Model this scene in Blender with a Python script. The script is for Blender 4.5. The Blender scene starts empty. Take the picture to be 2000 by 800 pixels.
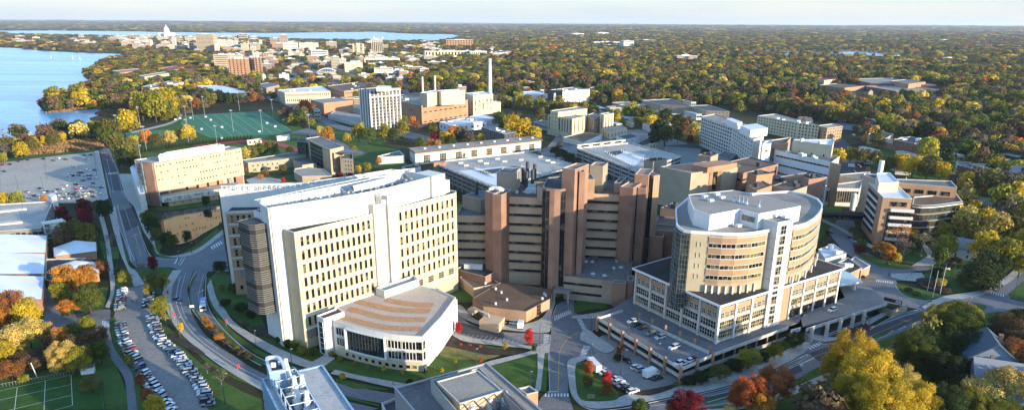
import bpy,math,random
from math import sin,cos,tan,radians,pi,hypot,atan2,sqrt
from mathutils import Vector,Matrix
import numpy as np
random.seed(7)
C=bpy.context.scene.collection
CAMH=120.0;FPX=1336.0;CX,CY=1000.0,510.0
TH=atan2(465,1336);RO=radians(0.3)
def ray(x,y):
 a=(x-CX)/FPX;b=(CY-y)/FPX
 c,s=cos(RO),sin(RO)
 a,b=a*c-b*s,a*s+b*c
 return(a,cos(TH)+b*sin(TH),-sin(TH)+b*cos(TH))
def P(x,y,z=0.0):
 r=ray(x,y);t=(z-CAMH)/r[2]
 return(r[0]*t,r[1]*t)
def PX(x,y,z=0.0):
 "where a world point falls in the 2000x800 photograph"
 v=Vector((x,y,z-CAMH))
 X=Vector((1,0,0));U=Vector((0,sin(TH),cos(TH)));Fw=Vector((0,cos(TH),-sin(TH)))
 c,s=cos(RO),sin(RO)
 R_=X*c+U*s;U_=X*(-s)+U*c
 d=v.dot(Fw)
 if d<=0:return(-9999,-9999)
 return(CX+FPX*v.dot(R_)/d,CY-FPX*v.dot(U_)/d)
def HZ(bx,by,zb,tx,ty):
 "height of the point seen at (tx,ty) straight above the point (bx,by,zb)"
 p=P(bx,by,zb);r=ray(tx,ty)
 return CAMH+r[2]*p[1]/r[1]
MATS={}
def nt(name):
 m=bpy.data.materials.new(name);m.use_nodes=True
 t=m.node_tree;b=t.nodes['Principled BSDF']
 return m,t,b
def ramp(t,cols,pos=None):
 r=t.nodes.new('ShaderNodeValToRGB');e=r.color_ramp.elements
 n=len(cols)
 while len(e)<n:e.new(0.5)
 for i,c in enumerate(cols):
  e[i].position=pos[i]if pos else i/(n-1)
  e[i].color=(*c,1)
 return r
def mat(name,col,rough=.8,var=.12,scale=.15,streak=0,spec=.3,col2=None,bump=0,metal=0,fine=0):
 "plain surface: large soft variation, optional vertical streaks and fine grain"
 if name in MATS:return MATS[name]
 m,t,b=nt(name);L=t.links
 tc=t.nodes.new('ShaderNodeTexCoord');mp=t.nodes.new('ShaderNodeMapping')
 mp.inputs['Scale'].default_value=(scale,scale,scale*(.12 if streak else 1))
 L.new(tc.outputs['Object'],mp.inputs[0])
 n=t.nodes.new('ShaderNodeTexNoise');n.inputs['Detail'].default_value=5;n.inputs['Roughness'].default_value=.65
 n.inputs['Scale'].default_value=1.0
 L.new(mp.outputs[0],n.inputs['Vector'])
 c2=col2 or tuple(max(0,c*(1-2*var))for c in col);c1=tuple(min(1,c*(1+var))for c in col)
 r=ramp(t,[c2,col,c1],[.28,.5,.75]);L.new(n.outputs['Fac'],r.inputs[0])
 out=r.outputs[0]
 if fine:
  n2=t.nodes.new('ShaderNodeTexNoise');n2.inputs['Scale'].default_value=fine;n2.inputs['Detail'].default_value=2
  L.new(tc.outputs['Object'],n2.inputs['Vector'])
  mx=t.nodes.new('ShaderNodeMix');mx.data_type='RGBA';mx.blend_type='OVERLAY';mx.inputs[0].default_value=.2
  g=ramp(t,[(.2,)*3,(.8,)*3],[.35,.65]);L.new(n2.outputs['Fac'],g.inputs[0])
  L.new(out,mx.inputs[6]);L.new(g.outputs[0],mx.inputs[7]);out=mx.outputs[2]
 L.new(out,b.inputs['Base Color'])
 b.inputs['Roughness'].default_value=rough;b.inputs['Specular IOR Level'].default_value=spec;b.inputs['Metallic'].default_value=metal
 MATS[name]=m;return m
def mat_brick(name,c1,c2,mortar,bw=1.2,bh=.4,var=.1,rough=.85,mw=.02):
 "masonry or panels: courses in the wall's own plane"
 if name in MATS:return MATS[name]
 m,t,b=nt(name);L=t.links
 tc=t.nodes.new('ShaderNodeTexCoord');g=t.nodes.new('ShaderNodeNewGeometry')
 sx=t.nodes.new('ShaderNodeSeparateXYZ');L.new(tc.outputs['Object'],sx.inputs[0])
 sn=t.nodes.new('ShaderNodeSeparateXYZ');L.new(g.outputs['True Normal'],sn.inputs[0])
 def mth(op,a,bb):
  q=t.nodes.new('ShaderNodeMath');q.operation=op
  L.new(a,q.inputs[0]);L.new(bb,q.inputs[1]);return q.outputs[0]
 u=mth('SUBTRACT',mth('MULTIPLY',sx.outputs[1],sn.outputs[0]),mth('MULTIPLY',sx.outputs[0],sn.outputs[1]))
 cb=t.nodes.new('ShaderNodeCombineXYZ');L.new(u,cb.inputs[0]);L.new(sx.outputs[2],cb.inputs[1])
 k=t.nodes.new('ShaderNodeTexBrick');L.new(cb.outputs[0],k.inputs['Vector'])
 k.inputs['Color1'].default_value=(*c1,1);k.inputs['Color2'].default_value=(*c2,1);k.inputs['Mortar'].default_value=(*mortar,1)
 k.inputs['Scale'].default_value=1;k.inputs['Brick Width'].default_value=bw;k.inputs['Row Height'].default_value=bh
 k.inputs['Mortar Size'].default_value=mw;k.offset=.5 if bw<2 else 0
 n=t.nodes.new('ShaderNodeTexNoise');n.inputs['Scale'].default_value=.12;n.inputs['Detail'].default_value=6
 L.new(tc.outputs['Object'],n.inputs['Vector'])
 mx=t.nodes.new('ShaderNodeMix');mx.data_type='RGBA';mx.blend_type='MULTIPLY';mx.inputs[0].default_value=1
 r=ramp(t,[(1-2.2*var,)*3,(1,)*3],[.3,.62]);L.new(n.outputs['Fac'],r.inputs[0])
 L.new(k.outputs['Color'],mx.inputs[6]);L.new(r.outputs[0],mx.inputs[7])
 L.new(mx.outputs[2],b.inputs['Base Color']);b.inputs['Roughness'].default_value=rough;b.inputs['Specular IOR Level'].default_value=.25
 MATS[name]=m;return m
def mat_glass(name,col=(.007,.008,.010),warm=(.13,.115,.075),amt=.16,rough=.25,spec=.22):
 if name in MATS:return MATS[name]
 m,t,b=nt(name);L=t.links
 tc=t.nodes.new('ShaderNodeTexCoord');oi=t.nodes.new('ShaderNodeObjectInfo')
 sc=t.nodes.new('ShaderNodeVectorMath');sc.operation='ADD'
 L.new(tc.outputs['Object'],sc.inputs[0])
 cb=t.nodes.new('ShaderNodeCombineXYZ')
 mu=t.nodes.new('ShaderNodeMath');mu.operation='MULTIPLY';mu.inputs[1].default_value=91
 L.new(oi.outputs['Random'],mu.inputs[0])
 for i in range(3):L.new(mu.outputs[0],cb.inputs[i])
 L.new(cb.outputs[0],sc.inputs[1])
 n=t.nodes.new('ShaderNodeTexVoronoi');n.inputs['Scale'].default_value=.45;n.inputs['Randomness'].default_value=1
 L.new(sc.outputs[0],n.inputs['Vector'])
 sp=t.nodes.new('ShaderNodeSeparateColor');L.new(n.outputs['Color'],sp.inputs[0])
 r=ramp(t,[col,tuple(c*2.2 for c in col),warm],[0,.55,1]);r.color_ramp.interpolation='CONSTANT'
 r.color_ramp.elements[1].position=.5;r.color_ramp.elements[2].position=1-amt
 L.new(sp.outputs[0],r.inputs[0]);L.new(r.outputs[0],b.inputs['Base Color'])
 b.inputs['Roughness'].default_value=rough;b.inputs['Specular IOR Level'].default_value=spec
 MATS[name]=m;return m
def mat_objcol(name,rough=.35,spec=.5,coat=0,metal=0):
 m,t,b=nt(name);oi=t.nodes.new('ShaderNodeObjectInfo')
 t.links.new(oi.outputs['Color'],b.inputs['Base Color'])
 b.inputs['Roughness'].default_value=rough;b.inputs['Specular IOR Level'].default_value=spec
 b.inputs['Coat Weight'].default_value=coat;b.inputs['Metallic'].default_value=metal
 MATS[name]=m;return m
def M(n):return MATS[n]
mat('white_panel',(.60,.585,.53),.6,.05,.2,streak=1)
mat('white_bright',(.68,.68,.655),.6,.05,.2,streak=1)
mat('cream',(.52,.44,.29),.8,.05,.3,streak=1)
mat_brick('cream_masonry',(.49,.41,.27),(.455,.38,.25),(.36,.31,.21),2.4,1.2,.07)
mat_brick('tan_masonry',(.42,.34,.23),(.38,.305,.205),(.30,.25,.18),1.6,.8,.1)
mat_brick('pink_panel',(.60,.42,.265),(.56,.385,.245),(.30,.21,.14),.55,30,.1)
mat_brick('brown_brick',(.37,.20,.13),(.31,.165,.11),(.24,.16,.12),.6,.2,.16)
mat_brick('orange_brick',(.42,.23,.125),(.37,.20,.11),(.30,.2,.13),.8,.26,.1)
mat_brick('red_brick',(.26,.09,.055),(.20,.07,.045),(.18,.12,.1),.6,.2,.14)
mat_brick('pale_brick',(.40,.31,.22),(.35,.27,.19),(.3,.25,.2),.8,.3,.12)
mat_brick('tan_orange',(.42,.265,.155),(.385,.24,.14),(.31,.2,.13),1.4,.7,.09)
mat('concrete',(.36,.34,.30),.85,.12,.12,fine=.8)
mat('concrete_pale',(.48,.46,.41),.85,.1,.1,fine=.7)
mat('concrete_dark',(.20,.19,.17),.85,.14,.2)
mat('grey_metal',(.30,.30,.30),.45,.08,.3,spec=.5)
mat('dark_metal',(.045,.046,.05),.45,.1,.5,spec=.5)
mat('white_metal',(.62,.63,.64),.4,.06,.4,spec=.5)
mat('steel',(.45,.46,.47),.3,.1,.6,spec=.6,metal=.6)
mat('roof_gravel',(.27,.245,.21),.95,.22,.05,fine=1.4)
mat('roof_tan',(.30,.265,.22),.95,.12,.06,fine=1.6)
mat('roof_speckle',(.40,.39,.37),.95,.12,.3,fine=2.5)
mat('roof_pink',(.44,.37,.30),.95,.08,.06,fine=1.4)
mat('strip_orange',(.42,.235,.12),.95,.1,.3,fine=1.2)
mat('roof_dark',(.040,.039,.040),.9,.35,.07,fine=1.2)
mat('roof_grey',(.15,.145,.14),.95,.25,.06,fine=1.2)
mat('roof_brown',(.135,.09,.062),.95,.2,.07,fine=1.5)
mat('roof_orange',(.36,.19,.11),.95,.2,.07,fine=1.5)
mat('roof_white',(.60,.63,.66),.7,.07,.06)
mat('roof_slate',(.062,.066,.075),.85,.15,.3,fine=2)
mat('roof_red',(.30,.05,.05),.8,.1,.3)
mat('roof_green',(.14,.12,.06),.95,.4,.25)
mat('canopy_teal',(.42,.56,.56),.5,.06,.4)
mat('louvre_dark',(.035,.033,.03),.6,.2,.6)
mat('membrane',(.66,.67,.68),.55,.10,.05,streak=0)
mat('bark',(.07,.05,.035),.95,.3,1.5)
mat('bark_pale',(.22,.19,.16),.95,.3,1.5)
mat('tyre',(.012,.012,.012),.8,.1,1)
mat('paint_white',(.60,.60,.58),.8,.12,.4)
mat('paint_yellow',(.50,.34,.06),.8,.1,.4)
mat('sign_red',(.50,.03,.03),.6,.05,.5)
mat('sign_white',(.75,.75,.75),.6,.03,.5)
mat('blue_metal',(.22,.34,.44),.35,.1,.3,spec=.6)
mat('orange_paint',(.55,.14,.03),.5,.1,.5)
mat('skin',(.45,.27,.19),.6,.05,2)
mat('cloth_dark',(.03,.035,.05),.9,.1,2)
mat('cloth_light',(.5,.48,.45),.9,.1,2)
mat('soil',(.06,.042,.03),.95,.3,.6)
mat('field_line',(.55,.58,.5),.9,.05,.5)
mat_glass('glass');mat_glass('glass_warm',(.01,.01,.009),(.15,.12,.045),.4)
mat_glass('glass_green',(.018,.03,.028),(.06,.065,.04),.2,.15,.4)
mat_glass('glass_blue',(.10,.19,.24),(.3,.42,.46),.4,.15,.8)
mat_glass('glass_pale',(.16,.17,.15),(.42,.42,.34),.5,.2,.6)
mat_objcol('car_paint',.3,.5,.6);mat_objcol('house_wall',.85,.2);mat_objcol('house_roof',.9,.2);mat_objcol('cloth_tint',.9,.1)
def ccw(poly):
 a=0
 for i in range(len(poly)):
  x0,y0=poly[i][:2];x1,y1=poly[(i+1)%len(poly)][:2];a+=x0*y1-x1*y0
 return list(poly)if a>0 else list(poly)[::-1]
def inset(poly,d):
 poly=ccw(poly);n=len(poly);out=[]
 for i in range(n):
  p0=Vector(poly[i-1][:2]);p1=Vector(poly[i][:2]);p2=Vector(poly[(i+1)%n][:2])
  e1=(p1-p0).normalized();e2=(p2-p1).normalized()
  n1=Vector((-e1.y,e1.x));n2=Vector((-e2.y,e2.x))
  bis=n1+n2
  k=d/max(.35,(1+n1.dot(n2))/1.0)if bis.length>1e-4 else d
  out.append(tuple(p1+bis*k))
 return out
class MB:
 def __init__(s):s.v=[];s.f=[];s.m=[];s.sm=False
 def add(s,vs,fs,mi=0):
  o=len(s.v);s.v+=[tuple(map(float,q))for q in vs]
  for f in fs:s.f.append([i+o for i in f]);s.m.append(mi)
  return s
 def quad(s,a,b,c,d,mi=0):return s.add([a,b,c,d],[(0,1,2,3)],mi)
 def poly(s,poly,z,mi=0):
  p=ccw(poly);return s.add([(q[0],q[1],z)for q in p],[tuple(range(len(p)))],mi)
 def prism(s,poly,z0,z1,mi=0,top=True,bot=False,mt=None):
  p=ccw(poly);n=len(p)
  vs=[(q[0],q[1],z0)for q in p]+[(q[0],q[1],z1)for q in p]
  s.add(vs,[(i,(i+1)%n,n+(i+1)%n,n+i)for i in range(n)],mi)
  if top:s.add(vs[n:],[tuple(range(n))],mi if mt is None else mt)
  if bot:s.add(vs[:n],[tuple(range(n))[::-1]],mi)
  return s
 def ring(s,poly,d,z0,z1,mi=0):
  "wall strip round a polygon, d thick to the inside"
  a=ccw(poly);b=inset(a,d);n=len(a)
  vs=[(q[0],q[1],z1)for q in a]+[(q[0],q[1],z1)for q in b]+[(q[0],q[1],z0)for q in a]+[(q[0],q[1],z0)for q in b]
  fs=[]
  for i in range(n):
   j=(i+1)%n
   fs+=[(i,j,n+j,n+i),(2*n+i,2*n+j,j,i),(n+i,n+j,3*n+j,3*n+i),(3*n+i,3*n+j,2*n+j,2*n+i)]
  return s.add(vs,fs,mi)
 def box(s,c,d,rz=0,mi=0,taper=1):
  cx,cy,cz=c;dx,dy,dz=d[0]/2,d[1]/2,d[2]/2;ca,sa=cos(rz),sin(rz);vs=[]
  for k in(-1,1):
   tt=taper if k>0 else 1
   for(i,j)in((-1,-1),(1,-1),(1,1),(-1,1)):
    x,y=i*dx*tt,j*dy*tt
    vs.append((cx+x*ca-y*sa,cy+x*sa+y*ca,cz+k*dz))
  return s.add(vs,[(3,2,1,0),(4,5,6,7),(0,1,5,4),(1,2,6,5),(2,3,7,6),(3,0,4,7)],mi)
 def bar(s,a,b,w,h=None,mi=0):
  h=h or w;a=Vector(a);b=Vector(b);d=(b-a).normalized()
  up=Vector((0,0,1))if abs(d.z)<.95 else Vector((1,0,0))
  sx=d.cross(up).normalized()*w/2;sy=sx.cross(d).normalized()*h/2;vs=[]
  for q in(a,b):vs+=[q-sx-sy,q+sx-sy,q+sx+sy,q-sx+sy]
  return s.add(vs,[(3,2,1,0),(4,5,6,7),(0,1,5,4),(1,2,6,5),(2,3,7,6),(3,0,4,7)],mi)
 def cyl(s,c,r,z0,z1,n=10,r1=None,mi=0,cap=True):
  r1=r if r1 is None else r1;cx,cy=c[:2]
  vs=[(cx+r*cos(2*pi*i/n),cy+r*sin(2*pi*i/n),z0)for i in range(n)]+[(cx+r1*cos(2*pi*i/n),cy+r1*sin(2*pi*i/n),z1)for i in range(n)]
  s.add(vs,[(i,(i+1)%n,n+(i+1)%n,n+i)for i in range(n)],mi)
  if cap:s.add(vs[n:],[tuple(range(n))],mi)
  return s
 def tube(s,pts,rs,n=6,mi=0):
  pts=[Vector(p)for p in pts];vs=[];fs=[]
  for k,p in enumerate(pts):
   d=(pts[min(k+1,len(pts)-1)]-pts[max(k-1,0)]).normalized()
   a=d.cross(Vector((.3,.9,.31))).normalized();b=d.cross(a)
   for i in range(n):
    t=2*pi*i/n;vs.append(p+(a*cos(t)+b*sin(t))*rs[k])
  for k in range(len(pts)-1):
   for i in range(n):fs.append((k*n+i,k*n+(i+1)%n,(k+1)*n+(i+1)%n,(k+1)*n+i))
  return s.add(vs,fs,mi)
 def mesh(s,name,mats,off=(0,0,0),smooth=False):
  me=bpy.data.meshes.new(name)
  if off!=(0,0,0):vs=[(x-off[0],y-off[1],z-off[2])for x,y,z in s.v]
  else:vs=s.v
  me.from_pydata(vs,[],s.f)
  for q in mats:me.materials.append(MATS[q]if isinstance(q,str)else q)
  if len(mats)>1:me.polygons.foreach_set('material_index',s.m)
  if smooth:me.polygons.foreach_set('use_smooth',[True]*len(s.f))
  me.update();return me
 def build(s,name,mats,parent=None,smooth=False):
  if isinstance(mats,str):mats=[mats]
  off=tuple(parent['_w'])if parent is not None and '_w' in parent else(0,0,0)
  o=bpy.data.objects.new(name,s.mesh(name,mats,off,smooth));C.objects.link(o)
  if parent is not None:o.parent=parent
  return o
 def thing(s,name,mats,loc,label,cat,group=None,smooth=False):
  "a top-level thing that is one mesh, its origin at its base"
  if isinstance(mats,str):mats=[mats]
  o=bpy.data.objects.new(name,s.mesh(name,mats,loc,smooth));C.objects.link(o);o.location=loc
  tag(o,label,cat,group);return o
ROOTS=[]
def tag(o,label,cat,group=None):
 o['label']=label;o['category']=cat
 if group:o['group']=group
 ROOTS.append(o);return o
def empty(name,loc,label,cat,group=None):
 o=bpy.data.objects.new(name,None);C.objects.link(o);o.location=loc;o.empty_display_size=.5
 o['_w']=tuple(loc);tag(o,label,cat,group);return o
def struct(mb,name,mats,kind='structure'):
 o=mb.build(name,mats);o['kind']=kind;return o
def link(mesh,name,parent,loc=(0,0,0),rz=0,sc=None,col=None):
 o=bpy.data.objects.new(name,mesh);C.objects.link(o)
 if parent is not None:o.parent=parent
 o.location=loc;o.rotation_euler=(0,0,rz)
 if sc:o.scale=sc
 if col:o.color=(*col,1)
 return o
WM={}
def win_mesh(w,h,nx=1,ny=1,fr='white_panel',gl='glass',ft=.09,dep=.14,sill=False):
 k=(round(w,2),round(h,2),nx,ny,fr,gl,ft,dep,sill)
 if k in WM:return WM[k]
 b=MB()
 b.quad((-w/2,-.03,0),(w/2,-.03,0),(w/2,-.03,h),(-w/2,-.03,h),1)
 if fr:
  for x in[(-w/2+ft/2)+(w-ft)*i/nx for i in range(nx+1)]:b.box((x,-dep/2,h/2),(ft,dep,h),0,0)
  for z in[ft/2+(h-ft)*i/ny for i in range(ny+1)]:b.box((0,-dep/2,z),(w,dep*.9,ft),0,0)
  if sill:b.box((0,-.15,-.06),(w+.2,.3,.12),0,0)
 else:
  b.box((0,-.015,h/2),(w,.03,h),0,1)
 WM[k]=b.mesh('window',[fr or 'white_panel',gl]);return WM[k]
class Bld:
 def __init__(s,name,label,c,cat='building',group=None,z=0):
  s.z=z;s.root=empty(name,(c[0],c[1],z),label,cat,group);s.c=(c[0],c[1],z);s.nw=0;s.rest=None;s.cap=100
 def part(s,mb,name,mats,label=None):
  o=mb.build(name,mats,s.root)
  if label:o['label']=label
  return o
 def mass(s,poly,z0,z1,wall,roof='roof_gravel',par=.7,coping='concrete_pale',th=.35,nm='wall',rn='roof',label=None):
  poly=ccw(poly);zt=z1
  w=MB();w.prism(poly,z0,z1-.12,0,top=False);o=s.part(w,nm,wall,label)
  c=MB();c.ring([tuple(q)for q in inset(poly,-.06)],th+.1,z1-.12,z1+.06,0)
  inn=inset(poly,th)
  n=len(inn);vs=[(q[0],q[1],z1-par)for q in inn]+[(q[0],q[1],z1-.12)for q in inn]
  c.add(vs,[(n+i,n+(i+1)%n,(i+1)%n,i)for i in range(n)],0)
  s.part(c,'parapet',coping)
  r=MB();r.poly(inset(poly,th-.02),z1-par,0);s.part(r,rn,roof)
  return o
 def win(s,me,x,y,z,rz):
  s.nw+=1
  if s.nw<=s.cap:
   return link(me,'window',s.root,(x-s.c[0],y-s.c[1],z-s.c[2]),rz)
  if s.rest is None:s.rest=[]
  s.rest.append((me,x,y,z,rz))
 def fac(s,p0,p1,z0,rows,fh,cols,w,h,nx=1,ny=1,fr='white_panel',gl='glass',m0=0,m1=None,ft=.09,dep=.14,sill=False,skip=None,top_first=True,name=None,off=.02):
  "rows x cols of windows on the wall from p0 to p1 (outside on the right-hand side going p0->p1)"
  m1=m0 if m1 is None else m1
  p0=Vector(p0[:2]);p1=Vector(p1[:2]);d=(p1-p0);L=d.length;d.normalize();rz=atan2(d.y,d.x)
  nrm=Vector((d.y,-d.x))
  me=win_mesh(w,h,nx,ny,fr,gl,ft,dep,sill);U=L-m0-m1
  for r in range(rows):
   for c in range(cols):
    if skip and skip(r,c):continue
    q=p0+d*(m0+U*(c+.5)/cols)+nrm*off
    s.win(me,q.x,q.y,z0+r*fh,rz)
 def finish(s):
  if s.rest:
   b=MB()
   frm=[]
   for me,x,y,z,rz in s.rest:
    ca,sa=cos(rz),sin(rz)
    vs=[(x+v.co.x*ca-v.co.y*sa,y+v.co.x*sa+v.co.y*ca,z+v.co.z)for v in me.vertices]
    o=len(b.v);b.v+=vs
    for p in me.polygons:b.f.append([i+o for i in p.vertices]);b.m.append(p.material_index)
   me0=s.rest[0][0]
   o=b.build('window',[m.name for m in me0.materials],s.root);o['kind']='stuff'
   s.rest=None
def mid(poly):return(sum(p[0]for p in poly)/len(poly),sum(p[1]for p in poly)/len(poly))
def lerp(a,b,t):return(a[0]+(b[0]-a[0])*t,a[1]+(b[1]-a[1])*t)
def rect3(l,c,r):
 "4th corner of the parallelogram left-corner-right"
 return[l,c,r,(l[0]+r[0]-c[0],l[1]+r[1]-c[1])]
# ================================================================ THE SETTING
def sm(pts,n=5,closed=False):
 out=[];N=len(pts)
 for i in range(N if closed else N-1):
  p=[Vector(pts[(i+k-1)%N])if closed else Vector(pts[min(max(i+k-1,0),N-1)])for k in range(4)]
  for j in range(n):
   t=j/n
   q=.5*((2*p[1])+(p[2]-p[0])*t+(2*p[0]-5*p[1]+4*p[2]-p[3])*t*t+(3*p[1]-p[0]-3*p[2]+p[3])*t*t*t)
   out.append((q.x,q.y))
 if not closed:out.append(tuple(pts[-1]))
 return out
def gp(pts,z=0):return[P(x,y,z)for x,y in pts]
def sheet(name,plist,z,m,kind='structure'):
 b=MB()
 for k,pl in enumerate(plist):
  b.poly(gp(pl)if not isinstance(pl[0][0],str)else pl[1:],z+k*.004,0)
 return struct(b,name,m,kind)
def band(l,r,n=5):
 "pixel polygon between a left and a right edge"
 return sm(l,n)+sm(r,n)[::-1]
def strip(b,pts,w,z,n=4,mi=0,h=0):
 "line of constant width along a pixel path; h>0 gives it height (a kerb)"
 q=[Vector(P(*p))for p in sm(pts,n)]
 L=[];R=[]
 for i,p in enumerate(q):
  d=(q[min(i+1,len(q)-1)]-q[max(i-1,0)]);d.normalize();nn=Vector((-d.y,d.x))*w/2
  L.append(p+nn);R.append(p-nn)
 m=len(q)
 vs=[(p.x,p.y,z+h)for p in L]+[(p.x,p.y,z+h)for p in R]
 fs=[(i,m+i,m+i+1,i+1)for i in range(m-1)]
 b.add(vs,fs,mi)
 if h:
  vs2=[(x,y,z-.02)for x,y,_ in vs]
  b.add(vs+vs2,[(i,i+1,2*m+i+1,2*m+i)for i in range(m-1)]+[(m+i+1,m+i,3*m+i,3*m+i+1)for i in range(m-1)],mi)
def dashes(b,a,c,n,w,z,frac=.5,ln=None):
 a=Vector(P(*a));c=Vector(P(*c));d=(c-a)/n
 for i in range(n):
  p=a+d*i;q=p+d*frac;u=d.normalized();nn=Vector((-u.y,u.x))*w/2
  b.quad((*(p+nn),z),(*(p-nn),z),(*(q-nn),z),(*(q+nn),z))
def cross(b,quad,n,z,fill=.5):
 "bars of a crossing: quad = pixel corners a,b (one side) d,c (other side); bars run a->d"
 a,b_,c,d=[Vector(P(*q))for q in quad]
 for i in range(n):
  t0=(i+.5-fill/2)/n;t1=(i+.5+fill/2)/n
  p=a.lerp(b_,t0);q=a.lerp(b_,t1);r=d.lerp(c,t1);s=d.lerp(c,t0)
  b.quad((*p,z),(*q,z),(*r,z),(*s,z))
def hsh(x,y):return sin(x*1.7+y*2.3)*.5+sin(x*.73-y*1.1+2)*.5
def terr(x,y):
 r=hypot(x,y);th=atan2(x,y)
 r0=5200+7800*min(1,max(0,(.16-th)/.16))
 if r<r0:return 0.
 k=min(1,(r-r0)/5000)
 z=k*(16+14*hsh(x/2600,y/2600)+9*hsh(x/900+3,y/1100))
 if r>14000:z+=min(1,(r-14000)/9000)*(38+26*hsh(x/7000+1,y/7000)+(22 if th<-.2 else 0))
 return max(0,z)
def mat_land():
 m,t,b=nt('land');L=t.links;tc=t.nodes.new('ShaderNodeTexCoord')
 n=t.nodes.new('ShaderNodeTexNoise');n.inputs['Scale'].default_value=.012;n.inputs['Detail'].default_value=8;n.inputs['Roughness'].default_value=.7
 L.new(tc.outputs['Object'],n.inputs[0])
 r=ramp(t,[(.020,.026,.012),(.035,.042,.016),(.060,.052,.026),(.10,.075,.04)],[.3,.48,.6,.75]);L.new(n.outputs[0],r.inputs[0])
 n2=t.nodes.new('ShaderNodeTexVoronoi');n2.inputs['Scale'].default_value=.0035;L.new(tc.outputs['Object'],n2.inputs[0])
 sp=t.nodes.new('ShaderNodeSeparateColor');L.new(n2.outputs['Color'],sp.inputs[0])
 r2=ramp(t,[(.6,.6,.6),(1.0,.95,.8),(1.6,1.3,.9)],[.2,.6,.95]);L.new(sp.outputs[0],r2.inputs[0])
 mx=t.nodes.new('ShaderNodeMix');mx.data_type='RGBA';mx.blend_type='MULTIPLY';mx.inputs[0].default_value=.7
 L.new(r.outputs[0],mx.inputs[6]);L.new(r2.outputs[0],mx.inputs[7]);L.new(mx.outputs[2],b.inputs['Base Color'])
 b.inputs['Roughness'].default_value=1;b.inputs['Specular IOR Level'].default_value=.1
 MATS['land']=m
mat_land()
mat('grass',(.058,.105,.024),.95,.22,.09,fine=.9,spec=.1)
mat('grass_dry',(.17,.15,.055),.95,.3,.12,col2=(.06,.10,.02),fine=.8,spec=.1)
mat('turf',(.06,.18,.10),.9,.06,.05,spec=.1)
mat('turf_field',(.040,.090,.018),.95,.15,.07,fine=.5,spec=.1)
mat('asphalt',(.15,.15,.155),.9,.13,.06,fine=.9,spec=.25)
mat('asphalt_dark',(.062,.063,.068),.9,.12,.08,fine=.9,spec=.25)
mat('asphalt_pale',(.37,.33,.275),.9,.09,.03,fine=.5,spec=.2)
mat('asphalt_old',(.22,.205,.185),.9,.13,.05,fine=.6,spec=.2)
mat('pave',(.36,.34,.30),.9,.09,.12,fine=.7)
mat('kerbstone',(.42,.40,.36),.9,.08,.3)
mat('track_red',(.33,.05,.045),.9,.08,.1)
mat('mulch',(.045,.03,.022),.95,.35,.4,fine=1.5)
mat('reed',(.20,.115,.045),.95,.3,.08,fine=.9)
mat('mud',(.10,.09,.07),.9,.2,.1)
def mat_water(name,deep,shal,bump=.35,sc=.06,rg=.22):
 m,t,b=nt(name);L=t.links;tc=t.nodes.new('ShaderNodeTexCoord')
 mp=t.nodes.new('ShaderNodeMapping');mp.inputs['Scale'].default_value=(.0016,.012,1);mp.inputs['Rotation'].default_value=(0,0,.25)
 L.new(tc.outputs['Object'],mp.inputs[0])
 n=t.nodes.new('ShaderNodeTexNoise');n.inputs['Scale'].default_value=1;n.inputs['Detail'].default_value=5;L.new(mp.outputs[0],n.inputs[0])
 r=ramp(t,[deep,shal],[.4,.62]);L.new(n.outputs[0],r.inputs[0]);L.new(r.outputs[0],b.inputs['Base Color'])
 w=t.nodes.new('ShaderNodeTexNoise');w.inputs['Scale'].default_value=sc*4;w.inputs['Detail'].default_value=4;L.new(tc.outputs['Object'],w.inputs[0])
 bp=t.nodes.new('ShaderNodeBump');bp.inputs['Strength'].default_value=bump;bp.inputs['Distance'].default_value=1.5
 L.new(w.outputs[0],bp.inputs['Height']);L.new(bp.outputs[0],b.inputs['Normal'])
 b.inputs['Roughness'].default_value=rg;b.inputs['IOR'].default_value=1.33;b.inputs['Specular IOR Level'].default_value=.5 if rg>.1 else.22
 MATS[name]=m
mat_water('lake_water',(.008,.15,.36),(.09,.36,.55))
mat_water('pond_water',(.02,.022,.015),(.03,.03,.02),.02,.06,.02)
LAKE_PX=[(-60,93),(0,93),(28,94),(60,97),(90,100),(150,103),(220,105),(243,106),(226,112),(205,118),(190,125),(165,136),(163,150),(178,160),(176,168),(150,172),
           (120,176),(97,184),(80,192),(74,203),(82,215),(92,221),(120,218),(150,216),(185,214),(205,217),(225,216),(238,219),(226,222),(190,226),(174,231),(178,237),(203,240),
           (176,242),(150,246),(138,252),(118,256),(84,262),(60,265),(30,269),(0,275),(-120,292)]
LAKE=gp(LAKE_PX)+[(-1700,500),(-6000,1500),(-6000,3600)]
MONONA=gp([(-60,66),(60,67),(150,69),(260,72),(420,72),(500,74),(560,77),(640,79),(760,81),(850,82),(876,77),(905,71),(880,67),(800,66),(735,62.3),(640,63.2),(540,64.5),(400,64),(250,61.5),(100,60),(-60,60)])
MARSH=[gp([(1512,102),(1530,101),(1556,103),(1560,107),(1530,106.5)]),gp([(1612,104),(1660,101),(1712,104),(1745,108),(1738,111),(1690,108),(1640,107)])]
def build_land():
 b=MB();rs=[0,300,800,1500,2500,4000,5200]
 r=5200
 while r<62000:r*=1.055;rs.append(r)
 na=220;a0,a1=-1.25,1.25
 vs=[];fs=[]
 for i,r in enumerate(rs):
  for j in range(na+1):
   th=a0+(a1-a0)*j/na;x,y=r*sin(th),r*cos(th)-260
   vs.append((x,y,terr(x,y)))
 for i in range(len(rs)-1):
  for j in range(na):
   q=i*(na+1)+j;fs.append((q,q+1,q+na+2,q+na+1))
 fs=[f[::-1]for f in fs]
 b.add(vs,fs,0)
 b.quad((-5000,-3000,-.02),(5000,-3000,-.02),(5000,-200,-.02),(-5000,-200,-.02))
 struct(b,'ground','land')
build_land()
b=MB();b.poly(LAKE,.15);struct(b,'lake','lake_water')
b=MB();b.poly(MONONA,.6);struct(b,'far_lake','lake_water')
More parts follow.
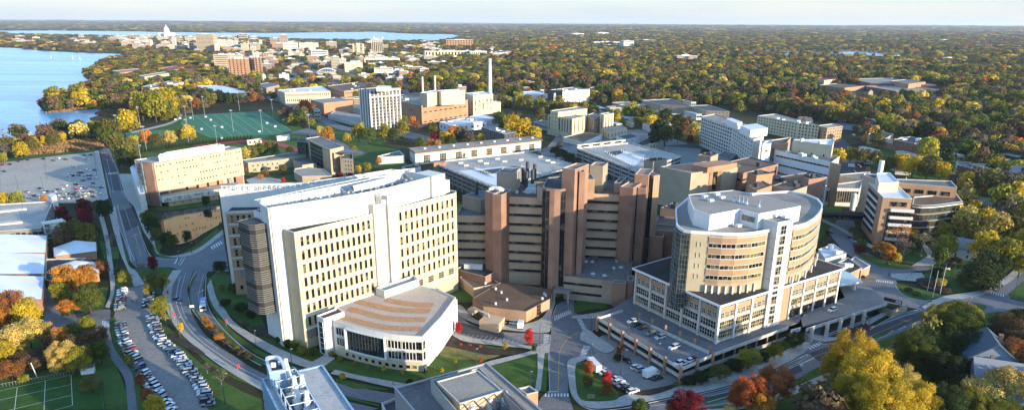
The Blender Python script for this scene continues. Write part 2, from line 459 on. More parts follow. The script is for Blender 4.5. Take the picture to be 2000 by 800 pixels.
b=MB();[b.poly(m,.3)for m in MARSH];struct(b,'marsh_water','lake_water')
sheet('reed_bed',[[(50,304),(56,288),(118,279),(172,271),(200,283),(205,291),(120,298)],sm([(88,221),(130,214),(180,209),(232,208),(226,215),(180,214),(140,217)],3,True),sm([(186,223),(200,217),(224,219),(224,225),(200,226)],3,True)],.18,'reed')
sheet('marsh',[[(1440,95),(1600,93),(1820,100),(1800,108),(1600,110),(1440,104)]],.06,'reed')
LAWNS=[
 [(1560,170),(1600,168),(1620,176),(1570,178)],[(1840,180),(1990,186),(1990,196),(1860,190)],[(1880,205),(1960,204),(1990,212),(1900,214)],
 [(0,314),(60,303),(190,292),(196,296),(60,309),(0,318)],
 [(243,300),(300,282),(400,268),(600,262),(600,330),(480,345),(430,330)],
 [(250,262),(330,240),(360,225),(560,215),(600,262),(430,275),(300,290),(250,310)],
 [(545,212),(590,214),(650,245),(760,275),(700,300),(640,262)],
 [(660,300),(720,275),(780,290),(800,330),(720,330)],
 [(0,600),(90,600),(90,640),(200,640),(205,660),(262,800),(0,800)],
 [(190,620),(216,640),(225,690),(258,735),(268,800),(340,800),(250,700),(225,620)],
 sm([(195,470),(208,480),(214,500),(204,505)],3,True),
 [(208,482),(232,482),(232,505),(214,505)],[(236,468),(242,467),(252,514),(245,516)],
 sm([(265,430),(271,430),(278,455),(274,458)],3,True),
 sm([(262,525),(300,523),(338,525),(335,540),(325,560),(330,575),(300,572),(288,556),(270,545)],4,True),
 [(220,526),(232,524),(250,545),(266,550),(262,560),(235,562),(226,600),(216,600)],
 [(200,560),(212,562),(203,600),(185,615),(130,620),(120,612),(145,585)],
 [(290,580),(302,598),(330,640),(370,690),(420,735),(475,765),(512,780),(512,800),(408,800),(340,700)],
 [(322,610),(332,615),(352,645),(380,680),(420,710),(470,738),(515,755),(510,760),(455,738),(400,705),(350,655)],
 sm([(305,500),(320,470),(330,440),(300,430),(285,440),(292,460)],3,True),
 sm([(306,492),(340,500),(380,480),(430,442),(437,450),(400,480),(365,500),(320,504)],3,True),
 [(300,405),(480,380),(480,395),(310,412)],
 [(408,545),(430,525),(480,560),(520,640),(600,660),(640,700),(830,725),(850,660),(990,680),(920,720),(850,760),(780,755),(640,722),(560,690),(480,640),(430,600)],
 sm([(405,545),(404,570),(412,600),(440,645),(500,690),(560,715),(585,720),(580,716),(500,680),(446,637),(420,600),(412,570),(412,545)],3,True),
 [(655,738),(700,748),(758,759),(756,761),(690,758),(655,745)],
 [(960,705),(1053,688),(1048,755),(1010,765),(955,730)],
 [(1065,690),(1072,690),(1070,720),(1066,765),(1054,764)],
 sm([(1035,640),(1066,632),(1062,648),(1038,650)],3,True),sm([(1024,672),(1044,670),(1040,678),(1024,680)],3,True),
 [(1120,592),(1140,584),(1186,590),(1186,602),(1150,604),(1122,612)],
 sm([(1125,712),(1138,704),(1160,720),(1206,765),(1200,780),(1150,782),(1130,775),(1125,750)],3,True),
 [(1310,760),(1320,745),(1400,720),(1570,650),(1572,668),(1480,712),(1400,738),(1330,757)],
 [(1345,800),(1430,790),(1530,755),(1600,715),(1680,680),(1780,640),(1850,640),(1900,625),(1990,600),(2000,800)],
 sm([(1380,783),(1425,772),(1427,776),(1382,789)],3,True),sm([(1688,665),(1740,645),(1727,656),(1700,668)],3,True),
 sm([(1748,555),(1780,560),(1830,573),(1840,580),(1800,585),(1765,575)],3,True),
 [(1800,535),(1850,528),(1920,550),(1907,566),(1860,573),(1830,565)],
 [(1668,492),(1700,500),(1740,510),(1790,524),(1760,526),(1720,522),(1690,508)],
 [(1740,500),(1790,480),(1850,520),(1900,500),(2000,470),(2000,500),(1935,557),(1850,530),(1800,520),(1760,512)],
 [(1838,577),(1920,568),(1840,586)],sm([(1865,600),(1890,593),(1925,596),(1920,606),(1880,608)],3,True),
 [(1970,575),(2000,550),(2000,590),(1975,582)],sm([(1900,625),(1935,610),(1965,612),(1925,640),(1890,660)],3,True),
 [(1590,380),(1640,380),(1645,420),(1600,470),(1590,460)],
 [(500,345),(590,342),(600,355),(520,365)],
 [(850,400),(940,400),(940,420),(850,430)],
 [(870,565),(945,560),(930,590),(880,592)],
 [(1680,240),(2000,280),(2000,400),(1850,370),(1700,330)],
 [(1120,205),(1440,235),(1440,275),(1130,240)],
]
sheet('lawn',LAWNS,.05,'grass')
sheet('dry_lawn',[sm([(858,680),(905,672),(960,684),(980,692),(950,702),(900,702),(862,695)],3,True)],.26,'grass_dry')
sheet('sports_field_grass',[[(0,756),(142,732),(178,728),(196,740),(205,800),(0,800)]],.30,'turf_field')
sheet('sports_turf',[[(358,226),(510,217),(570,255),(545,263),(412,270),(352,243)],[(244,260),(330,253),(337,262),(300,270),(250,278)]],.30,'turf')
def oval(cx,cy,a,b_,n=48):return[(cx+a*cos(2*pi*i/n),cy+b_*sin(2*pi*i/n))for i in range(n)]
o1=gp(oval(475,300,112,27));o2=gp(oval(475,301,97,21.5))
b=MB();n=len(o1);b.add([(x,y,.34)for x,y in o1+o2],[(i,(i+1)%n,n+(i+1)%n,n+i)for i in range(n)]);struct(b,'running_track','track_red')
sheet('mulch_bed',[[(862,655),(880,655),(900,668),(960,680),(1020,688),(1010,694),(950,694),(870,676)],sm([(330,660),(345,655),(400,690),(380,690)],3,True),sm([(1640,600),(1700,640),(1660,655),(1600,655)],2,True),
     sm([(1235,768),(1300,755),(1320,748),(1322,756),(1270,773)],3,True),sm([(1790,545),(1830,545),(1860,565),(1850,575),(1800,560)],3,True),sm([(490,640),(520,640),(545,665),(505,655)],3,True)],.40,'mulch')
PAVE=[
 band([(192,419),(205,470),(211,520),(216,570),(205,600)],[(200,416),(212,460),(219,505),(225,560),(214,602)]),
 band([(214,420),(225,462),(237,500),(246,520),(262,560)],[(225,400),(236,462),(250,516),(266,530),(283,556)]),
 [(185,296),(193,294),(212,388),(203,392)],
 band([(232,340),(246,385),(262,405),(272,430),(282,455),(300,480),(310,497),(350,503),(390,492),(436,458)],[(262,340),(280,400),(285,420),(296,445),(302,470),(306,490),(320,500),(350,498),(388,485),(436,448)]),
 band([(338,528),(322,555),(318,585),(332,620),(352,650),(400,692),(450,727),(515,765)],[(355,528),(337,560),(334,588),(346,622),(366,650),(408,684),(455,717),(518,750)]),
 band([(404,560),(412,590),(425,610),(452,640),(510,680),(560,705),(610,722)],[(412,545),(424,585),(438,603),(462,633),(520,668),(575,694),(625,712)]),
 [(600,712),(640,690),(655,700),(625,722)],
 band([(645,730),(700,742),(760,756),(835,768),(850,772)],[(655,722),(700,733),(760,744),(835,757),(850,760)]),
 [(905,722),(958,705),(1030,688),(1050,680),(1050,690),(1020,698),(960,714),(920,724)],
 [(1050,672),(1075,672),(1072,690),(1064,690),(1056,762),(1044,768),(1050,730)],
 sm([(870,640),(900,665),(960,674),(1020,680),(1050,684),(1052,678),(1000,672),(930,662),(890,650),(880,630),(868,625)],3,True),
 sm([(880,600),(910,625),(960,640),(1020,648),(1068,650),(1075,640),(1078,612),(1085,590),(1078,590),(1060,620),(1030,632),(990,635),(930,625),(905,600),(890,595)],3,True),
 sm([(1117,700),(1108,710),(1110,740),(1118,775),(1150,797),(1210,795),(1300,778),(1390,762),(1480,735),(1570,690),(1572,668),(1480,710),(1400,735),(1320,756),(1220,772),(1200,782),(1150,784),(1130,775),(1124,740),(1126,712),(1150,700),(1150,696)],3,True),
 sm([(1120,618),(1170,610),(1210,600),(1215,608),(1165,622),(1122,622)],3,True),
 sm([(1135,650),(1150,645),(1170,660),(1200,680),(1180,690),(1150,672),(1134,664)],3,True),
 band([(1580,660),(1610,668),(1660,655),(1720,622),(1745,610)],[(1570,650),(1600,655),(1640,655),(1690,630),(1730,605)]),
 band([(1325,800),(1440,795),(1530,765),(1600,735),(1640,722)],[(1345,800),(1430,802),(1535,777),(1600,748),(1640,735)]),
 sm([(1930,650),(1935,630),(1950,616),(1970,612),(1985,620),(1960,625),(1948,640),(1944,655)],4,True),
 band([(1800,600),(1840,580),(1900,570),(1930,560),(1965,540),(2000,510)],[(1806,606),(1850,590),(1905,580),(1940,568),(1975,548),(2000,524)]),
 [(1780,520),(1818,520),(1840,512),(1800,470),(1793,470),(1812,500)],
 band([(1600,430),(1640,450),(1700,485),(1760,510)],[(1606,428),(1645,446),(1705,480),(1765,505)]),
 [(835,525),(880,535),(935,560),(930,564),(875,540),(835,530)],
 [(480,352),(500,345),(560,352),(520,370),(490,362)],[(1740,535),(1800,533),(1812,552),(1760,548),(1740,542)],
 band([(255,258),(320,243),(345,232),(352,222)],[(258,261),(324,246),(351,234),(358,222)],3),
 sm([(0,340),(60,318)],2)+[(60,316),(0,338)],
]
sheet('pavement',PAVE,.28,'pave')
ROADS=[
 band([(195,291),(205,335),(215,378),(226,425),(240,465),(250,498),(256,512)],[(213,290),(232,335),(248,382),(264,430),(277,465),(288,497),(300,510)]),
 [(250,505),(295,500),(345,504),(400,478),(437,452),(470,470),(470,530),(405,530),(350,528),(335,522),(265,522)],
 band([(352,522),(337,560),(335,590),(347,622),(364,648),(400,682),(440,709),(480,732),(530,757),(600,785),(690,810)],[(380,524),(367,560),(368,592),(378,618),(398,650),(428,675),(465,700),(500,722),(560,748),(640,774),(740,797)]),
 band([(383,524),(371,560),(373,592),(390,618),(412,642),(440,664),(478,690),(525,716),(600,743),(670,771),(745,787),(850,805)],[(408,524),(397,560),(400,590),(408,603),(428,632),(455,660),(490,688),(530,708),(590,728),(660,748),(750,765),(850,780)]),
 [(1075,760),(1073,690),(1076,650),(1082,610),(1090,592),(1120,580),(1125,612),(1165,622),(1170,640),(1140,655),(1150,672),(1165,690),(1120,700),(1110,712),(1110,770),(1120,800),(1040,800),(1060,772)],
 band([(1115,806),(1190,806),(1300,782),(1400,764),(1500,732),(1600,674),(1660,668),(1740,622),(1800,604),(1850,590),(1930,567),(1965,552),(2000,524)],[(1200,830),(1300,812),(1400,802),(1500,778),(1600,742),(1700,706),(1780,678),(1840,658),(1880,640),(1900,618),(1950,600),(1970,585),(2020,545)]),
 [(1850,590),(1920,575),(1960,580),(2000,590),(2000,606),(1960,612),(1900,612),(1860,612)],
 [(1645,560),(1660,520),(1700,518),(1770,528),(1800,535),(1790,545),(1750,548),(1755,562),(1780,580),(1820,590),(1835,592),(1800,606),(1760,596),(1735,592),(1700,590),(1640,600)],
 band([(1605,420),(1612,440),(1630,470),(1660,500),(1700,520),(1780,530),(1850,520)],[(1668,432),(1672,450),(1680,480),(1700,497),(1740,512),(1800,520),(1850,512)]),
 sm([(1848,525),(1880,500),(1895,510),(1870,530)],3,True),
 [(87,560),(110,575),(120,618),(200,604),(216,604),(214,644),(190,640),(120,640),(95,650),(86,640)],
 [(1575,640),(1620,625),(1660,660),(1600,672),(1590,690),(1560,690)],
 band([(201,645),(212,692),(240,732),(247,765),(250,806)],[(214,644),(225,682),(257,727),(264,765),(269,806)]),
 band([(1200,150),(1400,168),(1600,190),(1800,225),(2010,262)],[(1200,147.5),(1400,165),(1600,186),(1800,219),(2010,254)],4),
 band([(1450,205),(1520,170),(1620,130)],[(1460,206),(1528,170),(1626,130)],3),band([(1000,128),(1200,134),(1450,142),(1700,142),(2010,160)],[(1000,126.5),(1200,132),(1450,140),(1700,139.5),(2010,157)],4),
 band([(1760,262),(1800,215),(1850,170),(1880,150)],[(1772,262),(1808,215),(1856,170),(1884,150)],3),
 band([(500,190),(545,200),(600,226),(660,252),(700,262)],[(515,185),(560,195),(612,218),(670,245),(705,252)]),
 band([(440,145),(480,170),(530,190)],[(455,142),(495,165),(545,186)],3),
 band([(560,262),(620,268),(660,290),(690,305)],[(600,250),(640,262),(680,285),(720,300)],3),
 band([(760,262),(840,282),(900,300)],[(780,252),(850,270),(930,285)],3),
 band([(920,190),(1040,200),(1180,222),(1360,250),(1480,260)],[(920,183),(1040,192),(1180,212),(1360,232),(1480,245)],4),
 band([(1630,252),(1700,262),(1800,312),(1900,350),(2010,390)],[(1635,240),(1710,250),(1810,295),(1910,332),(2010,362)],4),
 band([(1050,300),(1180,270),(1240,262)],[(1050,292),(1180,262),(1230,256)],3),
 band([(560,118),(640,140),(720,160),(800,175)],[(564,114),(650,134),(730,152),(810,168)],3),
 band([(400,120),(460,150),(500,180)],[(406,118),(468,147),(508,177)],3),
 band([(600,100),(700,125),(860,150)],[(604,97),(704,122),(864,146)],3),
]
sheet('road',ROADS,.10,'asphalt')
sheet('car_park',[[(0,318),(60,310),(190,296),(203,392),(150,396),(0,398)],[(1090,262),(1260,252),(1370,290),(1360,330),(1250,330),(1050,310)]],.07,'asphalt_pale')
sheet('car_park',[sm([(262,545),(250,560),(245,575),(228,600),(222,632),(235,680),(262,725),(300,770),(330,812),(420,812),(398,770),(375,725),(350,685),(325,645),(300,610),(286,580),(284,556),(272,545)],3,True),
                   sm([(880,625),(880,650),(905,660),(960,668),(1020,676),(1074,672),(1073,652),(1020,650),(960,645),(915,630),(895,612)],3,True),
                   [(1135,697),(1150,672),(1175,655),(1240,640),(1330,735),(1322,748),(1262,772),(1240,768),(1200,745),(1170,715)],
                   [(1090,262),(1260,252),(1370,290),(1360,330),(1250,330),(1050,310)],
                   [(1700,330),(1760,340),(1860,350),(1880,390),(1960,420),(2000,430),(2000,400),(1880,360),(1700,318)],
                   [(560,100),(900,100),(980,190),(820,250),(560,190)],[(260,80),(560,80),(620,130),(560,190),(430,120)]],.07,'asphalt_old')
sheet('highway',[[(1290,285),(1640,262),(1700,330),(1800,345),(1960,420),(2010,425),(2010,440),(1950,430),(1780,362),(1640,350),(1500,300)]],.09,'asphalt_dark')
sheet('fresh_asphalt',[band([(197,300),(208,340),(218,372)],[(213,300),(230,338),(243,372)],3),[(234,412),(258,405),(272,440),(246,452)],
      sm([(882,640),(900,630),(960,646),(982,648),(980,662),(930,660)],3,True),band([(1580,690),(1650,664),(1720,636),(1790,610),(1850,596)],[(1600,706),(1660,680),(1730,652),(1800,624),(1860,608)],3),
      band([(1300,788),(1400,771),(1480,748),(1560,712)],[(1304,798),(1402,781),(1486,758),(1568,724)],3)],.16,'asphalt_dark')
b=MB()
for pts in([(403,540),(401,575),(409,604),(428,633),(455,661),(490,689),(530,709),(590,729),(660,749)],
   [(381,530),(369,560),(370,592),(386,618),(410,645),(436,666),(474,693),(510,714)],
   [(336,560),(334,590),(346,622),(364,650),(400,684),(440,711),(480,734)],
   [(1111,712),(1112,745),(1122,778),(1152,799),(1210,798),(1300,780),(1390,764),(1480,738),(1570,694)],
   [(1074,765),(1072,700),(1075,655)],[(1076,640),(1080,615),(1088,595)],[(1600,672),(1660,665),(1740,620),(1800,603)],
   [(1300,806),(1420,798),(1520,771),(1600,741),(1640,727)],[(1430,772),(1380,786)],[(1690,668),(1728,656),(1744,645)],
   [(203,291),(204,300)],[(257,512),(248,480),(236,452),(226,425)],[(280,470),(292,497),(310,506),(350,506)],
   [(1748,556),(1764,576),(1800,587),(1840,583)],[(1135,656),(1150,646)],[(285,560),(288,582),(305,615)]):
 strip(b,pts,.3,.10,4,0,.13)
struct(b,'kerb','kerbstone')
b=MB()
def med(l,r):b.poly(gp(band(l,r,4)),.23)
med([(383,535),(368,562),(371,592),(384,615),(400,632)],[(385,535),(372,562),(374,592),(390,617),(404,634)])
med([(400,633),(432,656),(475,690),(512,714)],[(400,620),(440,650),(478,684),(518,706)])
med([(600,752),(670,776),(740,794)],[(600,747),(670,772),(740,790)])
struct(b,'median','grass')
b=MB()
def ln(pts,w=.15,z=.14,n=4):strip(b,pts,w,z,n)
ln([(352,540),(345,575),(347,600),(362,632),(384,658),(420,686),(470,718),(530,748)],.18)
ln([(363,532),(352,575),(355,600),(368,628),(392,655),(428,682)],.12)
ln([(398,535),(388,575),(394,600),(412,628),(440,655),(478,683)],.12)
ln([(207,300),(222,378)],.12,.18);ln([(222,300),(239,378)],.12,.18);ln([(200,298),(216,385)],.18);ln([(210,297),(245,385)],.15)
ln([(229,400),(246,465),(262,508)],.2);ln([(255,400),(280,470),(292,500)],.15);ln([(243,405),(258,450)],.12,.18)
ln([(248,468),(256,505)],.12);ln([(268,440),(284,490)],.12)
ln([(1120,806),(1300,789),(1400,770),(1500,740),(1600,684),(1715,634),(1820,601)],.15);ln([(1545,752),(1620,715)],.15);ln([(1300,800),(1400,790),(1500,765),(1600,728),(1700,692),(1780,665)],.18)
ln([(1520,730),(1600,694)],.3);ln([(1500,738),(1580,704),(1640,676)],.15)
ln([(1850,598),(1930,572),(1972,550),(2000,530)],.15);ln([(1768,648),(1815,630)],.15);ln([(1770,652),(1815,635)],.15)
dashes(b,(1768,647),(1830,628),8,1.0,.15,.6)
ln([(1070,765),(1089,764)],.4)
ln([(350,500),(341,515)],.6);ln([(362,502),(352,518)],.3);ln([(358,500),(348,516)],.3)
for k in range(13):ln([(900+k*9,659+k*.9),(908+k*8.8,652+k*.9)],.12,.17,1)
for q in([(1082,617),(1114,605),(1118,611),(1082,627)],):
 cross(b,q,9,.14)
cross(b,[(1126,622),(1140,648),(1148,647),(1135,621)],10,.14)
cross(b,[(1140,674),(1131,698),(1142,699),(1154,676)],9,.14)
cross(b,[(1062,652),(1061,678),(1071,679),(1074,653)],9,.14)
cross(b,[(1063,768),(1112,768),(1112,774),(1062,774)],8,.14)
cross(b,[(1575,678),(1601,667),(1608,671),(1582,683)],5,.15)
cross(b,[(1711,546),(1745,550),(1744,554),(1709,550)],8,.15)
cross(b,[(1930,568),(1962,575),(1962,580),(1928,573)],7,.15)
cross(b,[(211,338),(231,336),(231,339),(211,341)],7,.18)
cross(b,[(199,626),(213,626),(214,638),(200,638)],5,.16)
cross(b,[(1152,660),(1170,675),(1174,672),(1157,658)],8,.17)
cross(b,[(410,482),(432,470),(436,475),(414,488)],5,.15)
def arrow(x,y,s=1.6):
 p=Vector(P(x,y));q=Vector(P(x+6,y-3));d=(q-p).normalized();n=Vector((-d.y,d.x))
 b.quad((*(p-d*2*s+n*.12),.17),(*(p-d*2*s-n*.12),.17),(*(p+d*s-n*.12),.17),(*(p+d*s+n*.12),.17))
 b.add([(*(p+d*2*s),.17),(*(p+d*s+n*.5),.17),(*(p+d*s-n*.5),.17)],[(0,1,2)])
for x,y in((1560,716),(1535,730),(1790,630),(1762,640),(390,570),(1700,640),(1570,696),(420,478),(262,460)):arrow(x,y)
struct(b,'road_markings','paint_white')
b=MB()
strip(b,[(1090,766),(1092,700),(1096,680),(1108,662),(1130,648)],.22,.15)
strip(b,[(262,455),(276,500)],.3,.15);strip(b,[(1500,735),(1580,700),(1660,672),(1715,650),(1780,622)],.15,.18)
strip(b,[(1076,646),(1083,616),(1086,602)],.18,.32);strip(b,[(1136,622),(1120,618),(1112,606),(1108,596)],.18,.33)
strip(b,[(1134,664),(1134,655),(1142,649)],.18,.33);strip(b,[(1683,552),(1705,549)],.3,.32);strip(b,[(1688,543),(1710,541)],.3,.32)
struct(b,'yellow_line','paint_yellow')
b=MB()
W=[(0,758),(142,733)]
for pts in([(-5,765),(139,733)],[(-5,783),(140,751)],[(0,806),(141,772)],[(34,757),(28,810)],[(89,744),(86,810)],[(139,733),(142,792)],[(105,802),(142,792)]):
 strip(b,pts,.16,.34,1)
for k in range(1,8):
 a=lerp((362,226),(508,218),k/8);c=lerp((412,269),(566,257),k/8+.02);strip(b,[a,c],.25,.34,1)
strip(b,[(358,227),(509,218),(568,255),(412,269),(354,242)],.3,.35,1)
struct(b,'field_markings','field_line')
sheet('pond',[sm([(318,418),(352,410),(400,402),(450,396),(470,410),(440,432),(400,455),(370,472),(330,478),(316,455)],4,True)],.30,'pond_water')
# ================================================================ THE NEAR BUILDINGS
def rotp(O,A,u,v):return(O[0]+u*cos(A)-v*sin(A),O[1]+u*sin(A)+v*cos(A))
def research_tower():
 A=radians(48.5);O=(-79.8,239.5);q=lambda u,v:rotp(O,A,u,v)
 B=Bld('research_tower','tall white research tower with cream window-grid front and dark slatted corner',q(30,10),'tower')
 H1=47.3
 L=[q(0,0),q(35.5,0),q(35.5,6),q(0,9)]
 R=[q(47.2,0),q(83.5,1.2),q(86,4),q(84.5,10),q(47.2,5)]
 B.mass(L,0,H1,'cream_masonry','roof_dark',.5,'white_panel');B.mass(R,0,H1,'cream_masonry','roof_dark',.5,'white_panel')
 front=[q(-4.6,8.4),q(3,6.9),q(10,5.7),q(20,3.7),q(30,2.4),q(38,1.9),q(46,2.0),q(56,2.9),q(66,4.1),q(73,5.2)]
 back=[q(73,24),q(50,21),q(25,21),q(0,22),q(-3.6,16)]
 core=front+back
 w=MB();w.prism(core,0,51,0,top=False);w.ring(core,.5,51,56,0);B.part(w,'wall','white_panel');w=MB();w.poly(inset(core,.3),51.2,0);B.part(w,'roof','roof_grey')
 w=MB();w.prism([q(71,3.4),q(79.6,4.2),q(79.6,15),q(71,15)],40,56.4,0);w.prism([q(79.6,5.5),q(84,6),q(84,14),q(79.6,14)],40,52.5,0);B.part(w,'stair_head','white_panel')
 w=MB();w.prism([q(-2.9,11.6),q(-4.2,8.2),q(-3.8,8.1),q(-2.5,11.5)],0,56.1,0);B.part(w,'joint','concrete_dark')
 B.mass([q(-3.2,11.5),q(-2.5,23.3),q(8,23),q(4,11)],0,52,'white_panel','roof_dark',.4,'white_panel',nm='shoulder')
 w=MB();w.prism([q(35.5,-1),q(40.2,-1.6),q(40.2,6),q(35.5,6)],0,51,0);w.prism([q(42.2,-1.6),q(47.2,-1),q(47.2,6),q(42.2,6)],0,53.5,0);w.prism([q(40.2,-.3),q(42.2,-.3),q(42.2,6),q(40.2,6)],0,52,0)
 B.part(w,'stair_column','white_panel')
 for k in range(1,9):
  for(u0,u1,v)in((35.5,40.2,-1.65),(42.2,47.2,-1.65)):w=MB();w.bar((*q(u0,v+.3),k*5.6),(*q(u1,v),k*5.6),.08,.12);B.part(w,'joint','concrete')
 w=MB();w.prism([q(40.4,-.45),q(42.0,-.45),q(42.0,-.28),q(40.4,-.28)],8,50,0);B.part(w,'reveal','concrete')
 w=MB()
 for k in range(8):
  a=k/7*pi/2;w.box((*q(39.6,2.2-1.6*cos(a)),51.6+3.2*sin(a)),(2.2,.9,.5),A,0)
 w.box((*q(39.6,2.8),53.2),(2.2,1.6,3.6),A);B.part(w,'exhaust_hood','steel')
 fl=5.35
 B.fac(q(0,0),q(35.5,0),4.0,8,fl,13,1.35,3.7,1,1,'cream','glass',1.6,1.0,.08,.10,False)
 B.fac(q(47.2,0),q(83.5,1.2),4.0+2*fl,6,fl,11,1.35,3.7,1,1,'cream','glass',1.0,1.4,.08,.10,False)
 B.fac(q(47.2,0),q(83.5,1.2),4.0+fl,1,fl,5,3.2,3.0,4,3,'white_panel','glass_warm',2.5,1.4,.09,.2)
 w=MB()
 for zz in[2.9+fl*k for k in range(1,9)]:
  w.bar((*q(.2,-.04),zz),(*q(35.3,-.04),zz),.1,.9);w.bar((*q(47.4,-.04),zz),(*q(83.3,1.14),zz),.1,.9)
 B.part(w,'floor_band','white_panel')
 w=MB();w.prism([q(.6,-.12),q(4.6,-.12),q(4.6,.1),q(.6,.1)],8.4-4,11.6-4,0);B.part(w,'louvre_panel','concrete_dark')
 lp=[q(-10,21.4),q(-10,13.6),q(-8.6,11.8),q(-3.2,11.4),q(-3,22)]
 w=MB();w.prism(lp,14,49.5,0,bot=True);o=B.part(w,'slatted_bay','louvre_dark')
 w=MB()
 z=14.4;k=0
 while z<49.6:
  off=.16 if(k//3)%2 else.3
  ring=[tuple(x)for x in inset(lp,-off)];
  if k%9 not in(4,5):w.ring(ring,.08,z,z+.09,0)
  z+=.8;k+=1
 sl=w.build('slats',['concrete'],None);sl.parent=o
 sl.data.transform(Matrix.Translation(Vector([-c for c in B.c])))
 for k in range(22):
  u=2+k*3.1;v=9+2*sin(k*1.3)
  me=MB();me.box((0,0,1.2),(1.6,1.2,2.4));me.cyl((.1,0),.45,2.4,3.6,8);me.bar((-.6,0,1),(-.6,4,1),.5)
  o=me.mesh('unit',['white_metal'])if k==0 else o
  x,y=q(u,v+2);link(o,'rooftop_unit',B.root,(x-B.c[0],y-B.c[1],51.2),A+.1*(k%3))
 w=MB()
 for k in range(24):
  u=-2+k*3.2;v=20.5
  w.bar((*q(u,v),51.2),(*q(u,v),56.6),.14);w.bar((*q(u,v-.2),56.5),(*q(u+.3,v-6),54.2),.12)
 w.bar((*q(-3,20.5),56.6),(*q(73,23),56.6),.22);w.bar((*q(-3,20.5),54.6),(*q(73,23),54.6),.15)
 B.part(w,'roof_frame','white_metal')
 w=MB();pts=[(*q(36,13),55.4),(*q(45,12),55.8),(*q(54,14),55.6),(*q(60,16),55.2)];w.tube(pts,[1.3,1.5,1.4,1.2],10);B.part(w,'exhaust_duct','white_metal')
 B.finish()
 D=Bld('auditorium_wing','low cream wing with brown-striped gravel roof and curved glass front',q(28,-22),'building')
 z=14.0
 fr=[P(650,625,z)]+[P(x,y,z)for x,y in sm([(650,625),(705,640),(765,652),(825,657)],4)][1:]
 poly=fr+[P(862,618,z),P(890,580,z),P(863,568,z),P(845,562,z),q(50,-.6),q(14,-.6)]
 D.mass(poly,0,z,'white_panel','roof_pink',.6,'white_panel')
 g=[P(833,722,0),P(640,690,0)]
 fl_,fr_=fr[0],fr[-1]
 w=MB()
 s0=sm([(655,626),(705,640),(765,652),(822,656)],5)
 base=[(P(*p,z)[0],P(*p,z)[1])for p in s0]
 def outw(p,d=.15):return(p[0]-d*.5,p[1]-d)
 w=MB()
 nn=len(base)
 ob=[outw(p,.35)for p in base]
 w.add([(x,y,0)for x,y in ob]+[(x,y,3.6)for x,y in ob],[(i,i+1,nn+i+1,nn+i)for i in range(nn-1)]);w.add([(x,y,3.6)for x,y in ob]+[(x,y,3.6)for x,y in base],[(i,i+1,nn+i+1,nn+i)for i in range(nn-1)])
 D.part(w,'plinth','cream')
 a,c=ob[0],ob[-1]
 for k in range(11):
  t=.16+.074*k;i=int(t*(nn-1));f=t*(nn-1)-i;p=lerp(ob[i],ob[min(i+1,nn-1)],f);e=(Vector(ob[min(i+1,nn-1)])-Vector(ob[i])).normalized()
  D.win(win_mesh(1.7,1.5,1,1,'cream','glass',.1,.2),p[0]+e.y*.03,p[1]-e.x*.03,1.0,atan2(e.y,e.x))
 def seg(t0,t1,z0,z1,nx,ny,gl,ft=.12,fr_='white_panel'):
  i0=int(t0*(nn-1));p=lerp(base[i0],base[min(i0+1,nn-1)],t0*(nn-1)-i0);i1=min(int(t1*(nn-1)),nn-2);r=lerp(base[i1],base[i1+1],t1*(nn-1)-i1)
  e=Vector(r)-Vector(p);L=e.length;e.normalize();m_=lerp(p,r,.5)
  D.win(win_mesh(L,z1-z0,nx,ny,fr_,gl,ft,.3),m_[0]+e.y*.35,m_[1]-e.x*.35,z0,atan2(e.y,e.x))
 for z0 in(4.6,8.8):seg(.02,.14,z0,z0+3.2,3,1,'glass')
 n3=6
 for k in range(n3):seg(.17+.42*k/n3,.17+.42*(k+1)/n3,4.1,12.2,2,4,'glass_green',.06,'dark_metal')
 for(t0,t1)in((.62,.765),(.77,.92)):
  for z0 in(4.4,8.6):seg(t0,t1,z0,z0+3.3,4,1,'glass',.18)
 pts=[]
 w=MB()
 def at(t):
  i=min(int(t*(nn-1)),nn-2);p=lerp(base[i],base[i+1],t*(nn-1)-i);return(p[0]-.3,p[1]-.6)
 for t in(.165,.6):w.bar((*at(t),3.9),(*at(t),12.5),.7,.9)
 for zz in(3.9,12.4):
  for k in range(8):w.bar((*at(.165+.435*k/8),zz),(*at(.165+.435*(k+1)/8),zz),.9,.5)
 D.part(w,'glass_surround','white_bright')
 ca,cb=fr_,P(890,580,z)
 e=(Vector(cb)-Vector(ca)).normalized()
 for z0 in(4.6,8.8):
  p=lerp(ca,cb,.05);D.win(win_mesh(3.2,3,2,2,'dark_metal','glass',.1,.12),p[0]+e.y*.05,p[1]-e.x*.05,z0,atan2(e.y,e.x))
  e2=(Vector(fr[-1])-Vector(fr[-3])).normalized();p=(ca[0]-e2.x*1.6,ca[1]-e2.y*1.6)
  D.win(win_mesh(2.6,3,2,2,'dark_metal','glass',.1,.12),p[0]+e2.y*.05,p[1]-e2.x*.05,z0,atan2(e2.y,e2.x))
 for t,zz in((.3,8),(.3,3.6),(.62,9),(.62,4),(.85,8.6),(.85,3.5)):
  p=lerp(ca,cb,t);D.win(win_mesh(.9,2.8,1,1,'cream','glass_warm',.1,.12),p[0]+e.y*.05,p[1]-e.x*.05,zz,atan2(e.y,e.x))
 p=lerp(ca,cb,.02);w=MB();w.box((ca[0]+.7,ca[1]-.4,1.4),(2.2,.5,2.8),atan2(e.y,e.x));D.part(w,'door','glass')
 for x0,y0,x1,y1,bow in((758,581,848,592,2),(699,583,842,603,6),(686,598,834,620,7),(672,614,826,638,7)):
  l=sm([(x0,y0),((x0+x1)/2,(y0+y1)/2+bow),(x1,y1-1)],6);r=sm([(x0-9,y0+7),((x0+x1)/2-5,(y0+y1)/2+bow+9),(x1-5,y1+8)],6)
  w=MB();w.poly([P(x,y,z-.5)for x,y in l+r[::-1]],z-.5);D.part(w,'planted_strip','strip_orange')
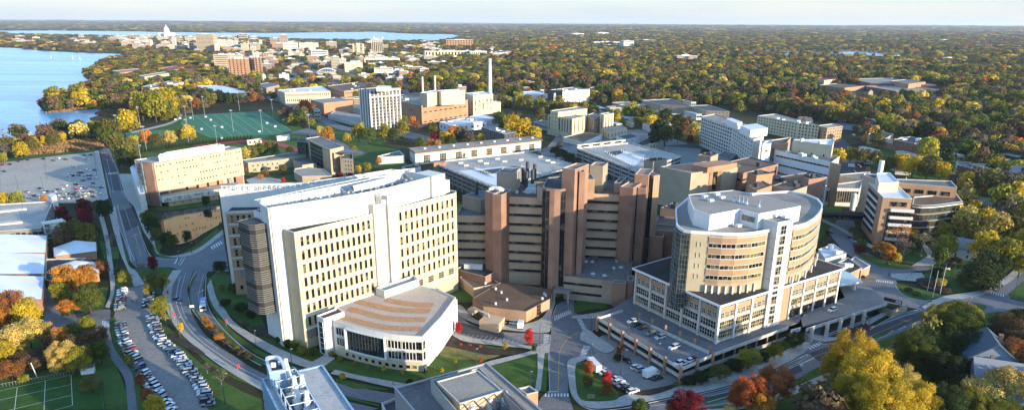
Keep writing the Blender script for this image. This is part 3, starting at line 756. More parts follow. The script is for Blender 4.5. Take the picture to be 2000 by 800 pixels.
 w=MB();U=[q(33.5,-7.5),q(52,-7.5),q(54,-1.8),q(33.5,-1.8)];w.ring(U,.5,z-.6,z+2.6);w.poly(inset(U,.4),z+.4);D.part(w,'roof_upstand','white_panel')
 D.mass([P(862,577,10),P(880,590,10),P(918,577,10),P(893,560,10)]if 0 else[P(840,578,11),P(872,592,11),P(893,583,11),P(852,562,11)],0,11,'white_panel','roof_brown',.5,'dark_metal')
 w=MB();w.box((*lerp(ca,cb,.97),1.2),(1.2,.5,2.4),.3);D.part(w,'door','dark_metal')
 D.finish()
 E=Bld('entrance_tower','slim white entrance tower with tall glass slot beside striped-roof wing',P(640,688,0),'tower')
 zt=15.5;a=P(618,616,zt);c=P(632,622,zt)
 poly=[a,c,P(672,608,zt),P(660,600,zt)]
 e=(Vector(c)-Vector(a)).normalized()
 E.mass(poly,0,zt,'white_panel','roof_brown',.5,'white_bright')
 m_=lerp(a,c,.55);E.win(win_mesh((Vector(c)-Vector(a)).length*.62,13.4,1,6,'white_bright','glass_green',.1,.2),m_[0]+e.y*.05,m_[1]-e.x*.05,.5,atan2(e.y,e.x))
 E.fac(c,P(672,608,zt),11,1,1,2,.7,2.4,1,1,'cream','glass_warm',5,1)
 E.finish()
research_tower()
def second_tower():
 B=Bld('research_tower','long white tower behind the slatted corner, tan front and bracketed roof edge',P(470,540,0),'tower')
 zt=47.5
 f=[P(428,372,zt),P(500,371,zt),P(576,367,zt),P(690,351,zt),P(790,338,zt)]
 dv=Vector((.25,.97)).normalized()*14
 bk=[(x+dv.x,y+dv.y)for x,y in f][::-1]
 w=MB();core=f+bk;w.prism(core,0,44,0,top=False);w.ring(core,.5,44,zt);B.part(w,'wall','white_panel');w=MB();w.poly(inset(core,.3),44.1);B.part(w,'roof','roof_grey')
 w=MB()
 for k in range(34):
  t=k/33*(len(f)-1);i=min(int(t),len(f)-2);p=lerp(f[i],f[i+1],t-i)
  w.bar((p[0]+.5,p[1]+2.0,44),(p[0]+.5,p[1]+2.0,zt+1.6),.2);w.bar((p[0]+.5,p[1]+2,zt+1.5),(p[0]+.6,p[1]+5.5,zt-1),.2)
  if k%3==0:w.box((p[0]+1,p[1]+5,45.6),(1.8,1.8,3.2),.4)
 for i in range(len(f)-1):w.bar((f[i][0],f[i][1]+2,zt+1.6),(f[i+1][0],f[i+1][1]+2,zt+1.6),.25)
 B.part(w,'roof_frame','white_metal')
 z2=40.0;a=P(440,413,z2);c=P(506,410,z2);dd=Vector((-.1,1)).normalized()*7
 B.mass([a,c,(c[0]+4,c[1]+12),(a[0]+dd.x*1.6,a[1]+dd.y*1.6)],0,z2,'tan_orange','roof_dark',.5,'white_panel')
 fl=5.3
 B.fac(a,c,3.0+fl*2,5,fl,5,1.3,3.4,1,2,'tan_masonry','glass',1.2,.6,.1,.3)
 B.fac(a,c,2.6,1,fl,4,1.4,2.2,1,1,'tan_masonry','glass',1.2,.6,.1,.2)
 p=lerp(a,c,.42);w=MB();w.box((p[0],p[1]-.1,10.2),(6,.3,3.6),atan2(c[1]-a[1],c[0]-a[0]));B.part(w,'louvre_panel','concrete_dark')
 w=MB()
 for k in range(2,8):w.bar((a[0]+.3,a[1]-.05,2.2+fl*k),(c[0]-.2,c[1]-.05,2.2+fl*k),.12,.8)
 B.part(w,'floor_band','concrete_pale')
 w=MB();z=6.
 e0=f[0];
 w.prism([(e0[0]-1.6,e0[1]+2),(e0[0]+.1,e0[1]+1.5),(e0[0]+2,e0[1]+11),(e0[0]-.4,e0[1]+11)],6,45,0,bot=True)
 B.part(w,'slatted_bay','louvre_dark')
 B.finish()
second_tower()
def curved_hospital():
 zd=5.0
 A_=P(1250,592,zd);K=P(1397.6,670,zd);E_=P(1622,590,zd)
 zr=HZ(1397.6,670,zd,1407.5,592)
 dirR=Vector((cos(radians(33)),sin(radians(33))));dirL=Vector((cos(radians(122)),sin(radians(122))))
 K=Vector(K);LL=46.0;LR=76.0
 q=lambda u,v:tuple(K+dirR*u+dirL*v)
 B=Bld('curved_hospital','tan and cream hospital with curved banded tower on a square podium',q(30,20),'hospital',z=zd)
 pod=[q(0,0),q(LR,0),q(LR,52),q(0,LL)]
 w=MB();w.prism(pod,zd,zr-.9,0,top=False);B.part(w,'wall','tan_orange')
 ro=[tuple(x)for x in inset(pod,-1.6)]
 w=MB();w.ring(ro,.5,zr-.9,zr-.1);B.part(w,'eave','white_bright')
 w=MB();w.poly([tuple(x)for x in inset(pod,-1.2)],zr-.32);w.add([(x,y,zr-.9)for x,y in ro],[tuple(range(4))[::-1]]);B.part(w,'roof','roof_dark')
 def piers(p0,p1,n,mt,wd=.9,pr=.5,z1=zr-.9):
  d=(Vector(p1)-Vector(p0));L=d.length;d.normalize();nn=Vector((d.y,-d.x));me=MB();me.box((0,-pr/2,(z1-zd)/2),(wd,pr,z1-zd));me=me.mesh('pier',[mt])
  for k in range(n):
   p=Vector(p0)+d*(L*k/(n-1));link(me,'pier',B.root,(p.x-B.c[0],p.y-B.c[1],0),atan2(d.y,d.x))
 piers(q(0,LL),q(0,0),6,'concrete_pale');piers(q(0,0),q(28,0),4,'white_panel');piers(q(43,0),q(LR,0),5,'white_panel')
 hf=(zr-zd)
 for(p0,p1,nb,fr,gl)in((q(0,LL),q(0,0),5,'concrete_pale','glass'),(q(0,0),q(28,0),3,'cream','glass_warm'),(q(43,0),q(LR,0),4,'cream','glass_warm')):
  d=(Vector(p1)-Vector(p0));L=d.length
  for k in range(nb):
   a=lerp(p0,p1,(k+.06)/nb);c=lerp(p0,p1,(k+.94)/nb);bw=L/nb*.84
   if not(nb==4):B.fac(a,c,zd+1.6,1,1,1,bw,3.0,6,2,fr,gl,ft=.12,dep=.2)
   else:B.fac(a,c,zd+.2,1,1,1,bw,3.6,1,1,'dark_metal','glass',ft=.1,dep=.1)
   B.fac(a,c,zd+5.6,1,1,1,bw,3.0,6,2,fr,gl,ft=.12,dep=.2)
   B.fac(a,c,zd+10.0,1,1,3,bw/4.2,2.3,2,2,'white_panel',gl,ft=.1,dep=.15)
   B.fac(a,c,zd+14.0,1,1,2,bw*.45,1.2,3,1,'white_panel',gl,ft=.1,dep=.15)
 for a_,c_,zz in((q(-.06,LL),q(-.06,0),(.6,5.0,9.1)),(q(0,-.06),q(28,-.06),(.6,5.0,9.1)),(q(43,-.06),q(LR,-.06),(4.6,9.1))):
  for z in zz:w=MB();w.bar((*a_,zd+z),(*c_,zd+z),.14,.9);B.part(w,'floor_band','concrete_pale')
 zt=45.5
 T=[P(*p,zt)for p in((1322,438),(1327,444),(1336,449),(1350,451),(1386,453),(1412,455),(1440,455.5),(1470,453.5),(1497,449),(1550,441),(1563,438.5),(1575,435),(1590,426),(1599,417),(1605,407),(1606,399),(1597,388),(1575,379),(1540,373))]
 T+=[P(1345,385,zt),P(1320,407,zt)]
 w=MB();w.prism(T,zr-.3,zt-.9,0,top=False);B.part(w,'tower_wall','tan_masonry')
 w=MB();w.ring([tuple(x)for x in inset(T,-.25)],.6,zt-.9,zt+.2);B.part(w,'parapet','white_bright')
 w=MB();w.poly(inset(T,.2),zt-.6);B.part(w,'tower_roof','roof_gravel')
 gl=[(x-1.3,y-1.7)for x,y in T[0:3]]+[(T[3][0]-.6,T[3][1]-1.2)];w=MB();w.prism(gl+[T[3],T[-1]],zd+9,zt-.9,0,bot=True);B.part(w,'corner_drum','louvre_dark');gl=gl[:4]
 for i in range(3):
  a,c=gl[i],gl[i+1];L=(Vector(c)-Vector(a)).length
  B.fac(a,c,zd+9.2,1,1,1,L*.99,zt-zd-10.2,3,15,'steel','glass_green',ft=.09,dep=.12,off=.1)
 B.fac(T[3],T[4],26.6,4,4.3,1,1.6,1.9,1,1,'concrete_pale','glass',ft=.1,dep=.25)
 w=MB();w.prism([T[3],T[4],(T[4][0]+.3,T[4][1]+2),(T[3][0]+.3,T[3][1]+2)],zr-.3,zt-.9);
 a,c=T[3],T[4];w=MB();w.quad((a[0],a[1]-.06,zr-.3),(c[0],c[1]-.06,zr-.3),(c[0],c[1]-.06,zt-.92),(a[0],a[1]-.06,zt-.92));B.part(w,'corner_pier','cream_masonry')
 def bands(pts,zlist,zb):
  n=len(pts)
  ob=[tuple(x)for x in pts]
  d=[]
  for i in range(n):
   e=(Vector(ob[min(i+1,n-1)])-Vector(ob[max(i-1,0)])).normalized();d.append(Vector((e.y,-e.x)))
  def strip_(z0,z1,o,mi,w):w.add([(ob[i][0]+d[i].x*o,ob[i][1]+d[i].y*o,z0)for i in range(n)]+[(ob[i][0]+d[i].x*o,ob[i][1]+d[i].y*o,z1)for i in range(n)],[(i,i+1,n+i+1,n+i)for i in range(n-1)],mi)
  w=MB();w2=MB()
  for z in zlist:
   strip_(z+1.85,z+4.25,.3,0,w);
   w2_z=z+4.25
   for zz in(z+1.72,z+4.2):strip_(zz,zz+.16,.42,0,w2);w2.add([(ob[i][0]+d[i].x*.42,ob[i][1]+d[i].y*.42,zz+.16)for i in range(n)]+[(ob[i][0],ob[i][1],zz+.16)for i in range(n)],[(i,i+1,n+i+1,n+i)for i in range(n-1)])
  strip_(zb,zlist[0],.3,0,w)
  B.part(w,'spandrel','tan_orange');B.part(w2,'sill_band','white_panel')
  for z in zlist:
   for i in range(n-1):
    L=(Vector(ob[i+1])-Vector(ob[i])).length
    B.fac(ob[i],ob[i+1],z,1,1,1,L,1.75,max(2,int(L/1.5)),1,'concrete_pale','glass_warm',ft=.12,dep=.16)
 zl=[26.6+4.3*k for k in range(4)]
 bands(T[4:9],zl,25.4);bands(T[9:17],zl,25.4)
 cm=MB();cm.box((0,-.5,1.6),(.6,.8,3.2));cm=cm.mesh('column',['white_panel'])
 for i in range(4,8):
  for t in(.1,.6):
   p=lerp(T[i],T[i+1],t);link(cm,'column',B.root,(p[0]-B.c[0],p[1]-B.c[1],zr-.4-zd),0)
 for i in range(9,15):
  p=lerp(T[i],T[i+1],.5);link(cm,'column',B.root,(p[0]-B.c[0]+.5,p[1]-B.c[1]-.4,zr-.4-zd),.8)
 z3=49.0
 S=[P(1495,428,z3),P(1520,434,z3),P(1550,429,z3)]
 s0=Vector(S[0]);s1=Vector(S[1]);s2=Vector(S[2]);back=(s2-s1).orthogonal().normalized()
 back=Vector((-(s2-s1).y,(s2-s1).x)).normalized()*7
 SP=[tuple(s0),tuple(s1),tuple(s2),tuple(s2+back),tuple(s0+back*.6)]
 B.mass(SP,zd,z3,'white_panel','roof_gravel',.6,'white_bright',nm='stair_tower')
 B.fac(tuple(s1),tuple(s2),6.5,10,4.15,1,2.9,3.5,2,2,'dark_metal','glass',m0=.6,m1=2.0,ft=.1,dep=.2)
 for k in range(1,10):w=MB();w.bar((s0.x-.05,s0.y-.05,zd+4.15*k),(s1.x-.05,s1.y-.06,zd+4.15*k),.1,.16);B.part(w,'joint','concrete')
 z4=51.2
 Pn=[P(1354,404,z4)if 0 else P(1350,397,z4),P(1356,409,z4),P(1387,419,z4),P(1445,408,z4),P(1482,417,z4),P(1564,402,z4),P(1500,385,z4),P(1432,371,z4),P(1345,380,z4)]
 w=MB();w.prism(Pn,zt-.6,z4-.15,0,top=False);B.part(w,'plant_room','white_metal')
 w=MB();w.ring([tuple(x)for x in inset(Pn,-.1)],.3,z4-.15,z4+.05);B.part(w,'plant_room_edge','white_bright');w=MB();w.poly(inset(Pn,.1),z4-.12);B.part(w,'plant_room_roof','roof_tan')
 me=MB();me.cyl((0,0),.75,0,1.2,10,.35);me.cyl((0,0),.4,1.2,2.6,10);vm=me.mesh('vent',['steel'])
 for x,y in((1434,393),(1442,394),(1450,396),(1458,398),(1482,403)):
  p=P(x,y,z4);link(vm,'vent',B.root,(p[0]-B.c[0],p[1]-B.c[1],z4-.1-zd))
 me=MB();me.box((0,0,.5),(2.4,1.6,1.0));vm=me.mesh('rooftop_unit',['white_metal'])
 for x,y,z in((1400,380,z4),(1410,386,z4),(1388,392,z4),(1376,384,z4),(1442,441,zt),(1516,421,z3+.2),(1534,424,z3),(1470,380,z4)):
  p=P(x,y,z);link(vm,'rooftop_unit',B.root,(p[0]-B.c[0],p[1]-B.c[1],z-.3-zd),.6)
 a=P(1447,409,z4);c=P(1480,417,z4);w=MB()
 B.fac(Pn[3],Pn[4],zt+1.6,1,1,1,6,2.4,10,1,'grey_metal','glass_pale',ft=.15,dep=.1,m0=.5)
 cz=zd+4.6
 cn=[P(1616,552,cz),P(1640,556,cz),P(1683,548,cz),P(1660,532,cz),P(1630,522,cz)]
 w=MB();w.prism(cn,cz-.5,cz,0,bot=True);B.part(w,'canopy','canopy_teal')
 w=MB()
 for(x,y)in((1634,556),(1672,548)):p=P(x,y,cz);w.box((p[0],p[1]+.8,cz-2.6),(1.1,1.1,4.4),.5)
 w.bar((*P(1630,557,cz),cz-.3),(*P(1684,549,cz),cz-.3),.8,.9);B.part(w,'canopy_frame','white_panel')
 B.finish()
 return q,zr,zd
qC,zrC,zdC=curved_hospital()
def deck():
 zd=5.0
 a=P(1168,619,zd+1);b_=P(1331,717,zd+1);c=P(1392,690,zd+1);d=P(1560,625,zd+1)
 B=Bld('parking_deck','low parking deck with brick piers below the curved tan hospital',P(1300,680,zd),'car park')
 top=[a,b_,c,P(1460,665,zd),P(1560,628,zd),P(1570,612,zd),P(1650,580,zd),P(1640,560,zd),P(1500,520,zd),P(1260,560,zd),P(1190,606,zd),]
 w=MB();w.poly(top,zd-.02);w.prism(top,zd-.5,zd-.03,0,top=False);B.part(w,'deck','asphalt')
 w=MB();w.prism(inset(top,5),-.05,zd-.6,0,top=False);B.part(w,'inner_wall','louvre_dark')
 def wall(p0,p1,z0,z1,nm='parapet',m='concrete',t=.3):
  w=MB();d_=Vector(p1[:2])-Vector(p0[:2]);m_=lerp(p0,p1,.5);w.box((m_[0],m_[1],(z0+z1)/2),(d_.length,t,z1-z0),atan2(d_.y,d_.x));return B.part(w,nm,m)
 wall(a,b_,zd-.3,zd+.95,m='concrete_pale');wall(a,b_,1.6,2.9,'lower_wall','concrete_pale');wall(b_,c,zd-.3,zd+.95,m='concrete_pale');wall(b_,c,1.0,2.4,'lower_wall','concrete')
 wall(a,P(1216,604,zd+1),zd-.3,zd+.95,m='concrete_pale')
 pm=MB();pm.box((0,0,3.4),(.9,.9,6.8));pm=pm.mesh('brick_pier',['orange_brick'])
 for k in range(7):p=lerp(a,b_,k/6);link(pm,'brick_pier',B.root,(p[0]-B.c[0]-.2,p[1]-B.c[1]-.3,0),atan2(b_[1]-a[1],b_[0]-a[0]))
 for t in(.5,1):p=lerp(b_,c,t);link(pm,'brick_pier',B.root,(p[0]-B.c[0],p[1]-B.c[1]-.3,0),.5)
 e0=P(1248,622,zd+.9);e1=P(1388,700-8,zd+.9)
 wl0=P(1246,626,zd);wl1=P(1385,690,zd)
 zz=zd+1.3
 wall(P(1247,622,zz),P(1385,685,zz),zd,zz,'walk_wall','concrete_pale')
 up=[P(1247,622,zz),P(1385,685,zz),P(1392,690,zz),P(1500,652,zz),P(1560,628,zz),P(1540,600,zz),P(1400,600,zz),P(1250,590,zz)]
 wk=[P(1247,622,zd+.2),P(1385,685,zd+.2),P(1392,690,zd+.2),P(1565,628,zd+.2),P(1500,600,zd+.2)]
 pm2=MB();pm2.box((0,0,1.4),(.8,.8,2.9));pm2=pm2.mesh('brick_pier',['orange_brick'])
 for k in range(6):p=lerp(P(1248,622,zd),P(1386,688,zd),k/5);link(pm2,'brick_pier',B.root,(p[0]-B.c[0],p[1]-B.c[1],zd),0)
 f0=c;f1=P(1540,636,zd+1.2)
 wall(f0,f1,zd-.2,zd+1.1,m='concrete_pale');wall(P(1331,727,3),P(1535,655,3),1.2,2.6,'lower_wall','concrete')
 pm3=MB();pm3.box((0,0,2.4),(.5,.5,4.8));pm3=pm3.mesh('brick_pier',['orange_brick'])
 for k in range(1,7):p=lerp(f0,f1,k/7);link(pm3,'brick_pier',B.root,(p[0]-B.c[0],p[1]-B.c[1]+.3,0),.6)
 g0=P(1568,640,zd+1);g1=P(1735,590,zd*.9)
 wall(P(1575,640,zd+1.),P(1732,590,zd+1.),zd-.5,zd+.9,m='concrete_pale')
 pm4=MB();pm4.box((0,0,3.1),(1.1,1.1,6.6));pm4=pm4.mesh('stone_post',['concrete_pale'])
 for x,y in((1584,650),(1614,642),(1640,632),(1664,624),(1686,617)):p=P(x,y+8,2);link(pm4,'stone_post',B.root,(p[0]-B.c[0],p[1]-B.c[1],0),.6)
 w=MB();dp=[P(1568,636,zd),P(1735,592,zd),P(1700,560,zd),P(1640,555,zd),P(1560,600,zd)]
 w.poly(dp,zd-.02);w.prism(dp,zd-.6,zd-.03,0,top=False);B.part(w,'drop_off_deck','asphalt_old')
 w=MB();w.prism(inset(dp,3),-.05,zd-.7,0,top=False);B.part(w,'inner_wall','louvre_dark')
 w=MB()
 for x0,y0,x1,y1 in((1610,654,1740,606),):
  for k in range(60):p=lerp(P(x0,y0,1.6),P(x1,y1,1.6),k/59);w.box((p[0],p[1],1.1),(.06,.06,1.1))
  w.bar((*P(x0,y0,1.6),1.65),(*P(x1,y1,1.6),1.65),.1);w.bar((*P(x0,y0,1.6),.6),(*P(x1,y1,1.6),.6),.1)
 B.part(w,'railing','white_metal')
 w=MB();s0=P(1545,645,5);s1=P(1563,640,5);w.box((*lerp(s0,s1,.5),4.6),(5.5,.2,1.6),atan2(s1[1]-s0[1],s1[0]-s0[0]));B.part(w,'banner','sign_white')
 m_=lerp(s0,s1,.5);an=atan2(s1[1]-s0[1],s1[0]-s0[0])
 for zz,mm,ln_ in((4.95,'blue_metal',3.6),(4.4,'sign_red',4.2)):
  w=MB();w.box((m_[0]+sin(an)*.12,m_[1]-cos(an)*.12,zz),(ln_,.03,.34),an);B.part(w,'printed_line',mm)
 B.finish()
deck()
def brick_hospital():
 B=Bld('brick_hospital','brown brick hospital of tan-banded slabs between square brick piers',P(1060,560,0),'hospital')
 zs=43.5
 def slab(a,c,z0,z1,n,roof,depth,m='pink_panel',nm='slab_wall',zf=4.6):
  a=P(*a,z1);c=P(*c,z1);d=(Vector(c)-Vector(a)).normalized();bk=Vector((-d.y,d.x))*depth
  poly=[a,c,(c[0]+bk.x,c[1]+bk.y),(a[0]+bk.x,a[1]+bk.y)]
  B.mass(poly,z0,z1,m,roof,.9,'concrete_dark',nm=nm)
  L=(Vector(c)-Vector(a)).length
  for k in range(n):
   B.fac(a,c,z1-4.6-k*zf,1,1,1,L*.98,1.15,max(3,int(L/2.2)),1,'dark_metal','glass',ft=.08,dep=.1)
  w=MB()
  for k in range(n):w.bar((a[0]+d.y*.3,a[1]-d.x*.3,z1-4.75-k*zf),(c[0]+d.y*.3,c[1]-d.x*.3,z1-4.75-k*zf),.3,.14)
  B.part(w,'sill_band','concrete_dark')
  return a,c,d
 slab((979,383),(1060,386),0,zs,8,'roof_brown',34)
 slab((1141,377),(1216,380),8,zs,7,'roof_brown',30)
 slab((893,420),(948,421),6,32,5,'roof_grey',26,zf=4.4)
 def pier(pts,z0,z1,m='brown_brick',roof='roof_orange',nm='pier',par=.5):
  poly=[P(*p,z1)for p in pts[:3]];
  if len(pts)==3:
   a,c,e=[Vector(v)for v in poly];u=(c-a).normalized();D_=min((e-c).length,24);bk=Vector((-u.y,u.x))*D_;poly=[tuple(a),tuple(c),tuple(c+bk),tuple(a+bk)]
  else:poly=[P(*p,z1)for p in pts]
  B.mass(poly,z0,z1,m,roof,par,'concrete',nm=nm,rn='pier_roof');return poly
 pier([(947,373),(963,377),(972,366)],0,46);pier([(962,379),(979,381),(983,370)],0,46)
 zt=51.0
 oc=[P(*p,zt)for p in((1060,364),(1067,368),(1083,369.5),(1095,369.5),(1107,368),(1116,364),(1112,350),(1095,344),(1070,346))]
 B.mass(oc,0,zt,'brown_brick','roof_dark',.6,'concrete_dark',nm='tower_wall')
 def gstrip(a,c,z0,z1,n=10):
  L=(Vector(c)-Vector(a)).length;B.fac(a,c,z0,1,1,1,L*.92,z1-z0,2,n,'dark_metal','glass',ft=.1,dep=.12)
 gstrip(oc[1-1],oc[1],2,zt-1);gstrip(lerp(oc[1],oc[2],0),lerp(oc[1],oc[2],.45),2,zt-1,11);gstrip(oc[3],lerp(oc[3],oc[4],.9),2,zt-1,11)
 w=MB()
 a,c=oc[3],lerp(oc[3],oc[4],.9)
 me=MB();me.box((0,0,1.2),(3,2,2.4));um=me.mesh('rooftop_unit',['dark_metal'])
 me=MB();me.cyl((0,0),.9,0,9,10);stk=me.mesh('flue',['dark_metal'])
 for x,y in((1022,358),(1030,345),(1028,366),(1044,350),(1040,362)):
  p=P(x,y,zs);link(stk,'flue',B.root,(p[0]-B.c[0],p[1]-B.c[1],zs-1))
 me=MB();me.bar((0,0,0),(0,0,9),.12);me.bar((-.8,0,6),(.8,0,6),.08);ant=me.mesh('antenna',['steel'])
 for x,y in((1083,358),(1079,352),(1100,356)):p=P(x,y,zt);link(ant,'antenna',B.root,(p[0]-B.c[0],p[1]-B.c[1],zt-.6))
 um2=MB();um2.box((0,0,1.6),(5,3,3.2));um2=um2.mesh('rooftop_unit',['white_metal'])
 for x,y in((1034,358),(1036,366),(1037,374)):p=P(x,y,zs);link(um2,'rooftop_unit',B.root,(p[0]-B.c[0],p[1]-B.c[1],zs-.9),0,(1,.4,.8))
 w=MB();w.tube([(*P(955,372,46.5),47),(*P(965,371,46.5),47.6),(*P(976,372,46.5),47.3),(*P(984,374,46),46.5)],[.6,.9,1.2,.8],8);B.part(w,'exhaust_duct','white_metal')
 pier([(970,336),(1004,338),(1018,328)],zs-1,52,'pale_brick','roof_grey','roof_block');pier([(1049,364),(1062,366),(1066,348)],zs-1,49,'pale_brick','roof_brown','roof_block')
 pier([(1098,328),(1123,331),(1133,319)],0,60);pier([(1132,336),(1143,336),(1160,326)],0,58.5,'brown_brick');
 a=P(1124,334,57.5);c=P(1132,334.5,57.5);gstrip((a[0],a[1]-.4),(c[0],c[1]-.4),4,57,13)
 pier([(1143,350),(1162,350),(1170,340)],zs-1,52,'tan_orange','roof_orange','roof_block')
 pier([(1152,323),(1178,325),(1192,318)],30,55,'pale_brick','roof_orange','roof_block')
 pier([(1211,364),(1237,367),(1246,350)],8,48);pier([(1246,367),(1262,368),(1270,356)],8,47);a=P(1238,368,46.5);c=P(1246,369,46.5);gstrip(a,c,9,46,9)
 pier([(1240,340),(1267,342),(1276,330)],8,52);pier([(1277,343),(1289,342),(1296,330)],8,51.5,'tan_orange');a=P(1267,344,51);c=P(1277,345,51);gstrip(a,c,9,50,10)
 pier([(1200,356),(1212,357),(1222,346)],zs-1,47.5,'pale_brick','roof_brown','roof_block')
 zp=HZ(1194,594,0,1197,548)
 pod=[P(1102,538,zp),P(1197,548,zp),P(1222,550,zp),P(1236,508,zp),P(1136,497,zp)]
 B.mass(pod,0,zp,'pale_brick','roof_grey',.5,'concrete_dark',nm='podium_wall',rn='podium_roof')
 for k in(0,1):B.fac(pod[0],pod[1],zp-4-k*4.4,1,1,1,(Vector(pod[1])-Vector(pod[0])).length*.8,1.2,12,1,'dark_metal','glass',m1=5,ft=.08,dep=.1)
 pier([(1197,551),(1223,553),(1226,548)],0,zp+.1,'brown_brick','roof_grey','podium_end')
 pier([(1225,547),(1237,548),(1239,538)],0,zp+1,'brown_brick','roof_grey','podium_end')
 pier([(888,525),(948,540),(948,495)],0,8,'brown_brick','roof_dark','podium_wall');pier([(897,540),(925,562),(967,548)],0,5,'pink_panel','roof_brown','podium_wall')
 pier([(903,381),(939,389),(938,376)],20,38,'pale_brick','roof_grey','roof_block');p=P(931,378,38);link(stk,'flue',B.root,(p[0]-B.c[0],p[1]-B.c[1],37),0,(1,1,.8))
 me=MB();me.box((0,0,1.1),(9,2.4,2.2));tk=me.mesh('rooftop_unit',['white_metal']);p=P(925,522,8);link(tk,'rooftop_unit',B.root,(p[0]-B.c[0],p[1]-B.c[1],7.5),-.2)
 rq=random.Random(8);vb=MB();vb.cyl((0,0),.3,0,.9,8);vb.cyl((0,0),.45,.7,.9,8);vb=vb.mesh('vent',['steel']);ub=MB();ub.box((0,0,.6),(1.6,1.1,1.2));ub.box((1.3,0,.3),(1.2,.4,.4));ub=ub.mesh('rooftop_unit',['white_metal'])
 for(x0,y0,x1,y1,zz,n)in((1140,505,1225,540,zp,16),(985,350,1050,378,zs,8),(1150,352,1205,374,zs,8),(897,503,940,525,8,7)):
  for k in range(n):p=P(rq.uniform(x0,x1),rq.uniform(y0,y1),zz);link(rq.choice([vb,vb,ub]),'vent',B.root,(p[0]-B.c[0],p[1]-B.c[1],zz-.9),rq.random()*3)
 cz=5.5;cn=[P(1080,567,cz),P(1112,570,cz),P(1118,566,cz),P(1119,560,cz),P(1085,558,cz)]
 w=MB();w.prism(cn,cz-1.1,cz,0,bot=True);B.part(w,'canopy','concrete_dark')
 w=MB()
 for x,y in((1083,568),(1110,571)):p=P(x,y,cz);w.box((p[0],p[1]+.6,2.2),(.8,.8,4.4))
 B.part(w,'canopy_post','pale_brick')
 pier([(1232,462),(1268,466),(1275,455)],0,20,'dark_metal','roof_dark','link_wall');pier([(1270,460),(1296,462),(1300,452)],0,22,'brown_brick','roof_dark','link_wall')
 pier([(1276,448),(1330,452),(1330,440)],0,24,'brown_brick','roof_brown','link_wall')
 a,c,d=slab((1277,440),(1345,446),0,23,2,'roof_brown',20,'pink_panel','link_wall')
 B.finish()
brick_hospital()
def octagon_hall():
 z=HZ(1026,629,0,1028,607)
 pl=[P(*p,z)for p in((923,581),(979,549),(1054,561),(1081,566),(1075,582),(1028,607),(944,597))]
 B=Bld('brick_hall','low brown-roofed brick hall with angled corners by the hospital drive',mid(pl),'building')
 B.mass(pl,0,z,'tan_orange','roof_brown',.35,'roof_brown',th=.3)
 B.fac(pl[5],pl[4],.3,1,1,1,3,5,2,3,'brown_brick','glass',m0=6,ft=.1)
 w=MB();w.prism([P(*p,4)for p in((936,625),(974,633),(986,618),(950,612))],0,4);B.part(w,'service_wall','pink_panel')
 w=MB();w.prism([P(*p,4.6)for p in((912,603),(923,609),(934,602),(922,597))],3.2,4.6,bot=True);w.prism([P(*p,3.4)for p in((914,606),(918,608),(921,606))],0,3.3);B.part(w,'loading_canopy','pale_brick')
 w=MB();w.tube([(*P(926,596,7),6),(*P(940,604,7),6.2),(*P(953,610,6),5.6),(*P(957,618,4),3)],[.5]*4,8);B.part(w,'exhaust_duct','steel')
 me=MB();me.cyl((0,0),.5,0,1.1,8);vm=me.mesh('vent',['white_metal'])
 for x,y in((968,564),(979,571),(1063,574),(1066,577),(1059,583),(968,593),(990,585),(948,553)):p=P(x,y,z);link(vm,'vent',B.root,(p[0]-B.c[0],p[1]-B.c[1],z-.3))
 B.finish()
octagon_hall()
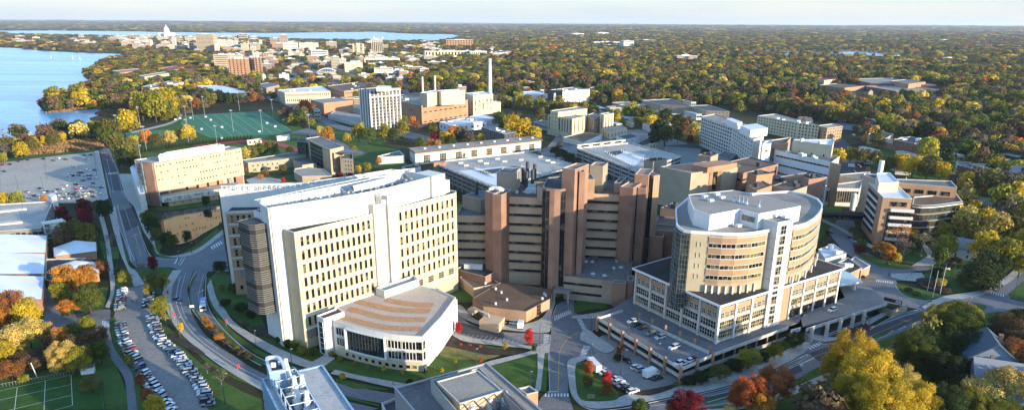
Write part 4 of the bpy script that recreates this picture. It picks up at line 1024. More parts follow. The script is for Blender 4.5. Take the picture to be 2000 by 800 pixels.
def foreground():
 z=31.0
 B=Bld('glass_laboratory','blue-glass laboratory in the foreground with gravel roof and tall white flues',P(600,760,z),'building')
 A=[P(x,y,z)for x,y in((579,723),(630,711),(700,812),(640,830))]
 d=Vector(A[2])-Vector(A[1])
 B.mass([A[0],A[1],(A[1][0]+d.x*2.1,A[1][1]+d.y*2.1),(A[0][0]+d.x*2.1,A[0][1]+d.y*2.1)],0,z,'blue_metal','roof_speckle',.4,'blue_metal',.45)
 z2=z-3
 m0=P(532,718,z2);m1=(A[0][0]-.4,A[0][1]-.6)
 Md=[P(530,728,z2),P(575,716,z2)]
 B.mass([Md[0],Md[1],(Md[1][0]+d.x*2,Md[1][1]+d.y*2),(Md[0][0]+d.x*2,Md[0][1]+d.y*2)],0,z2,'blue_metal','roof_grey',.4,'blue_metal',.3)
 z1=z-1
 Lp=[P(511,739,z1),P(528,735,z1)]
 L4=[Lp[0],Lp[1],(Lp[1][0]+d.x*1.9,Lp[1][1]+d.y*1.9),(Lp[0][0]+d.x*1.9,Lp[0][1]+d.y*1.9)]
 B.mass(L4,0,z1,'blue_metal','roof_speckle',.5,'blue_metal',.45)
 B.fac(L4[3],L4[0],4,8,3.3,12,3.0,2.6,2,2,'white_panel','glass_blue',ft=.1,dep=.15)
 B.fac(L4[0],L4[1],4,8,3.3,1,2.6,2.6,2,2,'white_panel','glass_blue',ft=.1,dep=.15)
 zr=z+3
 c0=Vector(P(536,712,zr));ax=(Vector(P(556,711,zr))-Vector(P(519,698,zr)))
 cap=[P(x,y,zr)for x,y in sm([(526,727),(519,705),(520,697),(528,694),(541,694),(549,698),(557,712),(558,722)],4)]
 B.mass(cap,0,zr,'blue_metal','roof_slate',.9,'white_metal',.7)
 me=MB();me.cyl((0,0),1.1,0,1.5,12);me.cyl((0,0),.85,1.5,4.2,12,.8);me.cyl((0,0),.62,4.2,6.4,12,.55);me.cyl((0,0),.95,3.1,3.5,12);me.box((1.2,0,.9),(1.6,1.6,1.8));fl=me.mesh('flue',['white_metal'])
 for x,y in((551,735),(562,730),(566,746),(578,765),(593,762),(583,785),(602,795)):
  p=P(x,y+8,z2);link(fl,'flue',B.root,(p[0]-B.c[0],p[1]-B.c[1],z2-.4),random.random()*6)
 me=MB();me.box((0,0,1),(2.6,1.8,2));me.tube([(0,0,1.6),(1,1,2.6),(2.6,1.2,2.4),(3.4,1,.4)],[.45]*4,8);un=me.mesh('rooftop_unit',['steel'])
 for x,y in((560,752),(576,748),(586,755),(571,778),(590,780),(606,778),(565,768)):
  p=P(x,y,z2);link(un,'rooftop_unit',B.root,(p[0]-B.c[0],p[1]-B.c[1],z2-.4),random.random()*6)
 w=MB()
 e0=P(532,727,z+1);e1=P(577,717,z+1);dn=d.normalized()
 for k in range(10):
  a=(e0[0]+dn.x*k*4.6,e0[1]+dn.y*k*4.6);c=(e1[0]+dn.x*k*4.6,e1[1]+dn.y*k*4.6);w.bar((*a,z+.6),(*c,z+.6),.16)
  w.bar((*a,z2-.4),(*a,z+.6),.2);w.bar((*c,z2-.4),(*c,z+.6),.2)
 for e in(e0,e1):w.bar((*e,z+.6),(e[0]+dn.x*48,e[1]+dn.y*48,z+.6),.25,.2)
 B.part(w,'pipe_gantry','white_metal')
 w=MB();p=P(534,712,zr);w.box((p[0],p[1],zr),(1.2,.5,1.4));B.part(w,'rooftop_unit','white_metal')
 B.finish()
 z=15.0
 B=Bld('tan_laboratory','flat-roofed tan and grey laboratory at the bottom edge with screened plant room',P(900,780,z),'building')
 c1=P(950,707,z);l1=P(770,756,z);r1=P(1066,806,z)
 back=Vector(r1)-Vector(c1)
 poly=[l1,c1,(c1[0]+back.x*1.5,c1[1]+back.y*1.5),(l1[0]+back.x*1.5,l1[1]+back.y*1.5)]
 B.mass(poly,0,z,'grey_metal','roof_grey',.45,'grey_metal',.5)
 zp=z+4.2;s0=P(841,741,zp);s1=P(936,716,zp);s2=P(1010,790,zp);dd=Vector(s2)-Vector(s1)
 sc=[s0,s1,(s1[0]+dd.x*1.25,s1[1]+dd.y*1.25),(s0[0]+dd.x*1.25,s0[1]+dd.y*1.25)]
 w=MB();w.ring(sc,.35,z-.4,zp);B.part(w,'plant_screen','concrete')
 i0=P(853,744,zp+.6);i1=P(933,722,zp+.6);i2=P(981,762,zp+.6)
 ir=rect3(i0,i1,i2);B.mass(ir,z-.4,zp+.6,'pink_panel','roof_tan',.3,'concrete_pale',.25,nm='plant_room')
 me=MB();me.cyl((0,0),.9,0,3.6,14);me.cyl((0,0),1.0,3.6,3.9,14);fl=me.mesh('flue',['white_metal'])
 for x,y in((912,792),(922,802),(945,782),(956,792)):p=P(x,y+6,z);link(fl,'flue',B.root,(p[0]-B.c[0],p[1]-B.c[1],z-.3),0)
 me=MB();me.box((0,0,1.2),(3,2,2.4));me.tube([(0,0,2),(1.5,0,3),(3,.5,2.6),(4,.5,.6)],[.5]*4,8);un=me.mesh('rooftop_unit',['steel'])
 for x,y in((966,780),(975,790),(985,798),(935,800),(990,785)):p=P(x,y,z);link(un,'rooftop_unit',B.root,(p[0]-B.c[0],p[1]-B.c[1],z-.3),random.random()*3)
 w=MB()
 for k in range(5):a=lerp(P(905,790,zp),P(985,765,zp),k/4);c=(a[0]+dd.x*.5,a[1]+dd.y*.5);w.bar((*a,zp+.3),(*c,zp+.3),.3)
 B.part(w,'plant_frame','dark_metal')
 s=[P(951,709,z+.02),P(938,713,z+.02)];w=MB();w.poly([P(933,714,z-.3),P(952,709,z-.3),(P(952,709,z-.3)[0]+back.x*1.4,P(952,709,z-.3)[1]+back.y*1.4),(P(933,714,z-.3)[0]+back.x*1.4,P(933,714,z-.3)[1]+back.y*1.4)],z-.42);B.part(w,'roof_strip','roof_tan')
 zb=6.0
 B.mass(rect3(P(1012,757,zb),P(1034,752,zb),P(1051,764,zb)),0,zb,'tan_orange','roof_grey',.5,'concrete_pale')
 B.mass([P(745,786,8),P(772,776,8),P(800,810,8),P(760,820,8)],0,8,'white_metal','roof_slate',.8,'concrete_pale')
 B.finish()
foreground()
# ================================================================ BUILDINGS OF THE MIDDLE DISTANCE
def fix_z(z):return z
def pond_block():
 z=30.0
 B=Bld('research_block','cream block with scattered small square windows above the dark pond',P(380,380,0),'building')
 A=[P(300,318,z),P(471,289,z),P(430,277,z),P(262,313,z)]
 A=[A[0],A[1],(A[1][0]-12,A[1][1]+8),P(262,312,z)]
 zb=9.5
 w=MB();w.prism(A,zb,z-.1,0,top=False,bot=True);B.part(w,'wall','cream_masonry')
 w=MB();w.ring(A,.5,z-.7,z+.1);B.part(w,'parapet','concrete_pale');w=MB();w.poly(inset(A,.4),z-.6);B.part(w,'roof','roof_tan')
 d=(Vector(A[1])-Vector(A[0])).normalized();L=(Vector(A[1])-Vector(A[0])).length;bk=Vector((-d.y,d.x))
 core=[tuple(Vector(A[0])+d*8+bk*3),tuple(Vector(A[1])-d*1+bk*3),tuple(Vector(A[1])-d*1+bk*12),tuple(Vector(A[0])+d*1+bk*12)]
 w=MB();w.prism(core,0,zb,0);B.part(w,'lower_wall','tan_orange')
 rng=random.Random(5)
 for r,z0 in enumerate((12.5,17.5,22.3,26.8)):
  for k in range(28):
   if rng.random()<.62:
    p=Vector(A[0])+d*(L*(k+.7)/28.6)+Vector((d.y,-d.x))*.03
    B.win(win_mesh(1.15,1.15,1,1,'cream','glass',.08,.12),p.x,p.y,z0,atan2(d.y,d.x))
 cm=MB();cm.box((0,0,zb/2),(.8,.8,zb));cm=cm.mesh('column',['concrete_pale'])
 for t in(0.01,.12,.985):p=Vector(A[0])+d*L*t+bk*.8;link(cm,'column',B.root,(p.x-B.c[0],p.y-B.c[1],0),atan2(d.y,d.x))
 for k in range(5):
  p=Vector(A[0])+d*(L*(.33+.12*k))+bk*2.9;B.win(win_mesh(1.8,4,1,1,'brown_brick','glass',.1,.2),p.x,p.y,5.2,atan2(d.y,d.x))
 for k in range(2):p=Vector(A[0])+d*(L*(.78+.07*k))+bk*2.9;B.win(win_mesh(3.6,5,3,3,'white_panel','glass_pale',.12,.15),p.x,p.y,4.2,atan2(d.y,d.x))
 w=MB();q0=Vector(A[0])+d*(L*.885);q1=Vector(A[0])+d*(L*.98);w.prism([tuple(q0-bk*.05),tuple(q1-bk*.05),tuple(q1+bk*.3),tuple(q0+bk*.3)],0,zb,0);B.part(w,'dark_portal','brown_brick')
 zg=7.5
 G=[P(320,378,zg),P(462,352,zg),P(476,368-6,zg),P(480,348,zg),P(340,372-4,zg)]
 g0=P(316,385,zg);g1=P(478,362,zg);gd=(Vector(g1)-Vector(g0)).normalized();gb=Vector((-gd.y,gd.x))
 pod=[g0,g1,tuple(Vector(g1)+gb*15),tuple(Vector(g0)+gb*12)]
 w=MB();w.prism(pod,3.8,zg-.1,0,top=False,bot=True);B.part(w,'gallery_wall','white_panel');w=MB();w.poly(pod,zg-.08);B.part(w,'gallery_roof','roof_tan')
 L2=(Vector(g1)-Vector(g0)).length;B.fac(g0,g1,4.2,1,1,1,L2*.97,2.7,34,2,'white_panel','glass_pale',ft=.12,dep=.2)
 a=Vector(g0)+gd*4+gb*1;c=Vector(g1)+gb*1;w=MB();w.prism([tuple(a),tuple(c),tuple(c+gb*12),tuple(a+gb*10)],0,3.8,0);B.part(w,'base','tan_orange')
 B.fac(tuple(a),tuple(c),1.5,1,1,9,1.2,1.2,1,1,'cream','glass',1,4)
 s0=P(262,313,z);s1=P(278,316,z)
 w=MB();p=[P(264,314,z),P(276,316.5,z)];e=(Vector(p[1])-Vector(p[0]))
 w.prism([p[0],p[1],(p[1][0]+2,p[1][1]+5),(p[0][0]+2,p[0][1]+5)],0,z-1,0);B.part(w,'stair_glass','glass_pale')
 w=MB()
 for k in range(12):
  zz=1+k*2.5;w.bar((*p[0],zz),(*p[1],zz),.3);w.bar((*p[0],zz),(*p[1],zz+2.5),.15)
 for q in p:w.bar((*q,0),(*q,z),.4)
 B.part(w,'stair_frame','steel')
 w=MB();q=[P(280,317,z-.2),P(297,318.5,z-.2)];w.prism([(q[0][0]-.2,q[0][1]-.3),(q[1][0]-.2,q[1][1]-.3),(q[1][0]+1,q[1][1]+2),(q[0][0]+1,q[0][1]+2)],0,z-.2,0);B.part(w,'end_wall','brown_brick')
 zp=34.5
 pp=[P(303,316,zp-2),P(444,287,zp-2)]
 R0=Vector(A[0])+d*6+bk*3;R1=Vector(A[0])+d*(L-12)+bk*3
 rp=[tuple(R0),tuple(R1),tuple(R1+bk*7),tuple(R0+d*10+bk*7)]
 w=MB();w.ring(rp,.3,z-.5,zp-.6);w.poly(inset(rp,.2),z+1);B.part(w,'plant_screen','white_bright')
 me=MB();me.box((0,0,1),(3.4,2.2,2));me.cyl((0,0),.7,2,3,8);me=me.mesh('rooftop_unit',['white_metal'])
 for k in range(10):p=R0+d*(4+k*5.2)+bk*4;link(me,'rooftop_unit',B.root,(p.x-B.c[0],p.y-B.c[1],z+1),.4*k)
 a0=P(254,326,14);a1=P(276,395,9)
 B.mass([P(254,327,12),P(262,322,12),P(283,375,12),P(272,378,12)],0,12,'concrete_pale','roof_white',.8,'white_bright',nm='annex_wall')
 B.finish()
pond_block()
def pharmacy():
 z=22.0
 B=Bld('college_block','tan-ended slab with dark glass flank beside the running track',P(650,340,0),'building')
 A=[P(644,292,z),P(671,286,z),P(625,266,z),P(597,270,z)]
 B.mass(A,0,z,'tan_masonry','roof_grey',.5,'concrete_pale')
 B.fac(A[3],A[0],3,5,3.6,1,34,3.2,16,2,'dark_metal','glass_green',m0=2,m1=10,ft=.1)
 a=P(665,310,14);
 B.mass([P(664,309,15),P(690,311,15),P(688,300,15),P(664,298,15)],0,15,'tan_masonry','roof_grey',.5,'concrete_pale',nm='wing_wall')
 B.fac(P(664,309,15),P(690,311,15),2,4,3.3,3,1.3,1.9,1,1,'concrete_pale','glass',m0=4,m1=1)
 B.fac(P(645,292.5,z),P(671,286.5,z),3,4,4,1,1.1,4,1,2,'dark_metal','glass',m0=1,m1=11)
 w=MB();w.prism([P(660,298,19),P(697,299,19),P(690,292,19),P(671,289,19)],18.4,19,bot=True);B.part(w,'roof_canopy','dark_metal')
 B.mass([P(580,277,19),P(597,279,19),P(601,272,19),P(586,271,19)],0,19,'glass_green','roof_slate',.4,'dark_metal',nm='glass_wing')
 B.finish()
 B=Bld('college_wing','low tan wing with planted brown roof beside the dark glass slab',P(540,340,0),'building')
 z=8.5
 B.mass([P(484,318,z),P(550,312,z),P(606,300,z),P(596,292,z),P(530,304,z),P(473,312,z)],0,z,'tan_masonry','roof_gravel',.5,'concrete_pale')
 w=MB();w.poly([P(519,310,z),P(522,305,z),P(588,297,z),P(596,302,z)],z-.45);B.part(w,'planted_roof','roof_green')
 B.fac(P(484,318,z),P(550,312,z),5,1,1,6,1.3,1.5,1,1,'concrete_pale','glass',2);B.fac(P(484,318,z),P(550,312,z),1,1,1,4,2.6,2.2,2,1,'concrete_pale','glass',2)
 B.mass([P(590,322,8),P(618,318,8),P(600,308,8),P(572,312,8)],0,8,'tan_masonry','roof_slate',.4,'dark_metal')
 B.mass([P(574,335,6.5),P(590,344,6.5),P(648,343,6.5),P(632,330,6.5),P(600,326,6.5),P(576,329,6.5)],0,6.5,'tan_masonry','roof_gravel',.5,'concrete_pale')
 B.fac(P(610,346,6),P(646,345,6),.8,1,1,5,2,3,1,2,'tan_masonry','glass',1)
 B.finish()
pharmacy()
def block(name,label,l,c,r,z,wall,roof='roof_gravel',cols=(0,0),rows=0,ww=1.4,wh=1.6,fr='concrete_pale',gl='glass',ribbon=False,cat='building',group=None,par=.6,z0=1.2,cop='concrete_pale',units=0,nx=1,base=0,unit_m='white_metal',quad4=None):
 A,K,R=P(*l,z),P(*c,z),P(*r,z)
 pl=rect3(A,K,R)if quad4 is None else[A,K,R,P(*quad4,z)]
 B=Bld(name,label,mid(pl),cat,group)
 B.mass(pl,base,z,wall,roof,par,cop)
 if rows:
  fh=(z-z0)/rows
  for(a,b_,n)in((A,K,cols[0]),(K,R,cols[1])):
   if not n:continue
   L=(Vector(b_)-Vector(a)).length
   if ribbon:B.fac(a,b_,z0+fh*.25,rows,fh,1,L*.94,min(wh,fh*.55),max(2,n),1,fr,gl,ft=.15)
   else:B.fac(a,b_,z0+fh*.22,rows,fh,n,ww,min(wh,fh*.7),nx,1,fr,gl,m0=L*.02,ft=.1)
 if units:
  me=MB();me.box((0,0,1),(3.2,2.2,2));me=me.mesh('rooftop_unit',[unit_m]);rng=random.Random(int(c[0]))
  for k in range(units):
   s,t=rng.uniform(.15,.85),rng.uniform(.2,.8)
   x=K[0]+(A[0]-K[0])*s+(R[0]-K[0])*t;y=K[1]+(A[1]-K[1])*s+(R[1]-K[1])*t
   link(me,'rooftop_unit',B.root,(x-B.c[0],y-B.c[1],z-par),rng.random(),(rng.uniform(.6,1.6),rng.uniform(.6,1.4),rng.uniform(.6,1.5)))
 B.finish();return B
def parking(label,cor,z,ins,lev,face,nb,m='brown_brick'):
 pl=[P(*p,z)for p in cor]
 B=Bld('parking_structure',label,mid(pl),'car park')
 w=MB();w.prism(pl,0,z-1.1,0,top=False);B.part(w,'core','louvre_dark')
 w=MB();w.poly(inset(pl,.2),z-1.05);B.part(w,'roof_deck','concrete')
 w=MB();w.ring([tuple(x)for x in inset(pl,-.2)],.35,z-1.3,z);B.part(w,'parapet','concrete_pale')
 for k in range(lev-1):
  w=MB();zz=z-1.3-(k+1)*(z-1)/lev;w.ring([tuple(x)for x in inset(pl,-.2)],.35,zz,zz+1.35);B.part(w,'spandrel',face)
 pm=MB();pm.box((0,0,z/2+.1),(.8,.7,z+.2));pm=pm.mesh('pier',[face]);n=len(pl);cpl=pl
 for i in range(2):
  a,c=cpl[i],cpl[(i+1)%n];cnt=nb[i]
  for k in range(cnt+1):p=lerp(a,c,k/cnt);link(pm,'pier',B.root,(p[0]-B.c[0],p[1]-B.c[1]-.15,0),atan2(c[1]-a[1],c[0]-a[0]))
 pit=[P(*p,z)for p in ins[0]]
 w=MB();w.poly(pit,z-1.02);B.part(w,'pale_deck','roof_white')  # pale blue-white sheet over part of the roof deck
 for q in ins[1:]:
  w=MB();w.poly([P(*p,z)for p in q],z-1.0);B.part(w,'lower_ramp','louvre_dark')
 lm=MB();lm.cyl((0,0),.1,0,6,6,.07);lm.box((0,0,6),(1.6,.3,.15));lm=lm.mesh('lamp',['steel'])
 c0,c1,c2=pl[0],pl[1],pl[2]
 for s in(.15,.4,.65,.88):
  for t in(.12,.37,.62,.87):
   x=c1[0]+(c0[0]-c1[0])*s+(c2[0]-c1[0])*t;y=c1[1]+(c0[1]-c1[1])*s+(c2[1]-c1[1])*t;link(lm,'deck_lamp',B.root,(x-B.c[0],y-B.c[1],z-1))
 return B
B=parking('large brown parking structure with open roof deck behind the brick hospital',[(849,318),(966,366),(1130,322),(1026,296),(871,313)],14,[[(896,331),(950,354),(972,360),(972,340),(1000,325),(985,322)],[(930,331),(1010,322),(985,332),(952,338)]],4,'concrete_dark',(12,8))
me=MB();me.box((0,0,1),(4,.4,1.4));me=me.mesh('barrier',['concrete_pale'])
for x,y in((900,318),(911,323),(938,314),(950,319),(972,310),(986,315),(1018,312),(1056,306),(1070,313),(1080,317)):p=P(x,y,14);link(me,'barrier',B.root,(p[0]-B.c[0],p[1]-B.c[1],13),.4)
tm=MB()
for k in range(18):p=lerp(P(1018,326,13),P(1060,344,13),k/17);tm.box((p[0],p[1],14),(.5,1,1.4))
for k in range(14):p=lerp(P(928,330,13),P(968,346,13),k/13);tm.box((p[0],p[1],14),(.5,1,1.4))
B.part(tm,'ramp_fins','concrete_pale');w=MB();q=[P(847,317,16),P(868,316,16)];w.prism([q[0],q[1],(q[1][0]+1,q[1][1]+5),(q[0][0]+1,q[0][1]+5)],0,16);B.part(w,'stair_head','brown_brick')
B.finish()
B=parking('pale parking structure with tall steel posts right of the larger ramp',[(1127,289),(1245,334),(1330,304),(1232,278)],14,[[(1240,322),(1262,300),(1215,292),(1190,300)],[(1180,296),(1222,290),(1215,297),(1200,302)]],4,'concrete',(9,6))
w=MB();a,c=P(1127,289,14),P(1245,334,14)
for k in range(9):p=lerp(a,c,k/8);w.bar((p[0],p[1]-.6,0),(p[0],p[1]-.6,16.4),.5)
w.bar((a[0],a[1]-.6,16.4),(c[0],c[1]-.6,16.4),.5);B.part(w,'steel_posts','steel')
w=MB();a,c=P(1127,288,14),P(1222,277,14);w.prism([a,c,(c[0],c[1]+1),(a[0],a[1]+1)],12.6,16.4);B.part(w,'end_wall','concrete_pale')
B.fac(a,c,13.8,1,1,4,9,1.6,1,1,'concrete_pale','glass',3,3)
w=MB()
for k in range(16):p=lerp(P(1214,296,13),P(1268,317,13),k/15);w.box((p[0],p[1],14),(.6,1.2,2))
for k in range(14):p=lerp(P(1182,298,13),P(1240,326,13),k/13);w.box((p[0],p[1],14),(.6,1.2,1.5))
B.part(w,'ramp_fins','concrete_pale');B.finish()
zH=HZ(815,322,0,811,297)
B=Bld('laboratory_hall','long low white-panelled hall with overhanging brown roof edge behind parking structure',P(930,320,0),'building')
a,c,e=P(811,297,zH),P(1057,272,zH),P(1040,266,zH);bk=(e[0]-c[0],e[1]-c[1]);pl=[a,c,(c[0]+bk[0],c[1]+bk[1]),P(800,289,zH)]
B.mass(pl,0,zH-1.2,'white_panel','roof_gravel',.3,'white_panel')
w=MB();o=[tuple(x)for x in inset(pl,-1.2)];w.ring(o,.5,zH-1.3,zH+.1);w.poly(inset(o,.3),zH-1.29);B.part(w,'eave','roof_brown');w=MB();w.poly(inset(o,.4),zH-.1);B.part(w,'roof','roof_gravel')
B.fac(a,c,1.5,1,1,8,6.5,zH-5,4,3,'tan_masonry','glass',3,3,ft=.3)
B.fac(a,c,.3,1,1,26,.35,zH-2,1,1,None,'glass',1,1)
me=MB();me.box((0,0,.6),(2,1.4,1.2));me=me.mesh('rooftop_unit',['white_metal'])
for k in range(9):p=lerp(P(830,291,zH),P(1040,270,zH),k/8);link(me,'rooftop_unit',B.root,(p[0]-B.c[0],p[1]-B.c[1],zH),.3)
B.finish()
Z=33.
B=block('hospital_block','tan windowless block with orange roof between brick piers and curved hospital',(1290,325),(1350,338),(1441,327),Z,'tan_masonry','roof_orange',base=8)
w=MB();a,c=P(1350,338,Z),P(1441,327,Z)
for t0,t1,mm in((.40,.47,'brown_brick'),(.57,.66,'brown_brick')):
 w=MB();p,q=lerp(a,c,t0),lerp(a,c,t1);w.prism([(p[0]-.3,p[1]-.5),(q[0]-.3,q[1]-.5),q,p],8,Z+.4);B.part(w,'brick_pier',mm)
B.fac(lerp(a,c,.47),lerp(a,c,.57),9,1,1,1,4.6,Z-10,2,6,'dark_metal','glass_warm')
w=MB();w.prism([P(1352,322,Z+3),P(1382,327,Z+3),P(1440,318,Z+3),P(1410,312,Z+3),P(1358,318,Z+3)],Z-.5,Z+3);B.part(w,'roof_block','roof_orange')
HB=[
 ('hospital_block','brown-roofed hospital link left of the tan windowless block',(1235,440),(1300,452),(1345,430),12,'brown_brick','roof_brown',0,0),
 ('hospital_block','small tan rooftop block above pale parking structure',(1258,312),(1276,315),(1303,310),26,'pale_brick','roof_orange',0,0),
 ('hospital_block','brown cube-headed brick block behind the tan windowless block',(1362,303),(1388,306),(1403,300),34,'pale_brick','roof_orange',0,0),
 ('hospital_block','broad dark brown-roofed hospital wing with brick fronts behind the curved hospital',(1395,322),(1450,338),(1520,320),30,'brown_brick','roof_brown',4,1),
 ('hospital_block','orange-brick penthouse block between two brown roofs',(1460,337),(1478,342),(1510,338),33,'orange_brick','roof_brown',0,0),
 ('hospital_block','wide brown roof with tan notched walls behind the curved hospital',(1475,352),(1512,362),(1615,345),25,'pale_brick','roof_brown',3,1),
 ('hospital_block','orange-brick stub with dark roof pipes behind curved hospital',(1460,362),(1478,372),(1508,362),29,'orange_brick','roof_orange',0,0),
 ('hospital_block','tan and brick wing with dark ribbon window behind the curved hospital',(1508,362),(1540,352),(1577,363),27,'pale_brick','roof_brown',3,1),
 ('hospital_block','dark brick stair block at the right end of the brown roofs',(1565,342),(1580,350),(1610,346),30,'brown_brick','roof_brown',0,0),
 ('hospital_block','low pink-walled link with brown deck left of the curved hospital',(1290,405),(1315,395),(1350,400),18,'tan_orange','roof_brown',0,0),
]
for nm,lb,l,c,r,z,wl,rf,rw,rb in HB:
 B=block(nm,lb,l,c,r,z,wl,rf,(6,6),rw,wh=1.3,ribbon=True,gl='glass',fr='dark_metal',group=None,units=2,unit_m='dark_metal',cop='concrete_dark')
block('hospital_tower','plain tan brick stair tower right of the brown roofs',(1622,316),(1625,318),(1643,322),30,'tan_orange','roof_brown',cop='concrete_pale')
B=block('ward_building','white metal-clad ward building with dark ribbon windows behind the brown roofs',(1513,292),(1514,293),(1625,316),27,'white_metal','roof_grey',(0,14),4,wh=1.5,ribbon=True,fr='white_metal',units=5,quad4=(1640,305))
w=MB();w.prism([P(1514,291,33),P(1560,300,33),P(1605,300,33),P(1560,289,33)],26,33);
block('ward_building','cream upper block with white flat roof beyond the metal-clad ward',(1549,272),(1552,274),(1626,284),36,'cream','roof_white',(0,3),3,units=3,quad4=(1630,272))
block('ward_building','tan brick wing with white panel front joining the clad ward',(1488,276),(1490,278),(1535,280),32,'tan_orange','roof_brown',(0,3),4,quad4=(1545,268))
block('stair_tower','white glazed stair shaft against the tan brick wing',(1488,280),(1490,281),(1506,280),34,'white_metal','roof_white',(0,1),4,ww=3,quad4=(1508,272))
z=30.0
B=Bld('veterans_hospital','long grey slab with rows of small windows and white roof boxes',P(1420,270,0),'hospital')
sl=[P(1370,227,z),P(1432,248,z),P(1472,272,z),P(1492,265,z),P(1470,248,z),P(1398,222,z)]
B.mass(sl,0,z,'concrete_pale','roof_gravel',.6,'concrete_pale')
B.cap=100
B.fac(sl[1],sl[2],3.2,8,3.3,9,2.6,1.7,1,1,'concrete','glass',1)
B.fac(sl[0],sl[1],3.2,8,3.3,14,3.2,1.7,1,1,'concrete','glass',1)
w=MB();w.prism([P(1418,232,z+5),P(1440,241,z+5),P(1450,238,z+5),P(1428,230,z+5)],z-.5,z+5);B.part(w,'roof_house','white_metal')
w=MB();w.prism([P(1446,245,z+6),P(1466,254,z+6),P(1500,250,z+6),P(1478,241,z+6)],z-.5,z+6);B.part(w,'roof_house','white_metal')
B.finish()
block('clinic','dark stepped clinic wing at the foot of the long grey slab',(1400,305),(1425,312),(1440,300),9,'concrete_dark','roof_grey',(4,3),2)
def curved_office():
 z=27.0
 B=Bld('curved_office','pink brick office with bowed ribbon-glass front and white roof',P(1760,430,0),'office')
 K=P(1725,385,30);Kz=28.5
 fr0,fr1=P(1725,385,Kz),P(1782,388,Kz);bl=P(1697,357,Kz)
 A=[fr0,fr1,P(1752,360,Kz),bl]
 B.mass(A,0,Kz,'tan_orange','roof_white',.5,'white_bright')
 L=(Vector(fr0)-Vector(bl)).length
 for k in range(6):
  B.fac(bl,fr0,3.6+k*4.1,1,1,1,L*.66,2.2,9,1,'dark_metal','glass',m0=1,m1=9,ft=.12)
 w=MB()
 for k in range(1,6):a,c=lerp(bl,fr0,.06),lerp(bl,fr0,.72);w.bar((a[0]-.2,a[1]-.1,2.6+k*4.1),(c[0]-.2,c[1]-.1,2.6+k*4.1),.3,1.2)
 B.part(w,'spandrel','white_panel')
 B.fac(fr0,fr1,23.6,1,1,1,8.6,2.6,5,1,'dark_metal','glass',m0=3,m1=1)
 for k in range(5):
  z1=20.8-k*4.2;s0,s1=lerp(fr0,fr1,.30),lerp(fr0,fr1,1.1);w=MB();w.prism([(s0[0],s0[1]-1.5),(s1[0],s1[1]-1.5),s1,s0],z1,z1+1.7);B.part(w,'balcony_band','white_panel')
  B.fac((s0[0],s0[1]-1.2),(s1[0],s1[1]-1.2),z1-2.4,1,1,1,10,2.3,6,1,'dark_metal','glass',ft=.1)
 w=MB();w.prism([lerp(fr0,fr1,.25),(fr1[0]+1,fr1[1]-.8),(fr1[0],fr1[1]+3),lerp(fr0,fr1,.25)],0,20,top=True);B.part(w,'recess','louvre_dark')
 z2=22.5
 cv=sm([(1782,399),(1800,401),(1825,400),(1850,397),(1880,393)],3);pts=[P(x,y,z2)for x,y in cv]
 n=len(pts);bk=P(1868,378,z2);bl2=P(1785,384,z2)
 B.mass(pts+[bk,bl2],0,z2,'louvre_dark','roof_brown',.5,'white_panel',nm='glass_wing_wall')
 for i in range(0,n-1):
  a,c=pts[i],pts[i+1];Ls=(Vector(c)-Vector(a)).length
  for k in range(5):B.fac(a,c,z2-4.3-k*4.0,1,1,1,Ls,2.9,3,2,'dark_metal','glass_green',ft=.1)
 for k in range(6):
  w=MB();zz=z2-1.2-k*4.0
  for i in range(n-1):w.bar((pts[i][0],pts[i][1]-.35,zz),(pts[i+1][0],pts[i+1][1]-.35,zz),.7,.55)
  B.part(w,'cornice','pale_brick' if k else 'white_panel')
 z3=28.5
 U0,U1=P(1750,358,z3),P(1868,364,z3)
 U=[P(1775,376,z3),P(1866,365,z3)]
 ua,ub=P(1753,357,z3),P(1870,366,z3);uc=P(1858,353,z3);ud=P(1752,349,z3)
 B.mass([ua,ub,uc,ud],0,z3,'tan_orange','roof_grey',.5,'concrete_pale',nm='rear_wall',rn='rear_roof')
 B.fac(ua,ub,z3-5.6,1,1,4,4.8,2.5,3,1,'dark_metal','glass',m0=2,m1=2,ft=.15)
 zp=33.5
 B.mass([P(1717,358,zp),P(1756,355,zp),P(1738,337,zp),P(1712,338,zp)],Kz-.5,zp,'cream','roof_white',.4,'white_bright',nm='penthouse')
 w=MB();p=P(1719,335,33);w.cyl(p,1.5,28,40,12);B.part(w,'chimney','white_bright')
 B.mass([P(1686,341,Kz),P(1716,351,Kz),P(1712,340,Kz),P(1690,338,Kz)],0,Kz,'pink_panel','roof_slate',.6,'white_bright',nm='wing_wall')
 cm=MB();cm.box((0,0,2),(.6,.6,4));cm=cm.mesh('column',['white_panel'])
 for t in(.15,.5,.85):p=lerp(pts[0],pts[-1],t);link(cm,'column',B.root,(p[0]-B.c[0],p[1]-B.c[1]-1,0))
 B.finish()
curved_office()
B=block('footbridge','dark enclosed footbridge leading to the bowed-glass office',(1607,414),(1608,415),(1688,419),9,'dark_metal','roof_dark',(0,1),1,ww=30,wh=1.6,fr=None,quad4=(1686,414),base=5,cop='dark_metal',z0=5.4)
B=block('clinic','low cream colonnaded clinic under the tan stair tower',(1610,362),(1614,366),(1680,368),13,'white_panel','roof_gravel',(0,14),1,ww=1.3,wh=8,fr='tan_masonry',quad4=(1685,352),z0=0)
w=MB();p=P(1664,410,0);w.cyl(p,1.8,0,11,14);w.cyl(p,1.8,11,11.8,14,.6);w.thing('storage_tank','white_bright',(p[0],p[1],0),'upright white gas tank beside the dark footbridge','tank')
block('car_park_deck','small rooftop car park right of the tan stair tower',(1640,340),(1643,343),(1685,350),9,'concrete','asphalt_old',cat='car park',quad4=(1700,335))
block('entrance_wing','low orange-brick lobby behind the teal entrance canopy',(1628,515),(1655,536),(1684,522),6,'tan_orange','roof_brown',cop='concrete',units=3)
